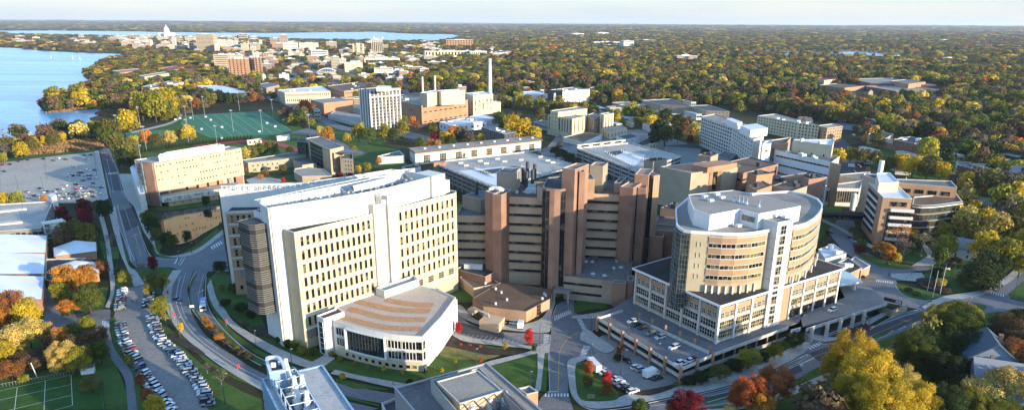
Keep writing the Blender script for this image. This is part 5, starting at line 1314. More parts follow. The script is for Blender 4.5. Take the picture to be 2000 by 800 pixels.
block('entrance_wing','low lobby roof with a white coping beside the drive, right of brick lobby',(1655,512),(1682,528),(1700,518),5,'tan_orange','roof_tan',cop='white_bright',quad4=(1670,500))
block('entrance_wing','flat white roof with grey plant unit behind curved hospital',(1598,486),(1612,505),(1654,494),7,'concrete_pale','roof_white',units=3,quad4=(1628,476))
B=block('parking_structure','grey open-deck parking structure at the left edge with stair lattice',(-60,455),(80,445),(104,392),10,'concrete_dark','concrete',(12,6),2,ww=6,wh=2,fr='concrete_pale',gl='glass',cat='car park',quad4=(-60,402),z0=.5)
pl=[P(-40,431,9.3),P(27,424,9.3),P(29,428,9.3),P(-40,436,9.3)]
for q in(((-40,414),(51,405),(52,408),(-40,418)),((-40,437),(43,430),(44,434),(-40,442))):
 w=MB();w.prism([P(*p,10)for p in q],9.3,10.4);B.part(w,'ramp_wall','concrete_pale')
w=MB();w.prism([P(78,436,13),P(86,440,13),P(107,436,13),P(99,432,13)]if 0 else[P(79,433,12),P(84,436,12),P(126,430,12),P(121,426,12)],11.2,12);B.part(w,'stair_roof','white_panel')
w=MB()
for t in(0,.33,.66,1):
 p=lerp(P(84,436,12),P(126,430,12),t);w.bar((*p,0),(*p,12),.7)
for zz in(3,6,9):w.bar((*P(84,436,12),zz),(*P(126,430,12),zz),.4)
B.part(w,'stair_lattice','white_panel');w=MB();w.prism([P(96,437,12),P(115,434,12),P(112,429,12),P(95,431,12)],0,11);B.part(w,'stair_glass','glass_pale')
w=MB();w.prism([P(92,386,13),P(108,384,13),P(112,390,13),P(98,402,13)]if 0 else[P(93,380,14),P(100,386,14),P(110,380,14),P(104,376,14)],0,14);B.part(w,'stair_tower','white_panel')
lm=MB();lm.cyl((0,0),.12,0,7,6,.08);lm.box((.0,0,7),(2.2,.3,.15));lm=lm.mesh('deck_lamp',['dark_metal'])
for x,y in((45,410),(43,432)):p=P(x,y,10);link(lm,'deck_lamp',B.root,(p[0]-B.c[0],p[1]-B.c[1],9.3))
def shed(label,eave,ridge,z,zr,wall='orange_brick'):
 "eave: 4 pixel corners near-left, near-right, far-right, far-left at z; ridge: 2 pixels at zr"
 e=[P(*p,z)for p in eave];r=[P(*p,zr)for p in ridge]
 B=Bld('shed',label,mid(e),'building',None)
 w=MB();w.prism(e,0,z,0,top=False)
 B.part(w,'wall',wall)
 w=MB();ee=[tuple(x)for x in inset(e,-.5)]
 a,b_,c,d=[(x,y,z)for x,y in([Vector(q)for q in ee])]
 order=[min(range(4),key=lambda i:(Vector(ee[i])-Vector(q)).length)for q in e]
 a,b_,c,d=[(*ee[i],z)for i in order];r0=(*r[0],zr);r1=(*r[1],zr)
 w.add([a,b_,c,d,r0,r1],[(0,1,5,4),(2,3,4,5),(1,2,5),(3,0,4)])
 B.part(w,'roof','membrane')
 w=MB()
 for p,q in((a,b_),(b_,c),(c,d),(d,a)):w.bar(p,q,.35)
 B.part(w,'eave','brown_brick')
shed('large white-roofed brick shed, rearmost of the row at left edge',[(-60,494),(88,493),(90,460),(-60,462)],[(-20,458),(17,457)],7,11)
shed('large white-roofed brick shed, middle one of the row at left edge',[(-60,535),(84,534),(87,496),(-60,496)],[(-20,494),(10,493)],7,11)
shed('large white-roofed brick shed with tree shadow, nearest of the row at left edge',[(-60,585),(80,584),(84,540),(-60,538)],[(-20,536),(10,537)],7,11)
shed('small white-roofed brick shed under the red maples',[(108,500),(187,490),(186,473),(106,484)],[(146,469),(160,471)],4.5,7.2)
shed('small white-roofed brick shed behind the orange-topped tree',[(104,545),(192,532),(190,512),(103,522)],[(146,508),(160,511)],4.5,7.2)
block('link_roof','dark flat roof between two small white-roofed sheds',(88,545),(96,548),(168,503),3.6,'brown_brick','roof_slate',quad4=(90,505))
block('pavilion','low grey arched-roof shed on the lawn left of the white-panelled hall',(737,305),(738,307),(790,304),6.5,'concrete_pale','roof_grey',quad4=(780,294),cop='white_metal')
block('pavilion','small white flat-roofed hut by the parking structure',(785,326),(800,331),(822,325),4.5,'white_panel','roof_dark')
block('college_block','flat grey-roofed block behind the white tower roof frames',(690,342),(735,352),(810,334),12,'pale_brick','roof_gravel',(4,5),2,quad4=(765,330),units=3)
block('pavilion','low cream changing block beside the running track',(481,274),(483,276),(511,274),4,'cream','roof_white',(0,3),1,ww=2,wh=2.4,quad4=(510,270))
block('pavilion','long white storage hut above the running track',(539,266),(541,268),(566,266),4,'white_metal','roof_white',quad4=(565,262))
block('green_house','flat pale greenhouse range beneath the striped concrete tower',(640,225),(700,240),(716,226),5,'concrete_pale','roof_tan',(8,3),1,quad4=(655,216))
z=HZ(722,247,0,713,172)
B=Bld('striped_tower','tall concrete tower with white vertical fins above green trees',P(745,240,0),'tower')
K=P(722,176,z);Rr=P(780,172,z);Ll=P(713,172,z)
d=(Vector(Rr)-Vector(K));bk=Vector((-d.y,d.x)).normalized()*22
pl=[tuple(K),tuple(Rr),tuple(Vector(Rr)+bk),tuple(Vector(K)+bk)]
B.mass(pl,0,z,'concrete_dark','roof_gravel',.5,'concrete_pale')
B.fac(pl[0],pl[1],1,12,(z-2)/12,8,2.4,2.2,1,1,'concrete_dark','glass',.5,.5)
fm=MB();fm.box((0,-.5,z/2),(1.0,1.1,z));fm=fm.mesh('fin',['white_bright'])
for k in range(9):p=lerp(pl[0],pl[1],k/8);link(fm,'fin',B.root,(p[0]-B.c[0],p[1]-B.c[1],0),atan2(d.y,d.x))
for k in range(5):p=lerp(pl[3],pl[0],k/4);link(fm,'fin',B.root,(p[0]-B.c[0],p[1]-B.c[1],0),atan2(d.y,d.x)-pi/2)
w=MB();w.bar((*pl[0],z-8),(*pl[1],z-8),.5,1.6);w.bar((*pl[0],z-1),(*pl[1],z-1),.5,1.8);B.part(w,'concrete_band','concrete_pale')
B.mass([P(735,171,z+4),P(762,171,z+4),P(764,168,z+4),P(737,168,z+4)],z-.5,z+4,'white_metal','roof_white',.3,'white_bright',nm='roof_house');B.finish()
B=block('power_station','orange-brick power station with cream upper boxes',(784,198),(823,207),(914,195),23,'orange_brick','roof_gravel',(1,9),2,ww=6,wh=1.6,fr='blue_metal',gl='glass_green',quad4=(880,186),z0=0)
def ab(l,c,r,z0,z1,m='cream',rf='roof_white',nm='upper_box'):
 B.mass(rect3(P(*l,z1),P(*c,z1),P(*r,z1)),z0,z1,m,rf,.5,'white_bright',nm=nm)
ab((820,181),(834,183),(864,178),22,38);ab((852,177),(862,179),(908,176),22,39)
w=MB()
for x in(826,850):p=P(x,190+(8 if x<840 else 8),0);p=P(x,187 if x<840 else 184,30);w.cyl(p,1.5,22,54,12,1.3)
B.part(w,'flue','concrete_pale')
B.finish()
block('boiler_house','cream panelled boiler house under the tall chimney',(908,182),(924,187),(963,183),27,'cream','roof_white',(3,5),1,ww=3.6,wh=14,fr='tan_masonry',gl='glass_pale',units=4,unit_m='concrete_pale')
block('boiler_house','small cream annex beside the panelled boiler house',(945,199),(952,201),(978,199),14,'cream','roof_white')
p=P(957,215,0)
w=MB();w.cyl(p,3.6,0,71.5,18,2.4);w.cyl(p,2.7,70,72.2,18,2.7);w.thing('chimney','concrete_pale',(p[0],p[1],0),'tall slender concrete chimney above the boiler house','chimney')
block('workshop','blue-white flat-roofed workshop in front of the power station',(858,238),(880,245),(951,236),9,'white_metal','roof_white',(3,6),1,ww=3,wh=3,quad4=(925,228),units=3)
block('workshop','white sloping roof behind the blue-white workshop',(912,228),(925,232),(976,232),10,'white_metal','roof_white',quad4=(945,223))
block('laboratory_block','dark-topped finned block left of the orange tree mound',(940,248),(985,262),(1008,258),14,'dark_metal','roof_gravel',(12,3),1,ww=1.4,wh=8,fr='white_panel',gl='glass',units=3,quad4=(965,247))
block('sports_hall','flat-roofed orange-brick gym behind the red maple',(606,194),(632,202),(689,196),16,'orange_brick','roof_gravel',quad4=(655,190))
block('library','brown terraced-roof brick hall behind the gym',(640,168),(672,178),(735,170),14,'orange_brick','roof_brown',(4,6),2,ribbon=True,quad4=(700,160),units=4)
block('office_block','long tan colonnaded office with white roof house',(541,176),(556,181),(645,178),17,'cream','roof_white',(2,22),2,ww=1.5,wh=4,units=3,quad4=(630,168))
block('office_block','grey-roofed dark wing left of the long tan office',(500,166),(520,172),(545,166),16,'pale_brick','roof_grey',(5,4),3)
block('student_centre','grey swept-roof recreation centre with glass front above the sports field',(376,168),(440,182),(490,180),15,'glass_green','roof_white',(12,6),1,ww=4,wh=7,fr='white_panel',quad4=(432,166),cop='concrete_pale')
block('residence_hall','long cream residence hall among lakeside trees',(256,173),(300,172),(359,160),17,'cream','roof_gravel',(8,14),4,ww=1.6,wh=1.8,quad4=(330,158),units=4)
block('residence_hall','cream lakeshore hall behind the long residence',(272,148),(282,150),(330,143),16,'cream','roof_tan',(3,10),3,quad4=(322,140))
block('residence_hall','pink-tiled lakeshore hall near the point',(220,138),(235,142),(288,137),12,'pale_brick','roof_orange',(3,8),2,quad4=(270,134))
block('residence_hall','red-roofed hall behind the lakeshore halls',(310,134),(330,138),(358,133),12,'pale_brick','roof_red',(3,5),2)
Bz=block('office_block','beige ten-bay office with tall window slots near the highway',(1070,224),(1118,232),(1143,227),22,'cream','roof_tan',(9,3),1,ww=1.6,wh=14,fr='cream',quad4=(1095,219),z0=2)
block('office_block','beige stepped rear block with square windows behind the tall-slot office',(1075,216),(1090,219),(1147,212),27,'cream','roof_tan',(2,10),6,quad4=(1130,208))
block('office_block','beige shaded wing between two beige end blocks',(1143,226),(1160,231),(1184,228),18,'pale_brick','roof_grey',(4,6),4,quad4=(1160,220))
block('office_block','beige end block with three tall slots right of the shaded wing',(1172,222),(1180,224),(1199,221),23,'cream','roof_tan',(1,3),1,ww=1.4,wh=16,z0=2)
block('garage_range','long low garage range with dark doors in front of beige offices',(1042,238),(1112,258),(1128,254),6,'concrete','roof_grey',(16,0),1,ww=3,wh=3,fr='concrete_pale',quad4=(1060,234))
block('garage_range','low curved white wall building beside the garage range',(1100,268),(1140,278),(1176,262),5,'white_panel','roof_brown',quad4=(1140,258))
block('office_block','low cream annex with arched windows right of beige offices',(1180,252),(1192,258),(1225,250),8,'cream','roof_tan',(2,5),1,ww=1.8,wh=3)
block('garage_range','white hut with slate roof left of dark car deck',(1204,266),(1222,272),(1250,266),6,'white_metal','roof_slate',(2,1),1)
block('car_park_deck','dark-roofed car deck with tan side behind the pale parking structure',(1240,282),(1250,286),(1287,277),7,'tan_masonry','roof_dark',(0,6),1,ww=3,wh=2.2,cat='car park',quad4=(1262,270))
block('shop_row','small cream shop beside highway trees',(1222,236),(1235,240),(1248,236),6,'cream','roof_tan',(2,3),1)
B=block('apartment_building','black and white apartment block with big white lettering on its dark end',(1070,176),(1099,178),(1152,174),21,'white_panel','roof_gravel',(0,15),6,ww=1.6,wh=2,quad4=(1120,170),units=4)
w=MB();a,c=P(1070,176,21),P(1099,178,21);w.prism([(a[0],a[1]-.3),(c[0],c[1]-.3),(c[0],c[1]+.5),(a[0],a[1]+.5)],0,21.6);B.part(w,'dark_end_wall','dark_metal')
tx=bpy.data.curves.new('end_lettering','FONT');tx.body='dooo';tx.size=7;tx.extrude=.05;tx.offset=.12
o=bpy.data.objects.new('tmp',tx);q=lerp(a,c,.55);C.objects.link(o);bpy.context.view_layer.update()
me=bpy.data.meshes.new_from_object(o.evaluated_get(bpy.context.evaluated_depsgraph_get()));me.materials.clear();me.materials.append(M('sign_white'));bpy.data.objects.remove(o)
o=link(me,'end_lettering',B.root,(q[0]-B.c[0],q[1]-B.c[1]-.45,2.5));o.rotation_euler=(pi/2,-pi/2,0)
block('apartment_building','tan brick apartment house right of the lettered block',(1150,172),(1160,176),(1176,172),15,'orange_brick','roof_slate',(2,3),4)
block('apartment_building','cream and brown apartment block behind the grey hospital slab',(1480,226),(1560,240),(1600,245),18,'cream','roof_tan',(14,6),5,ww=2,wh=1.8,quad4=(1515,222),units=8)
block('apartment_building','orange-banded end of the cream and brown apartments',(1598,245),(1616,250),(1646,246),17,'tan_orange','roof_tan',(3,6),5,ww=1.8,wh=1.7)
block('apartment_building','dark brick apartment house with gabled balconies beyond the highway',(1745,272),(1785,280),(1818,274),12,'red_brick','roof_slate',(6,5),3,ww=2.2,wh=1.6,units=3)
block('church_hall','dark-roofed hall beside the gabled apartment house',(1695,262),(1730,270),(1745,262),10,'pale_brick','roof_slate',(4,2),1)
block('shop_row','brown brick shop row by the highway on the right',(1870,322),(1895,328),(1935,330),5,'red_brick','roof_slate',(3,6),1,ww=2,wh=2,quad4=(1905,320))
block('shop_row','white-fronted shop left of the brown brick shop row',(1868,316),(1871,320),(1900,326),5,'white_panel','roof_grey',(0,4),1,ww=2.4,wh=2.6,quad4=(1895,316))
block('shop_row','long flat tan depot roof among bare trees',(1830,300),(1850,306),(1888,308),5,'pale_brick','roof_grey',quad4=(1865,298))
block('school','long low brick school with pale roofs among right-hand trees, main range',(1660,154),(1700,162),(1830,166),11,'red_brick','roof_gravel',(3,8),1,quad4=(1745,152),units=4)
block('school','taller brick hall with cream side within the long brick school',(1740,158),(1775,164),(1808,160),15,'orange_brick','roof_grey',quad4=(1770,155))
block('school','red-roofed front block of the long brick school',(1585,153),(1610,157),(1638,154),12,'cream','roof_red',(2,5),2)
block('school','low pink-roofed wing in front of the long brick school',(1600,166),(1650,172),(1690,168),7,'orange_brick','roof_brown',quad4=(1635,163))
block('school','flat front wing with white awning below the long brick school',(1690,168),(1750,178),(1850,176),7,'red_brick','roof_gravel',(3,10),1,quad4=(1780,168))
block('retirement_home','dark slate-roofed long house with white gables beyond highway',(1255,196),(1290,204),(1355,208),12,'pale_brick','roof_slate',(5,8),2,quad4=(1310,193))
block('retirement_home','second slate-roofed range right of white gables',(1345,206),(1380,216),(1425,218),12,'pale_brick','roof_slate',(5,6),3,quad4=(1385,205))
block('warehouse','white flat warehouse roof left of the lettered apartment block',(1012,180),(1025,186),(1070,184),7,'white_panel','roof_white',(2,5),1,quad4=(1050,177))
block('warehouse','pale gabled warehouse behind white warehouse roof',(1000,172),(1012,175),(1048,172),8,'cream','roof_tan',(2,6),1)
block('warehouse','tan brick row of shops under the highway trees',(1195,200),(1215,206),(1250,205),5,'orange_brick','roof_tan',(2,5),1,quad4=(1230,198))
# ================================================================ THE CITY BEYOND
AVOID=[]
def inpoly(x,y,pl):
 c=False;j=len(pl)-1
 for i in range(len(pl)):
  xi,yi=pl[i][:2];xj,yj=pl[j][:2]
  if(yi>y)!=(yj>y)and x<(xj-xi)*(y-yi)/(yj-yi)+xi:c=not c
  j=i
 return c
def avoid(pl,m=2.):
 xs=[p[0]for p in pl];ys=[p[1]for p in pl];AVOID.append((min(xs)-m,max(xs)+m,min(ys)-m,max(ys)+m,pl,m))
def blocked(x,y,soft=0):
 for a in AVOID:
  if a[0]<x<a[1]and a[2]<y<a[3]:
   if a[5]>2.5:return True
   if inpoly(x,y,a[4]):return True
 return False
for o in list(bpy.data.objects):
 if o.type=='MESH' and o.parent is not None and o.name.split('.')[0]in('wall','tower_wall','shoulder','podium_wall','link_wall','pier','core','wing_wall','upper_box','rear_wall','slab_wall','gallery_wall','annex_wall','deck','drop_off_deck','glass_wing_wall','eave'):
  pr=o.parent;L0=Vector(pr.location)
  vs=[(v.co.x+L0.x,v.co.y+L0.y)for v in o.data.vertices]
  if len(vs)>=6 and 'pier' not in o.name:
   n=len(vs)//2;zz={round(v.co.z,1)for v in o.data.vertices}
   xs=[p[0]for p in vs];ys=[p[1]for p in vs]
   if(max(xs)-min(xs))<220:avoid(vs[:n]if o.name.split('.')[0]!='eave' else[(min(xs),min(ys)),(max(xs),min(ys)),(max(xs),max(ys)),(min(xs),max(ys))],3 if False else 2)
def slant(x,y):return sqrt(x*x+y*y+CAMH*CAMH)
def far(name,label,xl,xr,yb,yt,dep,wall,roof='roof_gravel',rows=4,cols=6,ang=14,ribbon=True,side=True,cat='building',group=None,fr=None,gl='glass',base=0,ww=.45):
 K=P(xl,yb);s=slant(*K);wd=(xr-xl)*s/FPX/1.05
 h=HZ(xl,yb,0,xl,yt)if yt<yb else 8
 a=radians(ang);u=(cos(a),sin(a));v=(-sin(a),cos(a))
 p=[K,(K[0]+u[0]*wd,K[1]+u[1]*wd),(K[0]+u[0]*wd+v[0]*dep,K[1]+u[1]*wd+v[1]*dep),(K[0]+v[0]*dep,K[1]+v[1]*dep)]
 B=Bld(name,label,mid(p),cat,group)
 w=MB();w.prism(p,0,h-.3,0,top=False);B.part(w,'wall',wall)
 w=MB();w.ring([tuple(q)for q in inset(p,-.15)],.7,h-.8,h+.3);B.part(w,'parapet','concrete_pale');w=MB();w.poly(p,h-.35);B.part(w,'roof',roof)
 if rows:
  fh=(h-1)/rows
  if ribbon:
   me=win_mesh(wd*.93,fh*.45,max(2,min(12,int(wd/4))),1,fr or 'concrete_pale',gl,.3,.2)
   me2=win_mesh(dep*.9,fh*.45,3,1,fr or 'concrete_pale',gl,.3,.2)
   for r in range(rows):
    B.fac(p[0],p[1],1+fh*(r+.3),1,1,1,wd*.93,fh*.45,max(2,min(12,int(wd/4))),1,fr or 'concrete_pale',gl,ft=.3,dep=.2)
    if side:B.fac(p[3],p[0],1+fh*(r+.3),1,1,1,dep*.9,fh*.45,3,1,fr or 'concrete_pale',gl,ft=.3,dep=.2)
  else:
   B.fac(p[0],p[1],1+fh*.2,rows,fh,cols,wd/cols*ww,fh*.6,1,1,None,gl)
 if h>10 and wd>14:
  w=MB();c=mid(p);w.box((c[0],c[1],h+1.2),(wd*.35,dep*.35,3),a);B.part(w,'roof_house','concrete_pale' if int(xl)%2 else 'white_metal')
 B.finish();avoid(p);return B,p,h
F_=far
F_('office_tower','tall beige gridded slab tower left of centre in the city',386,417,103,67,30,'tan_masonry',rows=14,ribbon=True,fr='cream',ang=4)
F_('office_block','pale grey gridded block right of the tall beige slab tower',441,462,100,80,30,'concrete_pale',rows=8,fr='white_panel')
F_('office_block','beige long block behind the pale grey gridded block',462,488,100,87,26,'cream',rows=4)
F_('residence_tower','brick tower with vertical cream stripes near the red maple',449,481,154,115,30,'orange_brick',rows=9,cols=5,ribbon=False,ang=8,ww=.3)
F_('residence_tower','brown brick tower right of the striped brick tower',481,507,145,112,24,'brown_brick',rows=8,cols=4,ribbon=False)
F_('office_block','tan laboratory slab behind the striped brick tower',420,445,136,107,30,'tan_masonry',rows=7)
F_('office_block','long tan wing with ribbon windows left of brick towers',428,470,128,108,18,'cream',rows=5)
F_('residence_tower','orange brick tower with cream bands in mid-city',511,532,124,104,26,'orange_brick',rows=6,cols=4,ribbon=False)
F_('office_block','tall slim brick block behind mid-city brick tower',500,512,147,112,14,'orange_brick',rows=8,cols=2,ribbon=False)
F_('tower','brown office tower with rounded top at the lake edge of the city',546,562,88,68,22,'pale_brick',rows=8)
F_('office_block','brown brick block left of the rounded-top tower',528,546,88,75,22,'orange_brick',rows=4)
F_('office_block','white and cream laboratory complex in mid-city, tall part',554,580,101,83,30,'white_panel',rows=6)
F_('office_block','glass-fronted block right of the white laboratory complex',585,620,98,84,30,'concrete_pale',rows=5,gl='glass_pale')
F_('office_block','white cubic building with curved roof in mid-city',609,640,118,99,26,'white_panel',rows=4)
F_('residence_tower','cream slab tower with dark side left of the ribbed tower',690,711,111,86,26,'cream',rows=9,cols=2,ribbon=False,ang=10)
B,p,h=F_('ribbed_tower','brown ribbed tower with roof domes in front of the far lake',727,748,107,77,30,'tan_masonry',rows=1,cols=6,ribbon=False,ang=10,ww=.4)
w=MB()
for k in range(7):q=lerp(p[0],p[1],k/6);w.box((q[0],q[1]-.4,h/2),(1.2,1.2,h),radians(10))
B.part(w,'ribs','concrete_pale')
for q,r in((lerp(p[0],p[2],.25),4),(lerp(p[1],p[2],.6),3)):
 w=MB();w.cyl(q,r*.6,h,h+4,8,r*.7);w.cyl(q,r,h+4,h+4+r*.8,10,r*.85);w.cyl(q,r*.85,h+4+r*.8,h+4+r*1.4,10,r*.2);B.part(w,'radar_dome','white_bright')
F_('office_block','long brick lakeside block with dark bays below far lake',872,925,91,78,40,'orange_brick',rows=3,cols=10,ribbon=False)
F_('office_block','concrete tower pair with side stair in the middle city',648,663,134,111,20,'tan_masonry',rows=7)
F_('office_block','slim concrete tower right of the concrete pair',664,676,132,115,16,'concrete_pale',rows=6)
F_('office_block','big blank cream cube behind arched roof',674,708,142,122,34,'cream',rows=0)
F_('office_block','white gabled house with crimson roof by the main road',732,768,151,133,26,'white_panel','roof_red',rows=4)
F_('hall','long white vaulted hall with grey skylight in mid-city',712,780,128,114,40,'cream','roof_grey',rows=1)
F_('row_house','dark brick row of houses in front of the neighbourhood woods',768,826,140,131,22,'red_brick','roof_gravel',rows=2)
F_('office_block','small concrete cube building among trees left of the slim chimneys',821,838,152,134,18,'concrete_pale',rows=4)
F_('stadium','long cream stadium stand with arches on the skyline of the woods',830,920,112,100,26,'cream','roof_tan',rows=1,cols=14,ribbon=False,ang=16)
F_('stadium','ribbed cream stadium end block right of the arched stand',918,952,112,100,30,'concrete_pale','roof_tan',rows=1,cols=9,ribbon=False)
F_('sports_hall','low brick arena roof right of the stadium end block',960,1010,112,105,40,'brown_brick','roof_brown',rows=0)
F_('church','white gabled barn left of round silo',546,563,158,145,16,'white_panel','roof_slate',rows=0)
F_('church','second white gabled barn behind brown terraced hall',668,684,163,152,16,'white_panel','roof_slate',rows=0)
p=P(517,168);w=MB();w.cyl(p,4,0,21,14);w.cyl(p,4,21,23.5,14,1);w.thing('silo','concrete_pale',(p[0],p[1],0),'round concrete silo above the recreation centre','silo')
F_('office_block','low crimson-roofed workshop right of the silo',524,552,160,154,30,'pale_brick','roof_red',rows=1)
F_('office_block','cream hospital-like block in the far middle woods, right part',1218,1239,90,80,60,'white_bright',rows=3)
F_('office_block','long low white range left of the far cream block',1160,1216,88,82,60,'white_panel',rows=1)
F_('arena','white domed arena in the far woods',1118,1142,71,65.5,90,'white_bright','roof_white',rows=0)
F_('exhibition_hall','cluster of long white halls right of the white domed arena',1168,1190,69,64,100,'white_bright','roof_white',rows=0)
F_('exhibition_hall','low white hall range stretching right of the white halls',1190,1248,72,68.5,110,'white_panel','roof_white',rows=0)
F_('office_block','dark glass block right of the far cream block',1245,1282,84,78,60,'glass_green',rows=2)
F_('office_block','brown low block amid neighbourhood woods',1322,1365,116,109,40,'pale_brick',rows=2)
F_('school','grey long roof amid the middle woods',1248,1286,113,110,50,'concrete_dark','roof_grey',rows=0)
F_('warehouse','white warehouse strip beyond the marsh, left part',1815,1850,84,79,90,'white_panel','roof_white',rows=1)
F_('warehouse','white warehouse strip beyond the marsh, middle part',1838,1870,83,78,90,'white_bright','roof_white',rows=1)
F_('warehouse','white warehouse strip beyond the marsh, right part',1868,1908,86,82,90,'white_panel','roof_white',rows=1)
F_('warehouse','pale glass-sided warehouse near the right edge skyline',1978,1995,80,74,90,'white_bright','roof_white',rows=2)
F_('school','cream stone school by the marsh water',1745,1772,116,110,50,'cream','roof_tan',rows=2)
F_('house','large white-roofed villa among right-hand woods',1848,1876,121,114,50,'white_bright','roof_white',rows=1)
F_('warehouse','thin white warehouse line under the skyline at right',1712,1740,75,71,90,'white_bright','roof_white',rows=0)
F_('warehouse','tan depot strip on the marsh edge',1415,1445,86,83,60,'cream','roof_white',rows=0)
p0=P(327,72.5);cx,cy=p0;s=slant(*p0)/FPX
B=Bld('capitol','white domed state capitol rising above the downtown roofs',p0,'capitol')
ar=radians(20)
for k in range(4):
 a=ar+k*pi/2;w=MB();w.box((cx+cos(a)*38,cy+sin(a)*38,15),(48,34,30),a);B.part(w,'wing','white_panel')
 w=MB();w.box((cx+cos(a)*38,cy+sin(a)*38,31.5),(50,36,3),a,taper=.8);B.part(w,'wing_roof','concrete_pale')
w=MB();w.cyl((cx,cy),27,26,38,24);w.cyl((cx,cy),18,38,56,24)
for k in range(20):a=2*pi*k/20;w.cyl((cx+20*cos(a),cy+20*sin(a)),1.0,38,54,6)
w.cyl((cx,cy),22,54,57,24);B.part(w,'drum','white_bright')
w=MB();prev=19
for k in range(7):a=k/7*pi/2*.93;b2=(k+1)/7*pi/2*.93;w.cyl((cx,cy),18.5*cos(a),57+22*sin(a),57+22*sin(b2),24,18.5*cos(b2),cap=(k==6))
B.part(w,'dome','white_bright',None)
w=MB();w.cyl((cx,cy),4.2,78,86,12);w.cyl((cx,cy),4.6,86,90,12,.8);w.cyl((cx,cy),.7,90,97,6,.3);B.part(w,'lantern','white_bright')
avoid([(cx-60,cy-60),(cx+60,cy-60),(cx+60,cy+60),(cx-60,cy+60)])
pA=P(640,146);B=Bld('arena','low building with white arched roof truss in mid-city',pA,'arena')
w=MB();s=slant(*pA)/FPX
pts=[(pA[0]+(t-.5)*38*s,pA[1],6+(1-(2*t-1)**2)*9)for t in[i/12 for i in range(13)]]
for a,c in zip(pts,pts[1:]):w.bar(a,c,1.6,2)
for q in pts[1:-1]:w.bar(q,(q[0],q[1],5),.5)
B.part(w,'arch','white_bright');w=MB();w.box((pA[0],pA[1]+14,3),(40*s,28,6));B.part(w,'wall','cream')
KIND=[('cream','cream'),('white','concrete_pale'),('tan','tan_masonry'),('brown-brick','brown_brick'),('buff-brick','pale_brick'),('tan','tan_masonry'),('orange-brick','orange_brick'),('brown-brick','brown_brick'),('grey','concrete_pale'),('dark-glass','glass_green'),('buff-brick','pale_brick')]
rng=random.Random(11)
ZONES=[((0,300),(74,88),26,(8,20),'on the isthmus beyond the near lake'),((210,330),(75,98),34,(10,30),'left of the domed capitol'),((330,500),(76,104),70,(12,34),'right of the domed capitol'),
         ((480,860),(85,134),88,(8,20),'in the mid-city below the far lake'),((400,560),(104,150),26,(9,20),'around the striped brick tower'),((860,1000),(104,120),10,(8,14),'around the arched stadium'),((1150,1360),(204,258),16,(5,8),'beside the highway left of the grey hospital slab'),((1700,1990),(285,345),14,(5,8),'beside the highway on the right'),((580,900),(165,235),12,(6,12),'among the campus halls'),((560,800),(128,165),24,(7,14),'between the mid-city towers and the power station'),((955,1070),(165,185),6,(6,12),'left of the lettered apartment block'),
         ((880,1010),(85,103),12,(6,12),'right of the far brick lakeside block'),((1000,1500),(60,82),18,(7,12),'in the far middle woods'),((1500,2000),(62,92),34,(6,11),'beyond the marsh on the right'),((0,560),(57.5,59),22,(8,14),'on the far shore beyond both lakes')]
for(x0,x1),(y0,y1),n,(h0,h1),where in ZONES:
 k=0;tries=0
 while k<n and tries<n*30:
  tries+=1;x=rng.uniform(x0,x1);y=rng.uniform(y0,y1);q=P(x,y)
  if blocked(*q)or inpoly(q[0],q[1],LAKE)or inpoly(q[0],q[1],MONONA):continue
  if x<240 and y>97:continue
  h=rng.uniform(h0,h1)*(1.5 if rng.random()<.15 else 1);s=slant(*q)/FPX
  wpx=rng.uniform(6,18)if 'mid-city' not in where and 'highway' not in where and 'campus' not in where else rng.uniform(9,24)
  if 'woods' in where or 'beyond the marsh' in where:wpx=rng.uniform(5,14)
  if 'far shore' in where:wpx=rng.uniform(3,7)
  cw,wl=rng.choice(KIND if 'woods' not in where else KIND[:3]);rows=max(1,min(7,int(h/4)))
  rf,rw=rng.choice([('roof_gravel','gravel-roofed'),('roof_white','white-roofed'),('roof_grey','grey-roofed'),('roof_brown','brown-roofed'),('roof_tan','tan-roofed')])
  dep=rng.uniform(16,34)
  ytop=PX(q[0],q[1],h)[1]
  a,b2=P(x+wpx,y),P(x,y)
  kn,kw=('warehouse','warehouse')if 'marsh' in where or 'far middle' in where else('shop_building','shop building')if 'highway' in where else('campus_hall','hall')if 'campus' in where else('shore_house','shore house')if 'far shore' in where else('city_block','block')
  far(kn,f"{cw} {rw} {'tall' if h > h1*.85 else 'low' if h < h0+(h1-h0)*.4 else 'mid-height'} {kw} {where}",x,x+wpx,y,ytop,dep,wl,rf,rows=rows if s<3.2 else min(rows,3),ribbon=True,side=False,ang=rng.choice([14,10,22]),cat='building',group=kw+'s '+where)
  k+=1
def house_meshes():
 out=[]
 for(w_,d_,h_,r_)in((9,11,5.5,3.6),(10,9,6,4),(8,12,5,3.2)):
  b=MB();b.prism([(-w_/2,-d_/2),(w_/2,-d_/2),(w_/2,d_/2),(-w_/2,d_/2)],0,h_,0,top=False);b.add([(-w_/2,-d_/2,h_),(w_/2,-d_/2,h_),(0,-d_/2,h_+r_)],[(0,1,2)]);b.add([(-w_/2,d_/2,h_),(w_/2,d_/2,h_),(0,d_/2,h_+r_)],[(1,0,2)])
  wall=b.mesh('wall',['house_wall'])
  e=.5;b=MB();hw=w_/2+e;hd=d_/2+e;sl=r_/(w_/2)
  for sg in(-1,1):b.add([(sg*hw,-hd,h_-e*sl+.05),(sg*hw,hd,h_-e*sl+.05),(0,hd,h_+r_+.05),(0,-hd,h_+r_+.05),(sg*hw,-hd,h_-e*sl+.3),(sg*hw,hd,h_-e*sl+.3),(0,hd,h_+r_+.3),(0,-hd,h_+r_+.3)],[(0,1,2,3),(4,5,6,7),(0,3,7,4),(1,2,6,5),(0,1,5,4)])
  roof=b.mesh('roof',['house_roof'])
  b=MB();b.box((w_*.2,d_*.15,h_+r_*.7),(.8,.8,3));ch=b.mesh('chimney',['brown_brick'])
  out.append((wall,roof,ch,w_,d_,h_))
 return out
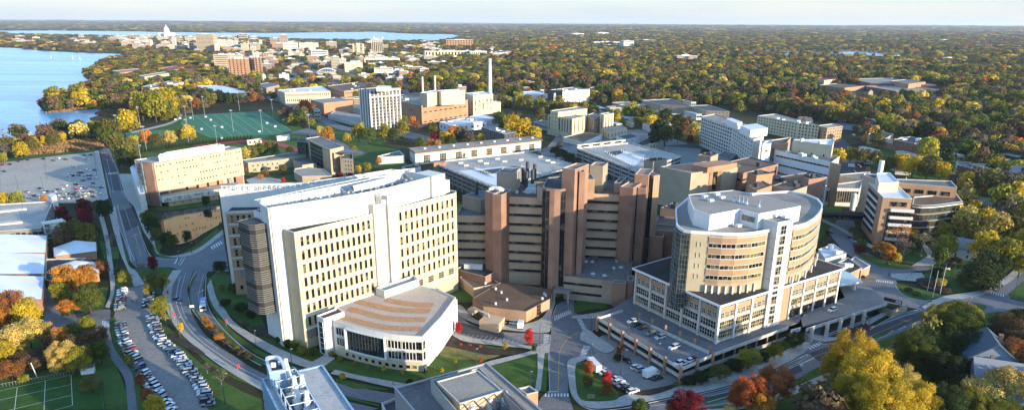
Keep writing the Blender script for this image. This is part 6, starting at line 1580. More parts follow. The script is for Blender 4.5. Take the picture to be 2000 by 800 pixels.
HM=house_meshes();wnm=win_mesh(1.1,1.5,1,2,'white_panel','glass',.12,.1)
HC=[('white',(.6,.6,.58)),('cream',(.5,.44,.3)),('blue-grey',(.2,.26,.32)),('tan',(.35,.27,.18)),('pale green',(.3,.36,.28)),('brick red',(.26,.1,.07))]
HR=[('slate-grey',(.08,.085,.095)),('brown',(.11,.08,.06)),('dark',(.04,.04,.045)),('pale grey',(.25,.26,.27))]
def house(x,y,rz,k,c,r,where,sc=1):
 o=empty('house',(x,y,0),f"{c[0]} house with {r[0]} roof {where}",'house','houses among the trees')
 w_,rf,ch,wd,dp,hh=HM[k];o.rotation_euler=(0,0,rz);o.scale=(sc,sc,sc)
 link(w_,'wall',o,col=c[1]);a=link(rf,'roof',o,col=r[1]);link(ch,'chimney',a)
 for sx in((-1,1)if y<1400 else()):
  for zz in(1.2,3.6):link(wnm,'window',o,(sx*wd*.22,-dp/2-.02,zz));link(wnm,'window',o,(-wd/2-.02,sx*dp*.22,zz),-pi/2)
 ca=[(x+sc*(i*cos(rz)-j*sin(rz)),y+sc*(i*sin(rz)+j*cos(rz)))for i,j in((-6,-7),(6,-7),(6,7),(-6,7))];avoid(ca)
HZN=[((1560,2000),(178,262),46,'in the woods beyond the right-hand highway'),((1240,2000),(118,178),46,'in the deep right-hand woods'),((1240,1560),(165,210),22,'in the woods above the grey hospital slab'),((860,1240),(112,165),34,'in the woods right of the tall chimney'),((250,420),(100,135),12,'in the lakeshore woods')]
rng=random.Random(3)
for(x0,x1),(y0,y1),n,where in HZN:
 k=0
 while k<n:
  x=rng.uniform(x0,x1);y=rng.uniform(y0,y1);q=P(x,y)
  if blocked(*q)or inpoly(q[0],q[1],LAKE):k+=.2;continue
  house(q[0],q[1],rng.choice([.2,1.77,.2,1.2]),rng.randrange(3),rng.choice(HC),rng.choice(HR),where);k+=1
house(*P(1878,502),.9,0,HC[0],HR[3],'beside the drive below the bowed-glass office',1.15);house(*P(1900,478),.9,1,HC[0],HR[0],'behind the white house by the drive',1.1)
house(*P(1918,735),-.35,1,('blue-grey',(.22,.27,.33)),('slate-blue',(.07,.10,.13)),'under golden tree at lower right',1.6);house(*P(1940,770),1.2,0,HC[2],HR[3],'half hidden behind the golden tree at lower right',1.4)
house(*P(1992,352),.3,0,HC[0],HR[3],'beside the highway at the right edge',1.2)
# ================================================================ TREES
for q in ROADS:avoid(gp(q),2)
for q in([(0,318),(60,310),(190,296),(203,392),(150,396),(0,398)],[(358,226),(510,217),(570,255),(545,263),(412,270),(352,243)],[(244,260),(330,253),(337,262),(300,270),(250,278)],[(0,756),(142,732),(178,728),(196,740),(205,800),(0,800)],
          oval(475,300,114,28),[(1105,712),(1118,640),(1330,735),(1322,750),(1262,775),(1190,760)]):avoid(gp(q),2)
def mat_leaf(name,typ,attr):
 m,t,b=nt(name);L=t.links
 k_=1 if typ=='OBJ' else 1.25
 if typ=='OBJ':s=t.nodes.new('ShaderNodeObjectInfo').outputs['Color']
 else:
  a=t.nodes.new('ShaderNodeAttribute');a.attribute_type='INSTANCER';a.attribute_name=attr;s=a.outputs['Color']
 g=t.nodes.new('ShaderNodeAttribute');g.attribute_name='lv'
 r=ramp(t,[(.45*k_,.50*k_,.50*k_),(.9*k_,.9*k_,.9*k_),(1.35*k_,1.25*k_,1.0*k_),(1.8*k_,1.5*k_,1.0*k_)],[0,.45,.8,1]);L.new(g.outputs['Fac'],r.inputs[0])
 mx=t.nodes.new('ShaderNodeMix');mx.data_type='RGBA';mx.blend_type='MULTIPLY';mx.inputs[0].default_value=1
 L.new(s,mx.inputs[6]);L.new(r.outputs[0],mx.inputs[7])
 L.new(mx.outputs[2],b.inputs['Base Color']);b.inputs['Roughness'].default_value=.7;b.inputs['Specular IOR Level'].default_value=.15
 tr=t.nodes.new('ShaderNodeBsdfTranslucent');L.new(mx.outputs[2],tr.inputs[0]);ms=t.nodes.new('ShaderNodeMixShader');ms.inputs[0].default_value=.3
 L.new(b.outputs[0],ms.inputs[1]);L.new(tr.outputs[0],ms.inputs[2]);L.new(ms.outputs[0],t.nodes['Material Output'].inputs[0])
 MATS[name]=m
mat_leaf('leaf','OBJ',None);mat_leaf('leaf_wood','INST','tint')
def crown(seed,nleaf,size,kind='round',mt='leaf',thin=0):
 "leaf faces through a crown of unit height (ground 0, top 1) and radius .5"
 r=np.random.RandomState(seed);cl=[]
 if kind=='round':
  cl.append((0,0,.60,.34,.30))
  n=13
  for i in range(n):
   a=i*2.4+r.rand()*.6;h=.30+.58*((i+.5)/n);rad=.30*sqrt(max(.1,1-((h-.52)/.5)**2));cl.append((rad*cos(a),rad*sin(a),h,.13+.09*r.rand(),.11+.07*r.rand()))
  for i in range(4):a=r.rand()*6.28;cl.append((.12*cos(a),.12*sin(a),.86,.12,.11))
 elif kind=='spread':
  n=16
  for i in range(n):a=i*2.4+r.rand();rr=.36*sqrt((i+.5)/n);cl.append((rr*cos(a),rr*sin(a),.72-.45*rr+.2*(r.rand()-.5),.13+.06*r.rand(),.09+.05*r.rand()))
  for i in range(6):a=r.rand()*6.28;cl.append((.36*cos(a),.36*sin(a),.38+.1*r.rand(),.11,.08))
 elif kind=='oval':
  for i in range(12):a=i*2.4;h=.2+.7*(i+.5)/12;rad=.22*sqrt(max(.05,1-((h-.5)/.52)**2));cl.append((rad*cos(a),rad*sin(a),h,.17,.13))
  cl.append((0,0,.5,.3,.36));cl.append((0,0,.85,.15,.13))
 elif kind=='cone':
  for k in range(9):
   h=.12+.085*k;R_=.46*(1-k/9.3)
   for j in range(max(3,8-k)):a=j*2*pi/max(3,8-k)+k;cl.append((R_*.62*cos(a),R_*.62*sin(a),h,R_*.45+.02,.055))
 if kind=='big':
  for i in range(46):
   h=.26+.66*((i+.5)/46);a=i*2.4+r.rand();rad=.40*sqrt(max(.06,1-((h-.55)/.42)**2))*(.75+.35*r.rand());cl.append((rad*cos(a),rad*sin(a),h,.06+.07*r.rand(),.05+.05*r.rand()))
  cl.append((0,0,.58,.3,.26))
 cl=np.array(cl);w=cl[:,3]**1.7;w/=w.sum()
 idx=r.choice(len(cl),nleaf,p=w);d=r.normal(size=(nleaf,3));d/=np.linalg.norm(d,axis=1)[:,None]
 d[:,2]=np.abs(d[:,2])*np.where(r.rand(nleaf)<.75,1,-1)
 q=cl[idx];rad=(.72+.34*r.rand(nleaf)**.7)
 c=q[:,:3]+d*np.stack([q[:,3]*rad,q[:,3]*rad,q[:,4]*rad],1)
 c+=r.normal(size=c.shape)*(.017 if kind=='big' else.011)
 nrm=d+r.normal(size=d.shape)*.55;nrm/=np.linalg.norm(nrm,axis=1)[:,None]
 t1=np.cross(nrm,r.normal(size=d.shape));t1/=np.linalg.norm(t1,axis=1)[:,None];t2=np.cross(nrm,t1)
 s=size*(.6+.8*r.rand(nleaf))[:,None]
 v=np.stack([c-t1*s,c-t2*s*.7,c+t1*s,c+t2*s*.7],1).reshape(-1,3)
 me=bpy.data.meshes.new('crown');me.vertices.add(nleaf*4);me.vertices.foreach_set('co',v.ravel());me.loops.add(nleaf*4);me.loops.foreach_set('vertex_index',np.arange(nleaf*4,dtype=np.int32))
 me.polygons.add(nleaf);me.polygons.foreach_set('loop_start',np.arange(0,nleaf*4,4,dtype=np.int32));me.polygons.foreach_set('loop_total',np.full(nleaf,4,dtype=np.int32))
 clv=r.rand(len(cl));lv=np.clip(.5*clv[idx]+.5*r.rand(nleaf),0,1)
 a=me.attributes.new('lv','FLOAT','FACE');a.data.foreach_set('value',lv.astype(np.float32))
 me.materials.append(M(mt));me.update();return me
def trunk(seed,kind,pale=False):
 r=random.Random(seed);b=MB();b.tube([(0,0,-.01),(.01,0,.2),(.0,.01,.45),(0,0,.75 if kind!='cone' else.95)],[.034,.024,.016,.005],7)
 if kind!='cone':
  for i in range(7):
   a=i*2.4+r.random();h=.2+.06*i;e=.28+.1*r.random();b.tube([(0,0,h),(e*.5*cos(a),e*.5*sin(a),h+.16),(e*cos(a),e*sin(a),h+.26)],[.014,.009,.003],5)
   b.tube([(e*.5*cos(a),e*.5*sin(a),h+.16),(e*.7*cos(a+.7),e*.7*sin(a+.7),h+.33)],[.007,.002],4)
 return b.mesh('trunk',['bark_pale' if pale else 'bark'])
HI={k:[(crown(s,n,z,k),trunk(s,k))for s in(1,2,3)]for k,n,z in(('round',6500,.021),('spread',6500,.019),('oval',5200,.021),('cone',6500,.018))}
HI['big']=[(crown(s,20000,.0115,'big'),trunk(s,'round'))for s in(21,22)]
HI['thin']=[(crown(s,1500,.014,'spread'),trunk(s,'spread',True))for s in(5,6)]
MD={k:[(crown(s,n,z,k),trunk(s,k))for s in(11,12,13)]for k,n,z in(('round',1500,.04),('spread',1500,.037),('oval',1200,.042),('cone',1500,.034))}
MD['thin']=[(crown(s,420,.025,'spread'),trunk(s,'spread',True))for s in(15,16)];MD['big']=MD['round']
COL={'gold':(.48,.345,.03),'palegold':(.46,.35,.10),'yellowgreen':(.24,.225,.03),'green':(.085,.115,.022),'darkgreen':(.034,.055,.018),'orange':(.44,.19,.03),'red':(.50,.035,.03),
       'rust':(.26,.10,.035),'brown':(.13,.085,.05),'maroon':(.15,.015,.022),'olive':(.13,.125,.03),'redorange':(.40,.10,.03),'grey-brown':(.14,.11,.08)}
CW={'gold':'golden','palegold':'pale golden','yellowgreen':'yellow-green','green':'green','darkgreen':'dark green','orange':'orange','red':'bright red','rust':'rust-coloured','brown':'bare brownish','maroon':'deep maroon','olive':'olive','redorange':'red-orange','grey-brown':'half-bare grey-brown'}
LM=[(600,470,'the white research tower'),(1440,520,'the curved tan hospital'),(1060,450,'the brown brick hospital'),(370,345,'the cream block by the pond'),(1770,410,'the bowed-glass office'),(745,215,'the striped concrete tower'),(957,165,'the tall chimney'),
      (450,245,'the green sports field'),(70,770,'the lined playing field'),(100,345,'the half-empty parking lot'),(45,525,'the white-roofed sheds'),(300,700,'the long strip car park'),(1160,740,'the kerbed lawn island'),(1760,610,'the entrance drive'),(1110,190,'the lettered apartment block'),
      (1430,260,'the grey hospital slab'),(1550,240,'the cream and brown apartments'),(1790,275,'the gabled brick apartments'),(1740,165,'the long brick school'),(920,300,'the white-panelled hall'),(740,680,'the striped-roof wing'),(150,205,'the lake point'),(300,165,'the long lakeside residence'),(1130,240,'the beige slot-windowed offices'),(1940,740,'the slate-roofed house'),(650,320,'the dark glass slab'),(600,745,'the glass laboratory'),(230,500,'the walkway by the left road')]
def where(px,py):
 best=min(LM,key=lambda l:hypot(px-l[0],(py-l[1])*1.4));dx,dy=px-best[0],(py-best[1])*1.4
 rel=('right of' if dx>0 else 'left of')if abs(dx)>abs(dy)else('in front of' if dy>0 else 'behind')
 return rel+' '+best[2],best
TREES=[]
def tree(cx,cy,rpx,col,kind='round',hr=2.25,world=None,hero=None,zc=.58,cat='tree'):
 "crown centre and radius as seen in the photograph"
 if world is None:
  R=4.
  for _ in range(4):
   H=R*hr;q=P(cx,cy,H*zc);s=sqrt(q[0]**2+q[1]**2+(CAMH-H*zc)**2);R=rpx*s/FPX
  x,y=q;H=R*hr
 else:x,y,R,H=world;s=slant(x,y)
 lod=HI if(s<420 and rpx>9)else MD
 k=kind
 if kind=='round' and rpx>26:k='big'
 cr,tk=random.choice(lod[k]);cl=COL[col];j=.82+.36*random.random();cl=tuple(c*j*(1+.12*(random.random()-.5))for c in cl)
 w_,best=where(cx,cy)
 size='shrub' if H<3.2 else 'sapling' if H<6 and kind!='cone' else 'tree'
 sh={'round':'round-crowned','spread':'broad','oval':'upright','cone':'conical','thin':'thin-leaved','big':'round-crowned'}[kind]
 nm={'tree':'evergreen_tree' if kind=='cone' else 'broadleaf_tree','sapling':'young_tree','shrub':'shrub'}[size]
 o=empty(nm,(x,y,0),f"{CW[col]} {sh} {size} {w_}",size if size!='sapling' else 'tree','trees around the hospital' if world is None else 'trees in the neighbourhood')
 o['_px']=(cx,cy,best[0],best[1]);o.rotation_euler=(0,0,random.random()*6.28)
 scl=(R*2*.98,R*2*.98,H)
 link(cr,'crown',o,sc=scl,col=cl);link(tk,'trunk',o,sc=scl)
 TREES.append((x,y,R));return o
T_=tree
for a in((120,418,15,'maroon','oval'),(133,432,12,'maroon','oval'),(163,405,17,'maroon','oval'),(166,424,17,'maroon','oval'),(203,408,17,'darkgreen'),(122,462,18,'brown'),(143,452,20,'olive'),(168,456,20,'olive'),(180,448,12,'darkgreen'),
          (128,545,26,'orange'),(165,540,22,'orange','round'),(118,570,18,'yellowgreen'),(172,578,24,'green'),(132,596,20,'orange','spread',1.7),(15,600,30,'rust'),(48,610,25,'gold'),(-10,625,22,'orange'),
          (55,648,24,'palegold'),(80,645,20,'palegold'),(22,662,24,'palegold'),(5,690,22,'gold'),(35,690,12,'yellowgreen'),(122,694,28,'palegold','round',2.0),(150,702,22,'yellowgreen'),(170,690,18,'olive'),(194,684,19,'green'),
          (168,636,17,'yellowgreen'),(118,658,18,'orange'),(140,650,18,'olive'),(150,672,20,'brown'),(178,660,17,'brown'),(195,650,13,'brown'),(98,670,16,'brown'),(60,690,18,'brown','spread',1.4),(20,720,24,'rust','round',1.5),(35,705,22,'brown','round',1.4),(75,708,18,'brown','round',1.3),(178,748,20,'olive','round',1.5),(45,738,10,'yellowgreen','round',1.5),
          (302,792,20,'gold'),(288,770,13,'rust'),(273,740,12,'rust','oval'),(243,540,13,'yellowgreen'),(230,530,9,'olive'),(216,462,11,'grey-brown','thin'),(200,521,13,'rust'),(190,515,9,'brown'),(298,512,12,'maroon','oval'),(277,520,9,'rust','thin'),(300,550,18,'olive'),(316,548,14,'yellowgreen'),(288,566,8,'gold'),(312,597,18,'yellowgreen'),(322,618,9,'gold','thin'),(352,637,8,'gold','oval'),(242,678,11,'olive','thin'),(252,702,9,'yellowgreen'),(430,730,17,'green','thin'),(403,715,11,'grey-brown','thin'),
          (408,635,9,'orange','round',1.6),(418,645,9,'brown','round',1.5),(428,657,10,'orange','round',1.5),(400,622,8,'orange','round',1.6),(460,680,9,'olive','round',1.4),(472,688,9,'brown','round',1.4),(486,694,9,'brown','round',1.4),(444,668,8,'brown','round',1.3),
          (365,460,11,'darkgreen','oval'),(297,440,17,'darkgreen'),(288,428,14,'green'),(306,458,13,'olive'),(325,466,13,'darkgreen'),(336,470,12,'green'),(402,392,9,'darkgreen'),(440,440,14,'green','round',1.5),(430,520,15,'darkgreen','round',1.6),(455,560,11,'green','round',1.4),(432,560,9,'yellowgreen','round',1.4),(440,590,12,'darkgreen','round',1.2),(470,600,16,'darkgreen','round',1.2),(490,612,12,'darkgreen','round',1.2),(478,632,7,'brown','round',1.4),
          (575,672,11,'green','round',1.6),(590,682,11,'yellowgreen','round',1.6),(562,670,10,'darkgreen','round',1.5),(612,684,10,'green','round',1.7),(545,662,10,'darkgreen','round',1.3),(604,690,7,'olive','round',1.4),(648,690,7,'yellowgreen','round',1.8),(664,699,7,'yellowgreen','round',1.8),(692,709,5,'yellowgreen'),(717,716,5,'yellowgreen'),(750,718,6,'gold'),(785,726,5,'gold'),(669,734,7,'gold'),(800,745,9,'darkgreen','round',1.3),(820,742,8,'rust','round',1.3),
          (896,638,10,'red','oval',2.6),(1033,655,13,'red','oval',2.7),(987,675,6,'gold'),(1043,680,6,'darkgreen'),(939,703,5,'redorange'),(889,705,5,'yellowgreen'),(863,722,5,'gold'),(900,672,4,'redorange','round',1.4),(918,673,4,'redorange','round',1.4),(938,676,4,'redorange','round',1.4),
          (1150,716,14,'redorange','oval',2.4),(1148,741,15,'olive','oval',2.3),(1186,737,13,'red','oval',2.4),(1186,755,15,'rust','oval',2.0),(1211,680,10,'rust','oval',2.2),(1208,697,12,'darkgreen','round',1.1),
          (1325,750,13,'olive','thin',1.6),(1408,723,23,'olive','spread',1.5),(1464,698,26,'yellowgreen','round',1.6),(1515,682,16,'yellowgreen'),(1552,662,19,'darkgreen','round',1.7),(1370,735,18,'darkgreen','round',1.3),(1345,742,16,'darkgreen','round',1.2),(1435,712,18,'darkgreen','round',1.4),(1490,695,14,'darkgreen','round',1.4),
          (1250,800,22,'green'),(1340,792,38,'maroon','round',1.9),(1320,800,22,'redorange'),(1466,765,38,'redorange','round',1.9),(1515,745,38,'rust','round',1.9),(1490,790,26,'orange'),(1440,775,20,'redorange'),(1425,800,18,'gold','thin'),(1470,803,18,'yellowgreen','thin'),
          (1668,690,44,'gold','round',2.3),(1635,715,30,'gold'),(1700,730,50,'gold','round',2.2),(1755,745,36,'palegold','round',2.2),(1670,770,46,'gold','round',2.2),(1730,790,50,'gold','round',2.2),(1790,785,40,'gold','round',2.2),(1640,790,30,'yellowgreen','round',2.2),(1740,690,20,'palegold','thin'),
          (1790,685,34,'green','round',2.2),(1828,690,24,'green'),(1832,625,28,'yellowgreen'),(1862,612,25,'yellowgreen'),(1870,640,36,'green','round',2.2),(1893,625,26,'yellowgreen'),(1852,668,28,'darkgreen','cone',3),(1880,680,30,'darkgreen'),(1905,665,32,'darkgreen','cone',2.8),(1925,690,28,'darkgreen'),(1845,720,30,'darkgreen'),(1900,720,22,'darkgreen'),
          (1955,640,24,'olive'),(1985,650,34,'brown','round',2.2),(1985,700,34,'rust','round',2.2),(1990,625,20,'olive'),(1930,760,40,'palegold','spread',2.0),(1970,745,40,'palegold','spread',2.1),(1900,790,28,'yellowgreen'),(1960,800,30,'gold','spread',2.0),(1850,790,36,'darkgreen'),(1880,755,24,'darkgreen'),
          (1885,430,26,'palegold'),(1905,455,26,'olive'),(1920,430,22,'gold'),(1950,445,26,'palegold'),(1975,450,24,'olive'),(1985,425,18,'olive'),(1995,480,26,'yellowgreen'),(1925,480,26,'gold'),(1960,495,26,'yellowgreen'),(1920,505,34,'darkgreen','cone',2.6),(1940,520,26,'darkgreen'),(1845,455,20,'yellowgreen','oval'),(1850,478,18,'yellowgreen'),(1838,498,16,'green'),(1880,400,18,'olive'),(1900,405,14,'gold'),(1995,515,18,'yellowgreen'),
          (1722,483,16,'orange','spread'),(1736,492,14,'orange'),(1783,458,11,'gold'),(1755,455,24,'orange','thin',2.6),(1768,480,20,'grey-brown','thin'),(1805,468,22,'palegold','thin'),(1785,478,14,'darkgreen'),(1752,503,9,'gold'),(1680,488,13,'maroon','round',1.3),(1668,450,10,'olive','round',1.4),(1675,462,10,'olive','round',1.4),(1684,474,10,'olive','round',1.4),(1829,533,11,'darkgreen'),(1838,551,10,'gold','round',1.7),(1815,552,9,'brown','round',1.2),(1848,566,9,'brown','round',1.1),(1775,565,8,'darkgreen','round',.9),(1790,572,8,'olive','round',.9),(1683,540,7,'darkgreen','round',1),(1690,568,8,'olive','round',1),(1873,546,6,'green','thin'),(1868,508,10,'brown','round',1.3),(1920,560,10,'brown','round',1.1),
          (700,256,16,'yellowgreen'),(722,262,14,'green'),(750,257,15,'yellowgreen'),(785,250,16,'yellowgreen'),(770,262,12,'green'),(640,263,15,'orange'),(627,256,10,'palegold'),(678,268,9,'gold'),(596,210,15,'redorange'),(612,212,8,'orange'),(805,236,9,'orange'),(814,243,8,'rust'),(790,232,7,'yellowgreen'),(590,205,6,'green'),
          (870,270,14,'gold'),(850,266,10,'maroon'),(855,282,8,'orange'),(885,258,13,'orange'),(900,262,16,'grey-brown'),(915,268,14,'grey-brown'),(880,275,13,'green'),(820,280,12,'green'),(840,279,9,'orange'),(940,270,12,'gold','round',1.6),(845,250,12,'olive'),(985,242,16,'green'),(1000,243,20,'gold'),(1022,252,22,'gold'),(1045,262,16,'gold'),(975,232,14,'green'),(1010,236,16,'olive'),(1055,222,12,'olive'),
          (1288,252,20,'darkgreen'),(1300,262,18,'green'),(1280,268,16,'darkgreen'),(1324,262,12,'olive'),(1348,272,8,'maroon'),(1360,272,8,'gold'),(1205,232,10,'gold'),(1098,300,14,'darkgreen','round',1.5),(1112,308,14,'darkgreen','round',1.5),(1085,294,12,'darkgreen','round',1.5),(1123,314,12,'darkgreen','round',1.5),(1093,283,7,'brown'),(1352,258,7,'redorange'),
          (1638,305,14,'gold'),(1662,302,14,'yellowgreen'),(1688,305,14,'olive'),(1712,308,13,'olive'),(1738,320,14,'olive'),(1760,318,16,'gold'),(1785,324,17,'gold'),(1812,330,17,'olive'),(1838,333,16,'gold'),(1858,340,12,'palegold','thin'),(1888,352,15,'gold'),(1905,362,11,'olive'),(1695,331,5,'gold','oval'),(1678,322,8,'maroon','round',1.4),(1920,372,8,'orange'),
          (300,202,24,'yellowgreen'),(325,196,22,'gold'),(275,205,20,'gold'),(345,205,14,'olive'),(248,235,20,'gold'),(218,252,17,'olive'),(192,250,13,'olive'),(205,262,14,'green'),(146,254,12,'yellowgreen'),(163,257,10,'gold'),(176,249,10,'gold'),(122,268,7,'gold'),(105,272,10,'olive'),(88,274,8,'gold'),(62,280,11,'olive'),(47,268,7,'rust'),(75,272,7,'rust'),(40,292,13,'gold'),(22,285,10,'orange','thin'),(8,290,14,'grey-brown','thin'),(5,308,8,'yellowgreen'),(248,290,20,'olive'),(228,278,16,'olive'),(240,308,16,'darkgreen'),(255,312,13,'darkgreen'),(262,275,9,'gold'),(284,268,12,'orange'),(308,272,11,'olive'),(332,268,12,'palegold'),(368,258,14,'gold'),(352,262,9,'gold'),(5,388,12,'gold'),(32,387,12,'yellowgreen'),(85,388,6,'orange'),(170,380,6,'palegold','thin'),
          (445,343,7,'redorange','oval',1.8),(553,351,6,'red','oval',1.8),(420,343,8,'orange','round',1.3),(440,350,0.1+6,'rust','round',1.2),(552,330,9,'olive'),(518,338,7,'rust','round',1.3),(508,344,7,'orange','round',1.3),(664,344,8,'maroon'),(684,344,7,'maroon'),(492,298,12,'olive'),(510,292,13,'green'),(478,300,12,'palegold'),(530,288,14,'olive'),(566,296,10,'gold'),(475,330,8,'rust'),(700,330,7,'gold'),(718,326,9,'yellowgreen'),(740,313,7,'orange'),(760,310,6,'darkgreen'),(690,292,9,'yellowgreen'),(880,300,6,'gold'),(895,303,6,'darkgreen'),(905,303,6,'darkgreen'),(872,305,6,'orange')):
 T_(*a)
print('placed trees',len(TREES))
for k in range(34):
 t=k/33;x=270+t*220;y=291-t*26+6*sin(t*3)*(-.3)
 o=T_(x,y,3.6,'darkgreen','cone',3.4);o['group']='row of slim evergreens above the cream block';o['label']='slim dark evergreen in the hedge row above the cream block by the pond'
pro=bpy.data.collections.new('wood_parts')
def lowtree(seed,kind,n,z):
 me=crown(seed,n,z,kind,'leaf_wood');o=bpy.data.objects.new('wood_part',me);pro.objects.link(o);return o
for s in range(4):lowtree(40+s,'round',700,.056)
for s in range(2):lowtree(50+s,'spread',700,.052)
lowtree(60,'oval',600,.058);lowtree(61,'cone',600,.048)
PAL=[('olive',28),('green',13),('darkgreen',10),('brown',19),('grey-brown',12),('gold',9),('yellowgreen',13),('palegold',6),('orange',2.6),('rust',5),('redorange',.7),('red',.12),('maroon',.4)]
pc=np.array([COL[a]for a,_ in PAL]);pw=np.array([b for _,b in PAL],float);pw/=pw.sum()
def woods(name,pts,scl,cols,rots):
 me=bpy.data.meshes.new(name);me.vertices.add(len(pts));me.vertices.foreach_set('co',np.array(pts,np.float32).ravel())
 a=me.attributes.new('scl','FLOAT_VECTOR','POINT');a.data.foreach_set('vector',np.array(scl,np.float32).ravel())
 a=me.attributes.new('tint','FLOAT_COLOR','POINT');a.data.foreach_set('color',np.c_[np.array(cols,np.float32),np.ones(len(cols),np.float32)].ravel())
 a=me.attributes.new('rot','FLOAT_VECTOR','POINT');a.data.foreach_set('vector',np.array(rots,np.float32).ravel())
 o=bpy.data.objects.new(name,me);C.objects.link(o);o['kind']='stuff'
 g=bpy.data.node_groups.new(name+'_nodes','GeometryNodeTree');g.interface.new_socket('Geometry',in_out='INPUT',socket_type='NodeSocketGeometry');g.interface.new_socket('Geometry',in_out='OUTPUT',socket_type='NodeSocketGeometry')
 N=g.nodes;L=g.links;gi=N.new('NodeGroupInput');go=N.new('NodeGroupOutput');ip=N.new('GeometryNodeInstanceOnPoints');ci=N.new('GeometryNodeCollectionInfo')
 ci.inputs['Collection'].default_value=pro;ci.inputs['Separate Children'].default_value=True;ci.inputs['Reset Children'].default_value=True;ip.inputs['Pick Instance'].default_value=True
 def na(n_,ty):q=N.new('GeometryNodeInputNamedAttribute');q.data_type=ty;q.inputs['Name'].default_value=n_;return q.outputs['Attribute']
 rv=N.new('FunctionNodeRandomValue');rv.data_type='INT';rv.inputs[4].default_value=0;rv.inputs[5].default_value=7
 L.new(gi.outputs[0],ip.inputs['Points']);L.new(ci.outputs[0],ip.inputs['Instance']);L.new(rv.outputs[2],ip.inputs['Instance Index']);L.new(na('scl','FLOAT_VECTOR'),ip.inputs['Scale']);L.new(na('rot','FLOAT_VECTOR'),ip.inputs['Rotation']);L.new(ip.outputs[0],go.inputs[0])
 md=o.modifiers.new('scatter','NODES');md.node_group=g;return o
R_=np.random.RandomState(9)
def inview(x,y,m=60):
 u,v=PX(x,y,5);return-m<u<2000+m and v<800
WM_=[([(75,212),(90,190),(150,172),(180,165),(165,138),(205,118),(245,106),(262,100),(380,104),(440,125),(520,160),(560,190),(500,195),(420,200),(360,218),(330,232),(260,240),(240,222),(185,214),(120,214)],.9),
       ([(0,88),(0,96),(60,97),(240,106),(330,98),(400,84),(560,84),(900,80),(1000,84),(1000,190),(900,185),(560,190),(420,150),(330,92),(120,82)],.2),
       ([(780,118),(1000,105),(1000,185),(880,175),(780,165),(700,150)],.9),([(1000,84),(2500,84),(2500,300),(1960,300),(1700,245),(1640,235),(1480,212),(1360,205),(1180,198),(1060,178),(1000,184)],1.0),
       ([(860,205),(1060,210),(1260,250),(1370,268),(1370,222),(1250,215),(1060,186)],.5),([(1640,232),(2500,290),(2500,420),(1980,400),(1840,345),(1760,300),(1700,275)],.85),
       ([(540,218),(600,232),(680,275),(640,280),(600,262)],.8),([(1880,380),(2500,420),(2500,560),(1960,500),(1890,470)],.8),([(0,268),(60,262),(140,252),(205,243),(205,262),(60,285),(0,300)],.8),([(1620,700),(1900,660),(2500,600),(2500,900),(1560,900)],.6)]
MP=[([P(*q)for q in pl if True],d,pl)for pl,d in WM_]
pts,scl,cols,rots=[],[],[],[]
indiv=[]
CLEAR=[(1725,266,1830,302),(1860,318,1945,350),(1470,232,1655,268),(1250,200,1430,224),(1062,172,1160,206),(1590,163,1850,192),(1170,204,1260,220),(1310,112,1370,124),(1150,84,1250,96),(1100,68,1250,76)]
def densat(u,v):
 if any(a<u<c and b_<v<d_ for a,b_,c,d_ in CLEAR):return 0
 d=0
 for _,dd,pl in MP:
  if inpoly(u,v,pl):d=max(d,dd)
 return d
def scatter(r0,r1,step,sz,hz,keep=None):
 n=int((r1*r1-r0*r0)*.83/(step*step))
 rr=np.sqrt(R_.uniform(r0*r0,r1*r1,n));th=R_.uniform(-.92,.92,n)
 for r,a in zip(rr,th):
  x,y=r*sin(a),r*cos(a);u,v=PX(x,y,5)
  if not(-260<u<2400)or v>900:continue
  d=densat(u,v)if r<4200 else 1
  if r>=4200 and u<330 and v>66:d=.35
  if R_.rand()>d:continue
  if 1100<r<8000 and hsh(x/95+1,y/120)+.6*hsh(x/37,y/51)<-1.02:continue
  if r<16000 and(inpoly(x,y,LAKE)or inpoly(x,y,MONONA)):continue
  if r>=2500 and r<4000 and any(inpoly(x,y,m)for m in MARSH):continue
  if r<5000 and u>1420 and u<1830 and 95<v<114 and R_.rand()<.9:continue
  if r<4500 and blocked(x,y):continue
  if r<2200 and any(abs(x-t[0])<t[2]and abs(y-t[1])<t[2]for t in TREES):continue
  s=R_.uniform(.6,1.4);H=hz*s*R_.uniform(.8,1.2)*(.7 if r>=1500 and u<1000 and v>78 else.55 if 4300<=r<8000 and u<1000 else 1)
  c=pc[R_.choice(len(pc),p=pw)]
  if hsh(x/160,y/160)>.45 and R_.rand()<.6:c=COL['olive']if R_.rand()<.5 else COL['yellowgreen']
  if hsh(x/230+4,y/190)<-.45 and R_.rand()<.55:c=COL['brown']if R_.rand()<.5 else COL['darkgreen']
  f=R_.uniform(.7,1.25);W=sz*2*s
  if keep is not None:keep.append((slant(x,y),x,y,W/2,H,c,u,v));continue
  pts.append((x,y,terr(x,y)-.3));scl.append((W,W,H));cols.append(tuple(np.array(c)*f));rots.append((0,0,R_.rand()*6.28))
scatter(180,1500,12,7.6,16,indiv)
scatter(1500,2700,13.5,9,16)
scatter(2700,4300,18,11,15)
scatter(4300,8000,30,18,15)
scatter(8000,20000,75,48,18)
scatter(20000,42000,190,120,26)
indiv.sort(key=lambda t:t[0])
budget=max(0,296-34-len(TREES)+34)
KN=['round','round','spread','oval','round']
inv={tuple(v):k for k,v in COL.items()}
m=0
for k,(s,x,y,R,H,c,u,v)in enumerate(indiv):
 if m<budget and 0<u<2000 and v<800:
  T_(u,v,8,inv.get(tuple(c),'olive'),random.choice(KN)if tuple(c)!=COL['darkgreen']else random.choice(['cone','round']),world=(x,y,R,H));m+=1
 else:
  f=R_.uniform(.7,1.25);pts.append((x,y,-.3));scl.append((2*R,2*R,H));cols.append(tuple(np.array(c)*f));rots.append((0,0,R_.rand()*6.28))
woods('woodland',pts,scl,cols,rots)
print('woodland trees',len(pts),'single',len(TREES))
rb=MB();rr=random.Random(2)
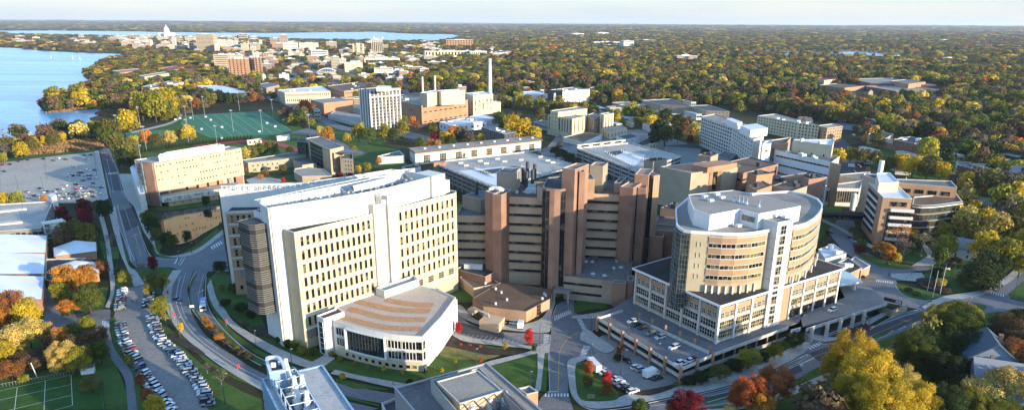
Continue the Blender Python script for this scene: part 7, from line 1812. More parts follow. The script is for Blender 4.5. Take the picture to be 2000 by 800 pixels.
for pl,n in(([(50,304),(56,288),(118,279),(172,271),(200,283),(205,291),(120,298)],2600),(sm([(88,221),(130,214),(180,209),(232,208),(226,215),(180,214),(140,217)],3,True),900),(sm([(186,223),(200,217),(224,219),(224,225),(200,226)],3,True),500)):
 w_=gp(pl);xs=[p[0]for p in w_];ys=[p[1]for p in w_];k=0
 while k<n:
  x=rr.uniform(min(xs),max(xs));y=rr.uniform(min(ys),max(ys));
  if not inpoly(x,y,w_):continue
  a=rr.random()*3.14;h=rr.uniform(1.2,2.4);l=rr.uniform(.8,1.6);rb.add([(x-l*cos(a),y-l*sin(a),.1),(x+l*cos(a),y+l*sin(a),.1),(x+l*.6*cos(a),y+l*.6*sin(a)+.3,h),(x-l*.6*cos(a),y-l*.6*sin(a)+.3,h)],[(0,1,2,3)]);k+=1
struct(rb,'reeds','reed','stuff')
# ================================================================ CARS, LAMPS, PEOPLE, SIGNS
def lofted(stations,half,zb,mt,name):
 "car body from a side profile: stations (y, z_top), width half, slight tumblehome"
 b=MB();n=len(stations);vs=[]
 for(y,zt,wf)in stations:vs+=[(-half*wf*.92,y,zb),(-half*wf,y,zb+.28),(-half*wf,y,zt-.12),(-half*wf*.86,y,zt),(half*wf*.86,y,zt),(half*wf,y,zt-.12),(half*wf,y,zb+.28),(half*wf*.92,y,zb)]
 fs=[(i*8+j,i*8+(j+1)%8,(i+1)*8+(j+1)%8,(i+1)*8+j)for i in range(n-1)for j in range(8)]
 fs+=[tuple(range(8))[::-1],tuple((n-1)*8+j for j in range(8))]
 b.add(vs,fs);return b.mesh(name,[mt],smooth=False)
def car_set(L,W,H,hood,cab0,cab1,tail,box=False):
 h=L/2;belt=H*.62
 st=[(-h,belt*.72,.86),(-h+.12,belt*.86,.95),(-h+.9,belt*.93,1),(cab0,belt,1),(0,belt+.02,1),(cab1,belt+.02,1),(h-.5,belt*tail,.99),(h-.1,belt*tail*.95,.93),(h,belt*.75,.86)]
 body=lofted(st,W/2,.22,'car_paint','body')
 g=MB();y0,y1=cab0-.25,cab1+.25;w0=W/2*.9;w1=W/2*.74;r0,r1=cab0+.55,cab1-(.15 if tail>.98 else.5)
 g.add([(-w0,y0,belt-.03),(w0,y0,belt-.03),(w0,y1,belt-.03),(-w0,y1,belt-.03),(-w1,r0,H-.05),(w1,r0,H-.05),(w1,r1,H-.05),(-w1,r1,H-.05)],[(0,1,5,4),(1,2,6,5),(2,3,7,6),(3,0,4,7)]);glass=g.mesh('windows',['glass'])
 r=MB();r.add([(-w1-.03,r0-.05,H-.05),(w1+.03,r0-.05,H-.05),(w1+.03,r1+.05,H-.05),(-w1-.03,r1+.05,H-.05),(-w1*.9,r0+.15,H),(w1*.9,r0+.15,H),(w1*.9,r1-.1,H),(-w1*.9,r1-.1,H)],[(0,1,5,4),(1,2,6,5),(2,3,7,6),(3,0,4,7),(4,5,6,7)]);roof=r.mesh('roof',['car_paint'])
 return body,glass,roof,L,W
CARS={'saloon':car_set(4.6,1.82,1.45,1,-.75,1.25,.97),'hatchback':car_set(4.2,1.78,1.5,1,-.6,1.6,1.0),'SUV':car_set(4.7,1.92,1.75,1,-.8,2.0,1.0),'minivan':car_set(5.0,1.95,1.8,1,-1.2,2.2,1.0)}
wb=MB();wb.v=[];n=12
vs=[(s*.11,.33*cos(2*pi*i/n),.33*sin(2*pi*i/n))for s in(-1,1)for i in range(n)]
wb.add(vs,[(i,(i+1)%n,n+(i+1)%n,n+i)for i in range(n)]+[tuple(range(n))[::-1],tuple(range(n,2*n))]);WH=wb.mesh('wheel',['tyre'])
hb=MB();hb.box((0,0,0),(.34,.06,.14));HLm=hb.mesh('headlight',['sign_white']);tb=MB();tb.box((0,0,0),(.3,.06,.16));TLm=tb.mesh('tail_light',['sign_red'])
CC={'white':(.62,.62,.62),'silver':(.36,.37,.38),'grey':(.13,.135,.14),'black':(.012,.012,.014),'dark blue':(.02,.04,.11),'blue':(.05,.12,.32),'red':(.35,.02,.02),'maroon':(.13,.015,.02),'pale gold':(.35,.3,.22)}
CWT=['white']*5+['silver']*5+['grey']*5+['black']*5+['dark blue']*2+['blue']+['red']+['maroon']+['pale gold']
def car(x,y,ang,colour,kind,lab,group=None,z=.12,full=True):
 o=empty('parked_car',(x,y,z),f"{colour} {kind} {lab}",'car',group);b,g,r,L,W=CARS[kind];o.rotation_euler=(0,0,ang)
 link(b,'body',o,col=CC[colour]);link(g,'windows',o);link(r,'roof',o,col=CC[colour])
 for sx in(-1,1):
  for sy in(-1,1):link(WH,'wheel',o,(sx*(W/2-.1),sy*L*.31,.33))
  if full:link(HLm,'headlight',o,(sx*W*.33,-L/2+.02,.68));link(TLm,'tail_light',o,(sx*W*.36,L/2-.02,.8))
 return o
def ordn(k):return f"{k}{'th' if 10 <= k % 100 <= 20 else {1: 'st', 2: 'nd', 3: 'rd'}.get(k % 10, 'th')}"
rc=random.Random(21);KD=['saloon','hatchback','SUV','SUV','saloon','minivan']
def row(pts,n,head,rowname,group,gaps=(),jit=.15):
 "cars side by side along a pixel path; head = pixel vector the cars point along at the start"
 q=[Vector(P(*p))for p in sm(pts,6)];d=[0]
 for a,b_ in zip(q,q[1:]):d.append(d[-1]+(b_-a).length)
 k2=0
 for k in range(n):
  if k in gaps:continue
  t=d[-1]*(k+.5)/n;i=max(j for j in range(len(d)-1)if d[j]<=t);f=(t-d[i])/(d[i+1]-d[i]);p=q[i].lerp(q[i+1],f);e=(q[i+1]-q[i]).normalized()
  ang=atan2(e.y,e.x)+head;k2+=1
  car(p.x+rc.uniform(-jit,jit),p.y+rc.uniform(-jit,jit)*.5,ang+rc.choice([0,0,0,pi])+rc.uniform(-.03,.03),rc.choice(CWT),rc.choice(KD),f"parked {ordn(k2)} from the far end of {rowname}",group)
G1='cars parked in the long strip car park'
row([(240,566),(236,586),(233,607)],9,.35,'the short left row',G1)
row([(235,632),(242,665),(258,693),(275,722),(292,746),(312,775),(336,806)],30,.35,'the long left row',G1,(17,))
row([(294,572),(290,588),(288,603)],5,-.3,'the short right row',G1)
row([(296,618),(309,655),(322,672),(340,688),(356,706),(368,722),(384,742),(398,768),(410,795)],36,-.3,'the long right row',G1,(11,))
G2='cars scattered over the half-empty parking lot'
LOT=[(5,323,'red'),(8,336,'dark blue'),(19,322,'black'),(36,316,'dark blue'),(42,313,'black'),(55,313,'dark blue'),(85,311,'black'),(104,314,'black'),(114,310,'white'),(128,312,'black'),(165,304,'dark blue'),(177,303,'black'),(169,312,'white'),(146,326,'white'),(154,338,'maroon'),(160,338,'dark blue'),(172,334,'white'),(185,333,'black'),(141,344,'black'),(135,345,'white'),(154,343,'grey'),(167,344,'silver'),(174,344,'maroon'),(180,343,'silver'),(134,352,'white'),(162,353,'dark blue'),(174,350,'blue'),(188,350,'white'),
       (128,363,'white'),(149,362,'black'),(182,359,'dark blue'),(149,367,'silver'),(156,368,'white'),(149,371,'red'),(163,368,'dark blue'),(170,369,'grey'),(177,364,'white'),(184,365,'silver'),(198,364,'white'),(198,367,'dark blue'),(78,369,'black'),(54,376,'silver'),(84,376,'white'),(92,376,'dark blue'),(106,375,'silver'),(114,371,'dark blue'),(121,370,'white'),(39,381,'black'),(45,385,'black'),(53,386,'white'),(68,384,'dark blue'),(76,386,'silver'),(113,382,'silver'),(120,379,'grey'),(128,379,'white'),(135,380,'dark blue'),(143,380,'black'),(149,377,'grey'),(157,377,'white'),(164,378,'silver'),(171,378,'white'),(178,376,'dark blue'),(185,376,'grey'),(118,389,'white'),(132,388,'white'),(141,387,'grey'),(149,386,'dark blue'),(157,385,'silver'),(164,384,'white'),(199,381,'white'),(182,385,'black'),(126,387,'grey')]
for x,y,c in LOT:
 q=P(x,y);side='left half' if x<100 else 'right half';row_='front rows' if y>370 else 'middle rows' if y>330 else 'back rows'
 o=car(q[0],q[1],radians(60)+rc.choice([0,pi])+rc.uniform(-.05,.05),c,rc.choice(['saloon','SUV','hatchback']),f"in the {row_} of the half-empty lot, {side}",G2,full=False);o['_px']=(x,y,0 if x<100 else 200,y)
G3='cars on the upper parking deck'
for x,y,c,k,l in((1235,628,'white','SUV','first by the walk wall'),(1244,634,'black','saloon','between white SUV and black SUV'),(1255,639,'black','SUV','third by the walk wall'),(1271,651,'grey','SUV','alone by the second brick pier'),(1289,659,'silver','SUV','beside the third brick pier'),
                      (1325,710,'white','SUV','leftmost in the near corner bay'),(1335,709,'white','saloon','second in the near corner bay'),(1345,705,'white','hatchback','third in the near corner bay'),(1353,701,'maroon','saloon','rightmost in the near corner bay')):
 q=P(x,y,5.3);car(q[0],q[1],radians(-60 if x<1300 else-55),c,k,f"{l} of the parking deck",G3,z=5.02)
q=P(1317,677,5.5);car(q[0],q[1],radians(-55),'white','minivan','standing mid-aisle on the parking deck',G3,z=5.02)
q=P(1625,607,5);car(q[0],q[1],radians(-57),'white','SUV','on the stone-posted drop-off deck',None,z=5.02)
G4='cars in the yard below the parking deck'
for x,y,c,k,l,a in((1203,739,'white','saloon','2nd from the box truck',118),(1209,746,'white','SUV','3rd from the box truck',118),(1216,752,'silver','saloon','4th from the box truck',118),(1226,758,'black','SUV','5th from the box truck',118),(1236,764,'white','SUV','nearest the street',118),(1173,721,'white','SUV','right by the parked trailer',118),(1181,728,'white','saloon','beside the red tree',118),
                      (1243,717,'white','SUV','left of the small box truck',118),(1252,721,'silver','SUV','next to the small box truck',118),(1283,738,'black','saloon','right of the small box truck',118),(1226,704,'black','saloon','by the rust-coloured sapling',20),(1195,735,'maroon','hatchback','half hidden by the red tree',118)):
 q=P(x,y+2);car(q[0],q[1],radians(a),c,k,f"in the yard, {l}",G4)
for x,y,c,k,l,a,z in((346,586,'black','saloon','driving on the curved road by the bus',60,.12),(1660,466,'dark blue','saloon','first parked by the bowed-glass office drive',10,.12),(1666,471,'silver','saloon','second parked by the bowed-glass office drive',10,.12),(1670,478,'blue','hatchback','third parked by the bowed-glass office drive',10,.12),(1674,483,'black','SUV','fourth parked by the bowed-glass office drive',10,.12),(1620,455,'black','SUV','entering under the dark footbridge',60,.12),(1674,345,'black','SUV','on the small rooftop car park, left',20,8.4),(1664,356,'black','saloon','on the small rooftop car park, right',20,8.4),
                         (212,308,'redx','hatchback','beside the road trees above the cream block',60,.12),(168,620,'black','SUV','on the plaza by the yellow-green tree',10,.3),(1006,634,'white','minivan','beside the white box van at brick hall',80,.4),(1955,366,'dark blue','saloon','first on the highway at right',-15,.2),(1968,365,'maroon','saloon','second on the highway at right',-15,.2),(1944,367,'white','SUV','third on the highway at right',-15,.2),(1890,398-18,'grey','SUV','last on the highway at right',-15,.2)):
 q=P(x,y);car(q[0],q[1],radians(a),'red' if c=='redx' else c,k,l,None,z=z)
for k in range(5):q=P(1073+k*6,262+k*1.3);car(q[0],q[1],radians(70),CWT[k*3],'SUV',f"parked {ordn(k+1)} in line beside the garage range",'cars by the garage range',full=False)
rh=random.Random(4)
for ln_,(p,q)in enumerate((((1660,262),(1985,372)),((1675,258),(1995,366)),((1180,224),(1470,252)))):
 for k in range(13):
  t=(k+rh.uniform(.1,.9))/13;u=lerp(p,q,t);g=P(*u);h=P(*lerp(p,q,t+.01));car(g[0],g[1],atan2(h[1]-g[1],h[0]-g[0])-pi/2,rh.choice(CWT),rh.choice(KD),f"driving on the {('near lane of the right highway', 'far lane of the right highway', 'road behind the parking structures')[ln_]}",'cars driving on the highways',z=.2,full=False)
def truck(x,y,ang,label,L=6.0,cabin=True,z=.12):
 o=empty('box_truck',(x,y,z),label,'truck');o.rotation_euler=(0,0,ang)
 def p(b,n,m):me=b.mesh(n,[m]);return link(me,n,o)
 b=MB();b.box((0,.6,1.95),(2.3,L-1.6,2.5));b.box((0,.6,3.22),(2.36,L-1.55,.06));p(b,'cargo_box','white_bright')
 if cabin:
  b=MB();b.add([(-1,-L/2-.3,.4),(1,-L/2-.3,.4),(1,-L/2+1.3,.4),(-1,-L/2+1.3,.4),(-1,-L/2-.3,1.3),(1,-L/2-.3,1.3),(.95,-L/2+.2,2.2),(-.95,-L/2+.2,2.2),(.95,-L/2+1.3,2.25),(-.95,-L/2+1.3,2.25)],[(0,1,5,4),(4,5,6,7),(7,6,8,9),(1,2,8,6,5),(3,0,4,7,9)]);c=p(b,'cab','white_bright')
  b=MB();b.quad((-.85,-L/2-.26,1.4),(.85,-L/2-.26,1.4),(.82,-L/2+.14,2.08),(-.82,-L/2+.14,2.08));
  for s in(-1,1):b.box((s*1.0,-L/2+.65,1.7),(.04,.9,.6))
  p(b,'windows','glass')
 for sx in(-1,1):
  for sy in((-L*.36,L*.3)if cabin else(L*.25,L*.36)):link(WH,'wheel',o,(sx*.95,sy,.36),0,(1.3,1.15,1.15))
 b=MB();b.box((0,.4,.62),(1.6,L-.8,.22));p(b,'chassis','dark_metal');return o
q=P(1270,735);truck(q[0],q[1],radians(125),'white box truck with cab in the yard below the parking deck',6.5)
q=P(1162,722);truck(q[0],q[1],radians(20),'large white cargo trailer behind the red-leaved tree',9,False)
q=P(1017,640);truck(q[0],q[1],radians(172),'white box van parked beside the low brick hall',5)
q=P(1693,322);truck(q[0],q[1],radians(70),'white lorry behind the bowed-glass office, left one',11,False);q=P(1762,343);truck(q[0],q[1],radians(70),'white lorry behind the bowed-glass office, right one',12,False)
q=P(1670,328);truck(q[0],q[1],radians(60),'white lorry by the small rooftop car park',12,False)
def bus(x,y,ang):
 o=empty('bus',(x,y,.12),'blue and white city bus on the curved road','bus');o.rotation_euler=(0,0,ang)
 def p(b,n,m):me=b.mesh(n,[m]);return link(me,n,o)
 b=MB();b.box((0,0,1.55),(2.5,11,2.3));p(b,'body','white_bright');b=MB();b.box((0,1.5,2.76),(2.4,7.5,.12));b.box((0,5.45,1.9),(2.52,.3,1.6));p(b,'roof','bus_blue');b=MB();b.box((0,0,1.95),(2.54,9.8,.85));b.box((0,-5.5,1.9),(2.2,.06,1.1));p(b,'windows','glass')
 b=MB();b.box((0,-1,2.95),(1.6,2.2,.4));p(b,'roof_unit','white_metal');b=MB();b.box((0,1,.75),(2.53,8,.5));p(b,'stripe','bus_blue')
 for sx in(-1,1):
  for sy in(-3.4,3):link(WH,'wheel',o,(sx*1.1,sy,.42),0,(1.4,1.35,1.35))
mat('bus_blue',(.03,.10,.42),.35,.03,.5,spec=.5)
q=P(398,600);bus(q[0],q[1],radians(22))
q=P(883,611);o=empty('loader',(q[0],q[1],.3),'orange compact loader beside the striped-roof wing','loader');b=MB();b.box((0,0,1),(1.6,2.6,1));b.bar((-.7,-1,1.2),(-.7,-2.3,.5),.2);b.bar((.7,-1,1.2),(.7,-2.3,.5),.2);link(b.mesh('body',['orange_paint']),'body',o);b=MB();b.box((0,.3,2),(1.3,1.3,1));link(b.mesh('cab',['dark_metal']),'cab',o);b=MB();b.box((0,-2.5,.45),(1.9,.6,.5));link(b.mesh('bucket',['orange_paint']),'bucket',o)
for sx in(-1,1):
 for sy in(-.9,.9):link(WH,'wheel',o,(sx*.9,sy,.45),0,(1.6,1.4,1.4))
def lampm(h,arm=1.2,double=False):
 b=MB();b.cyl((0,0),.14,0,h,8,.09);b.cyl((0,0),.25,0,.5,8);pole=b.mesh('pole',['dark_metal']);b=MB();b.bar((0,0,h),(arm,0,h+.15),.1);b.bar((0,0,h),(-arm if double else-.1,0,h+.15),.1)
 am=b.mesh('arm',['dark_metal']);b=MB();b.box((arm,0,h+.12),(.7,.35,.16));hd=b.mesh('lamp_head',['grey_metal']);return pole,am,hd
LP={9:lampm(9),6:lampm(6,.5),11:lampm(11,1.6,True)}
def lamp(x,y,h,label,rz=0,z=0):
 q=P(x,y,z);o=empty('street_lamp',(q[0],q[1],z+.1),label,'street lamp','street lamps');p,a,hd=LP[h];link(p,'pole',o);a=link(a,'arm',o);link(hd,'lamp_head',a);o.rotation_euler=(0,0,rz)
for x,y,h,l in((268,517,9,'dark street lamp at the road junction left of the pond'),(218,440,9,'dark street lamp beside the left walkway'),(441,490,9,'dark street lamp beside the slatted corner'),(375,495,6,'dark lamp at the foot of the pond lawn'),(350,560-48,6,'low lamp in the junction island'),(440,788,11,'tall double-armed lamp on the lawn left of glass laboratory'),(500,672,6,'dark lamp on the walk by the white tower'),(570,710,6,'dark lamp on the walk by the entrance tower'),
                   (982,672,9,'tall lamp by the marked bays'),(1054,675,9,'tall lamp at the bays corner'),(930,710,6,'low lamp on the dry lawn'),(848,728,6,'low lamp at striped-roof wing corner'),(1035,755,6,'globe lamp by the centre path'),(1154,645,6,'lamp by the deck entrance'),(1212,735,11,'tall lamp in the yard below the deck'),(1154,700,6,'lamp at the trailer'),
                   (1692,660,9,'banner lamp on the boulevard median'),(1885,618,9,'banner lamp at the right junction'),(1980,578,9,'dark lamp at the far right corner'),(352,660,9,'dark lamp on the verge of the long strip car park'),(338,640,9,'dark lamp beside the gold sapling on verge'),(1862,535,6,'globe lamp by the small lawn'),(1620,470,6,'lamp under the dark footbridge'),(1735,600-62,6,'lamp at the drop-off loop')):
 lamp(x,y,h,l,rc.uniform(-.6,.6)+(2.5 if x>1500 else 0))
for k,(x,y)in enumerate(((92,348),(90,325),(92,304),(86,376),(187,320),(190,345),(36,370),(184,303))):lamp(x,y,11,f"tall parking lot lamp in the half-empty lot {'on its right edge' if x > 150 else 'in its left part' if x < 50 else 'in its middle line'}")
lamp(1228,645+10,6,'lamp on the parking deck near white SUV',0,5);lamp(1284,700,6,'lamp on the parking deck aisle',0,5)
b=MB();b.cyl((0,0),.3,0,25,8,.15);fp=b.mesh('pole',['steel']);b=MB();b.box((0,0,24.5),(3.2,.4,1.2));fh=b.mesh('lamp_head',['grey_metal'])
for k,(x,y)in enumerate(((366,248),(378,235),(275,250),(287,297),(232,270),(456,258),(513,258),(606,268),(400,225),(468,216),(534,232),(369,280),(352,226),(426,295))):
 q=P(x,y);o=empty('floodlight_mast',(q[0],q[1],0),f"tall floodlight mast {where(x, y)[0]}",'floodlight','floodlight masts');link(fp,'pole',o);link(fh,'lamp_head',o);o['_px']=(x,y,450,245)
for x,y in((1762,388),(1808,396),(1850,405),(1982,385)):
 q=P(x,y);b=MB();b.cyl((q[0],q[1]),.55,0,16,8,.45);b.thing('concrete_post','concrete',(q[0],q[1],0),f"bare concrete post {where(x, y)[0]}, {'by the highway' if x > 1900 else 'beside the track'}",'post','concrete posts by the track')
 ROOTS[-1]['_px']=(x,y,1700,400)
def flagpole(x,y,label,flag=None):
 q=P(x,y);o=empty('flagpole',(q[0],q[1],.2),label,'flagpole',None if flag else 'bare flagpoles');b=MB();b.cyl((0,0),.13,0,13.5,8,.07);link(b.mesh('pole',['white_metal']),'pole',o)
 if flag:
  b=MB();
  for k in range(7):b.add([(.1+.4*i,.12*sin(i*1.3),13-.13*k-.05*i)for i in range(6)]+[(.1+.4*i,.12*sin(i*1.3),13-.13*(k+1)-.05*i)for i in range(6)],[(i,i+1,7+i,6+i)for i in range(5)],k%2)
  f=link(b.mesh('flag',['sign_red','sign_white']),'flag',o);b=MB();b.box((.5,.02,12.7),(.8,.16,.5));link(b.mesh('canton',['bus_blue']),'canton',f)
flagpole(1811,568,'bare white flagpole, left of three by the drive');flagpole(1821,582,'bare white flagpole, nearest of three by the drive');flagpole(1836,573,'white flagpole with striped flag by the drive',True);flagpole(275,318-8,'white flagpole with red flag behind cream block',True)
def sign(x,y,w_,h,z0,ang,m,label,name='sign',posts=True,cat='sign',bars=()):
 q=P(x,y);o=empty(name,(q[0],q[1],.2),label,cat);o.rotation_euler=(0,0,ang);b=MB();b.box((0,0,z0+h/2),(w_,.14,h));bd=link(b.mesh('panel',[m]),'panel',o)
 b=MB()
 if posts:link((lambda b:(b.bar((-w_*.42,0,0),(-w_*.42,0,z0+h),.12),b.mesh('post',['steel']))[1])(MB()),'post',o)
 if posts and w_>1.2:link((lambda b:(b.bar((w_*.42,0,0),(w_*.42,0,z0+h),.12),b.mesh('post',['steel']))[1])(MB()),'post',o)
 for(bx,bz,bw,bh,bm)in bars:b=MB();b.box((bx,-.09,bz),(bw,.03,bh));link(b.mesh('lettering',[bm]),'lettering',bd)
q=0
for x,y,l in((444,637,'red and white lamp-post banner on the verge by the slatted corner'),(467,726,'red banner on a pole at the curved road edge'),(329,580,'red banner on a post by the junction island'),(343,625,'small red post in the path island'),(385,478,'small red banner at the pond junction')):
 sign(x,y,.8,1.5,1.6,.4,'sign_red',l,'banner',cat='banner')
sign(1694,660,.9,3.4,2.2,.5,'sign_red','tall red banner on the boulevard lamp','banner',cat='banner');sign(1888,608,.8,1.2,3.4,.5,'sign_red','dark red banner on the right junction lamp','banner',cat='banner')
sign(1875,595,3.4,1.5,1.2,-.6,'sign_white','white and red monument sign at right junction',bars=((0,1.6,3.2,.35,'sign_red'),(0,2.3,2.4,.2,'dark_metal')))
sign(1742,598,7.5,1.7,1.8,-.75,'dark_metal','long dark entrance sign with white panel on the stone wall',bars=((2.2,2.6,2.2,1.1,'sign_white'),(0,3.4,7.3,.2,'sign_red'),(2.2,2.7,1.7,.15,'dark_metal'),(2.2,2.4,1.7,.15,'dark_metal')))
sign(1154,778,2.2,1.3,.2,0,'pale_brick','low stone sign with dark plaque on the lawn island',posts=False,bars=((0,.9,1.4,.5,'dark_metal'),));sign(1130,713,1.8,.8,.2,0,'pale_brick','small stone marker at the tip of the lawn island',posts=False,bars=((0,.65,1.2,.3,'dark_metal'),))
sign(376,606,1.8,1.0,1.4,.2,'sign_white','white panel sign in the road median by the bus');sign(1568,744,.9,.9,1.0,.3,'orange_paint','orange road-work sign on the boulevard',bars=())
sign(1730,518,2.2,1,.3,.2,'dark_metal','dark low sign on the lawn under the bowed-glass office',posts=False)
a,c=P(1655,640-30,0),P(1775,596,0)
b=MB();p0,p1,p2=P(1700,588,3),P(1742,606,3),P(1772,598,2)
for u,v in((p0,p1),(p1,p2)):d_=Vector(v)-Vector(u);m_=lerp(u,v,.5);b.box((m_[0],m_[1],1.5),(d_.length,.5,3),atan2(d_.y,d_.x))
b.thing('retaining_wall','tan_masonry',(p1[0],p1[1],0),'tan stone retaining wall at the drop-off ramp mouth','wall')
b=MB();a=P(197,738);c=P(205,800)
for k in range(20):q=lerp(a,c,k/19*1.4);b.bar((*q,0),(*q,2.4),.1)
b.bar((*a,2.4),(*lerp(a,c,1.4),2.4),.08);b.bar((*a,1.2),(*lerp(a,c,1.4),1.2),.05);b.thing('fence','dark_metal',(*a,0),'dark wire fence along the right side of the lined field','fence')
b=MB();a=P(0,757);c=P(143,731)
for k in range(24):q=lerp(a,c,k/23);b.bar((*q,.3),(*q,1.5),.07)
b.bar((*a,1.5),(*c,1.5),.06);b.thing('fence','grey_metal',(*a,0),'low pale fence along the top of the lined field','fence')
q=P(173,728);o=empty('shed',(q[0],q[1],.2),'small white shed with grey roof at field corner','shed');b=MB();b.box((0,0,1.2),(4,2.6,2.4),.3);link(b.mesh('wall',['white_metal']),'wall',o);b=MB();b.box((0,0,2.6),(4.5,3.1,.3),.3);link(b.mesh('roof',['roof_grey']),'roof',o)
q=P(195,708);q2=P(170,718);b=MB();b.bar((*q,0),(*q,7),.25);b.bar((*q2,3.2),(q[0],q[1],7),.2);b.bar((q[0]-3,q[1],5),(q[0]+1,q[1]-.5,4.6),.2);b.thing('leaning_pole','steel',(*q,0),'leaning white pole frame above the small field shed','pole')
q=P(73,737);b=MB();b.bar((*q,0),(q[0]-1,q[1],6),.22);b.thing('post','white_metal',(*q,0),'leaning white post at the top of the lined field','post')
for k,(x,y)in enumerate(((323,231),(332,229),(352,228),(414,246),(414,268),(344+30,250),(502,238),(487,255),(518,245),(533,232),(382,226),(392,232))):
 q=P(x+20,y+4);b=MB();
 for u in(-1.4,1.4):b.bar((q[0]+u,q[1],.3),(q[0]+u,q[1],2.2),.15);b.bar((q[0]+u,q[1],2.2),(q[0]+u*.6,q[1]+1.6,.3),.12)
 b.bar((q[0]-1.4,q[1],2.2),(q[0]+1.4,q[1],2.2),.15);b.quad((q[0]-1.4,q[1]+.2,.4),(q[0]+1.4,q[1]+.2,.4),(q[0]+.9,q[1]+1.4,1.9),(q[0]-.9,q[1]+1.4,1.9))
 b.thing('goal','sign_white',(q[0],q[1],.3),'small white goal on the green sports field','goal','goals on the sports field');ROOTS[-1]['_px']=(x,y,350,230)
for x,y,l in((101,116,'tiny red-hulled sailboat on near lake, left one'),(157,117,'white-hulled sailboat with tall mast on near lake'),(143,116,'small pale sailboat left of the tall-masted one')):
 q=P(x,y);o=empty('sailboat',(q[0],q[1],.2),l,'sailboat');b=MB();b.add([(-2,-1,1),(2,-1,1),(2,1,1),(-2,1,1),(5,0,1.2),(-1.6,-.6,0),(2,-.6,0),(2,.6,0),(-1.6,.6,0)],[(0,1,4,2,3),(0,5,6,1),(3,2,7,8),(1,6,4),(4,7,2),(0,3,8,5)]);link(b.mesh('hull',['sign_white' if 'red' not in l else 'sign_red']),'hull',o);b=MB();b.bar((0,0,1),(0,0,13),.25);link(b.mesh('mast',['white_metal']),'mast',o)
 b=MB();b.add([(0,.1,2),(-3.4,.2,2),(0,.1,12)],[(0,1,2)]);b.add([(0,.16,2),(-3.4,.26,2),(0,.16,12)],[(2,1,0)]);link(b.mesh('sail',['sign_white']),'sail',o)
def person_mesh(pose):
 V_={'hip':(0,0,.95),'chest':(0,0,1.32),'neck':(0,0,1.50),'head':(0,-.01,1.62),'top':(0,0,1.76),'ls':(-.19,0,1.42),'rs':(.19,0,1.42),'le':(-.25,.04,1.15),'re':(.25,-.04,1.15),'lh':(-.24,-.08*pose,.88),'rh':(.24,.10*pose,.88),
          'lk':(-.1,-.12*pose,.50),'rk':(.1,.08*pose,.50),'lf':(-.1,-.02-.16*pose,.07),'rf':(.1,.26*pose,.09),'lt':(-.1,-.2-.16*pose,.04),'rt':(.1,.1*pose,.04),'lw':(-.09,0,.92),'rw':(.09,0,.92)}
 E=[('hip','chest'),('chest','neck'),('neck','head'),('head','top'),('chest','ls'),('ls','le'),('le','lh'),('chest','rs'),('rs','re'),('re','rh'),('hip','lw'),('lw','lk'),('lk','lf'),('lf','lt'),('hip','rw'),('rw','rk'),('rk','rf'),('rf','rt')]
 Rr={'hip':.15,'chest':.16,'neck':.06,'head':.105,'top':.07,'ls':.075,'rs':.075,'le':.05,'re':.05,'lh':.035,'rh':.035,'lw':.1,'rw':.1,'lk':.065,'rk':.065,'lf':.045,'rf':.045,'lt':.035,'rt':.035}
 ks=list(V_);me=bpy.data.meshes.new('person');me.from_pydata([V_[k]for k in ks],[(ks.index(a),ks.index(c))for a,c in E],[]);o=bpy.data.objects.new('tmp',me);C.objects.link(o)
 o.modifiers.new('s','SKIN');sv=me.skin_vertices[0].data
 for i,k in enumerate(ks):sv[i].radius=(Rr[k],Rr[k]*.8)
 sv[0].use_root=True;md=o.modifiers.new('d','SUBSURF');md.levels=1;md.render_levels=1
 bpy.context.view_layer.update();ev=o.evaluated_get(bpy.context.evaluated_depsgraph_get());m2=bpy.data.meshes.new_from_object(ev);bpy.data.objects.remove(o);m2.name='person'
 m2.materials.clear();m2.materials.append(M('cloth_tint'));m2.materials.append(M('skin'));m2.materials.append(M('cloth_dark'))
 for p in m2.polygons:z=p.center.z;p.material_index=1 if z>1.5 or(abs(p.center.x)>.2 and z<.95)else 2 if z<.95 else 0
 return m2
PM=[person_mesh(1),person_mesh(.4)]
for k,(x,y,c,l)in enumerate(((208,490,(.05,.06,.1),'person in dark clothes walking on the left walkway, rear left of three'),(211,491,(.3,.3,.32),'person in grey walking on the left walkway, right of three'),(213,498,(.04,.04,.05),'person in black walking on the left walkway, nearest of three'),(258,592,(.05,.05,.06),'person in dark coat standing in the strip car park, leftmost'),(262,593,(.2,.05,.05),'person in dark red top standing in the strip car park'),(268,592,(.05,.07,.15),'person in navy top in the strip car park, rightmost'),(768,752,(.4,.05,.05),'person in red by the lawn path'),(1780,537,(.1,.1,.12),'person in dark grey crossing the entrance drive'),(1770,545,(.4,.38,.35),'person in pale top by the entrance drive'),(1082,668,(.1,.12,.2),'person in navy at the striped crossing'))):
 q=P(x,y);o=bpy.data.objects.new('person',PM[k%2]);C.objects.link(o);o.location=(q[0],q[1],.3);o.rotation_euler=(0,0,k*1.3);o.color=(*c,1);tag(o,l,'person','people on foot')
# ================================================================ LABELS THAT SINGLE OUT
by={}
for o in ROOTS:by.setdefault(o['label'],[]).append(o)
for lab,os_ in by.items():
 if len(os_)<2:continue
 if 'hedge row' in lab or 'small white goal' in lab:continue
 def key(o):
  u,v=PX(o.location.x,o.location.y,2);return u
 os_.sort(key=key)
 for i,o in enumerate(os_):o['label']=f"{lab}, {ordn(i+1)} from left" if i else f"{lab}, leftmost such"
for o in ROOTS:
 if '_px' in o:del o['_px']
 w_=o['label'].split()
 if len(w_)>16:o['label']=' '.join(w_).replace('the ','').strip()
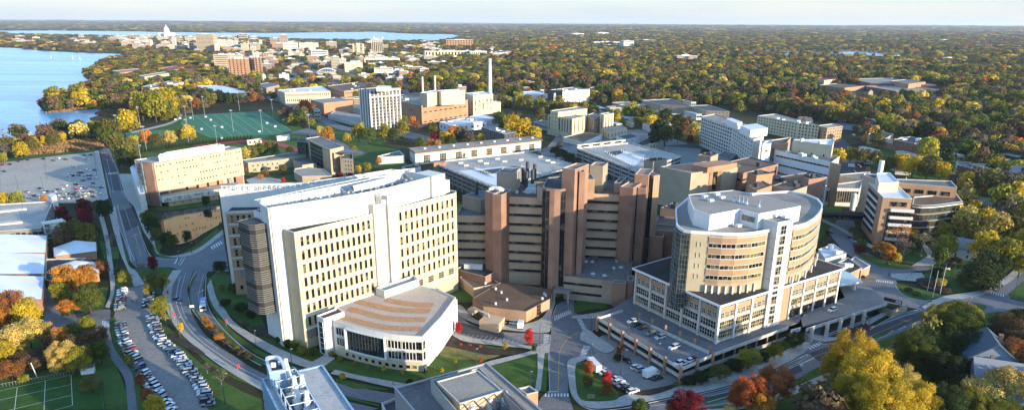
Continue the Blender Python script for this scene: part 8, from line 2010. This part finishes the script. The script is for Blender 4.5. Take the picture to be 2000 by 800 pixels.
# ================================================================ CAMERA, SKY, SUN
cam=bpy.data.cameras.new('camera');co=bpy.data.objects.new('camera',cam);C.objects.link(co)
X=Vector((1,0,0));U=Vector((0,sin(TH),cos(TH)));Fw=Vector((0,cos(TH),-sin(TH)))
c_,s_=cos(RO),sin(RO)
Rv=X*c_+U*s_;Uv=X*(-s_)+U*c_
co.matrix_world=Matrix(((Rv.x,Uv.x,-Fw.x,0),(Rv.y,Uv.y,-Fw.y,0),(Rv.z,Uv.z,-Fw.z,CAMH),(0,0,0,1)))
cam.sensor_fit='HORIZONTAL';cam.sensor_width=36;cam.lens=FPX/2000*36
cam.shift_x=0;cam.shift_y=(CY-400)/2000
cam.clip_start=1;cam.clip_end=90000
sc=bpy.context.scene;sc.camera=co
VEIL=.37
SUN_AZ=radians(-36);SUN_EL=radians(10.5)
sd=Vector((cos(SUN_AZ)*cos(SUN_EL),sin(SUN_AZ)*cos(SUN_EL),sin(SUN_EL)))
sl=bpy.data.lights.new('sun','SUN');so=bpy.data.objects.new('sun',sl);C.objects.link(so)
so.rotation_euler=sd.to_track_quat('Z','Y').to_euler();sl.energy=2.6;sl.angle=radians(.5);sl.color=(1,.85,.63)
w=bpy.data.worlds.new('World');sc.world=w;w.use_nodes=True
t=w.node_tree;bg=t.nodes['Background'];sk=t.nodes.new('ShaderNodeTexSky');sk.sky_type='NISHITA';sk.sun_disc=False
sk.sun_elevation=SUN_EL;sk.sun_rotation=pi/2-SUN_AZ;sk.altitude=300;sk.air_density=1.0;sk.dust_density=.3;sk.ozone_density=3.0
tc=t.nodes.new('ShaderNodeTexCoord');sx=t.nodes.new('ShaderNodeSeparateXYZ');t.links.new(tc.outputs['Generated'],sx.inputs[0])
mr=t.nodes.new('ShaderNodeMapRange');t.links.new(sx.outputs[2],mr.inputs[0]);mr.inputs[1].default_value=.0;mr.inputs[2].default_value=.30;mr.inputs[3].default_value=1;mr.inputs[4].default_value=0
mp=t.nodes.new('ShaderNodeMapping');mp.inputs['Scale'].default_value=(1.5,1.5,14);t.links.new(tc.outputs['Generated'],mp.inputs[0])
nz=t.nodes.new('ShaderNodeTexNoise');nz.inputs['Scale'].default_value=2.2;nz.inputs['Detail'].default_value=5;t.links.new(mp.outputs[0],nz.inputs[0])
cr=ramp(t,[(3.1,3.5,3.9),(3.85,3.95,3.9)],[.38,.66]);t.links.new(nz.outputs[0],cr.inputs[0])
ve=t.nodes.new('ShaderNodeVectorMath');ve.operation='SCALE';t.links.new(cr.outputs[0],ve.inputs[0]);ve.inputs['Scale'].default_value=VEIL
mx=t.nodes.new('ShaderNodeMix');mx.data_type='RGBA';t.links.new(mr.outputs[0],mx.inputs[0]);t.links.new(sk.outputs[0],mx.inputs[6]);t.links.new(ve.outputs[0],mx.inputs[7])
t.links.new(mx.outputs[2],bg.inputs[0]);bg.inputs[1].default_value=.15
hz=MB();hz.prism([(-30000,-1500),(30000,-1500),(30000,46000),(-30000,46000)],-3,260,0,True,True)
hm=bpy.data.materials.new('haze');hm.use_nodes=True;ht=hm.node_tree;ht.nodes.clear();ho=ht.nodes.new('ShaderNodeOutputMaterial');hv=ht.nodes.new('ShaderNodeVolumePrincipled');ht.links.new(hv.outputs[0],ho.inputs['Volume'])
hv.inputs['Color'].default_value=(.80,.90,1,1);hv.inputs['Density'].default_value=2.3e-5;hv.inputs['Anisotropy'].default_value=.1
ob=hz.build('haze',[hm]);ob['kind']='stuff'
sc.view_settings.view_transform='Standard';sc.view_settings.look='None';sc.view_settings.exposure=1.97;sc.view_settings.gamma=1
sc.cycles.max_bounces=5;sc.cycles.diffuse_bounces=2;sc.cycles.glossy_bounces=2;sc.cycles.transmission_bounces=2;sc.cycles.transparent_max_bounces=4;sc.cycles.volume_bounces=0
for o in list(bpy.data.objects):
 if '_w' in o:del o['_w']
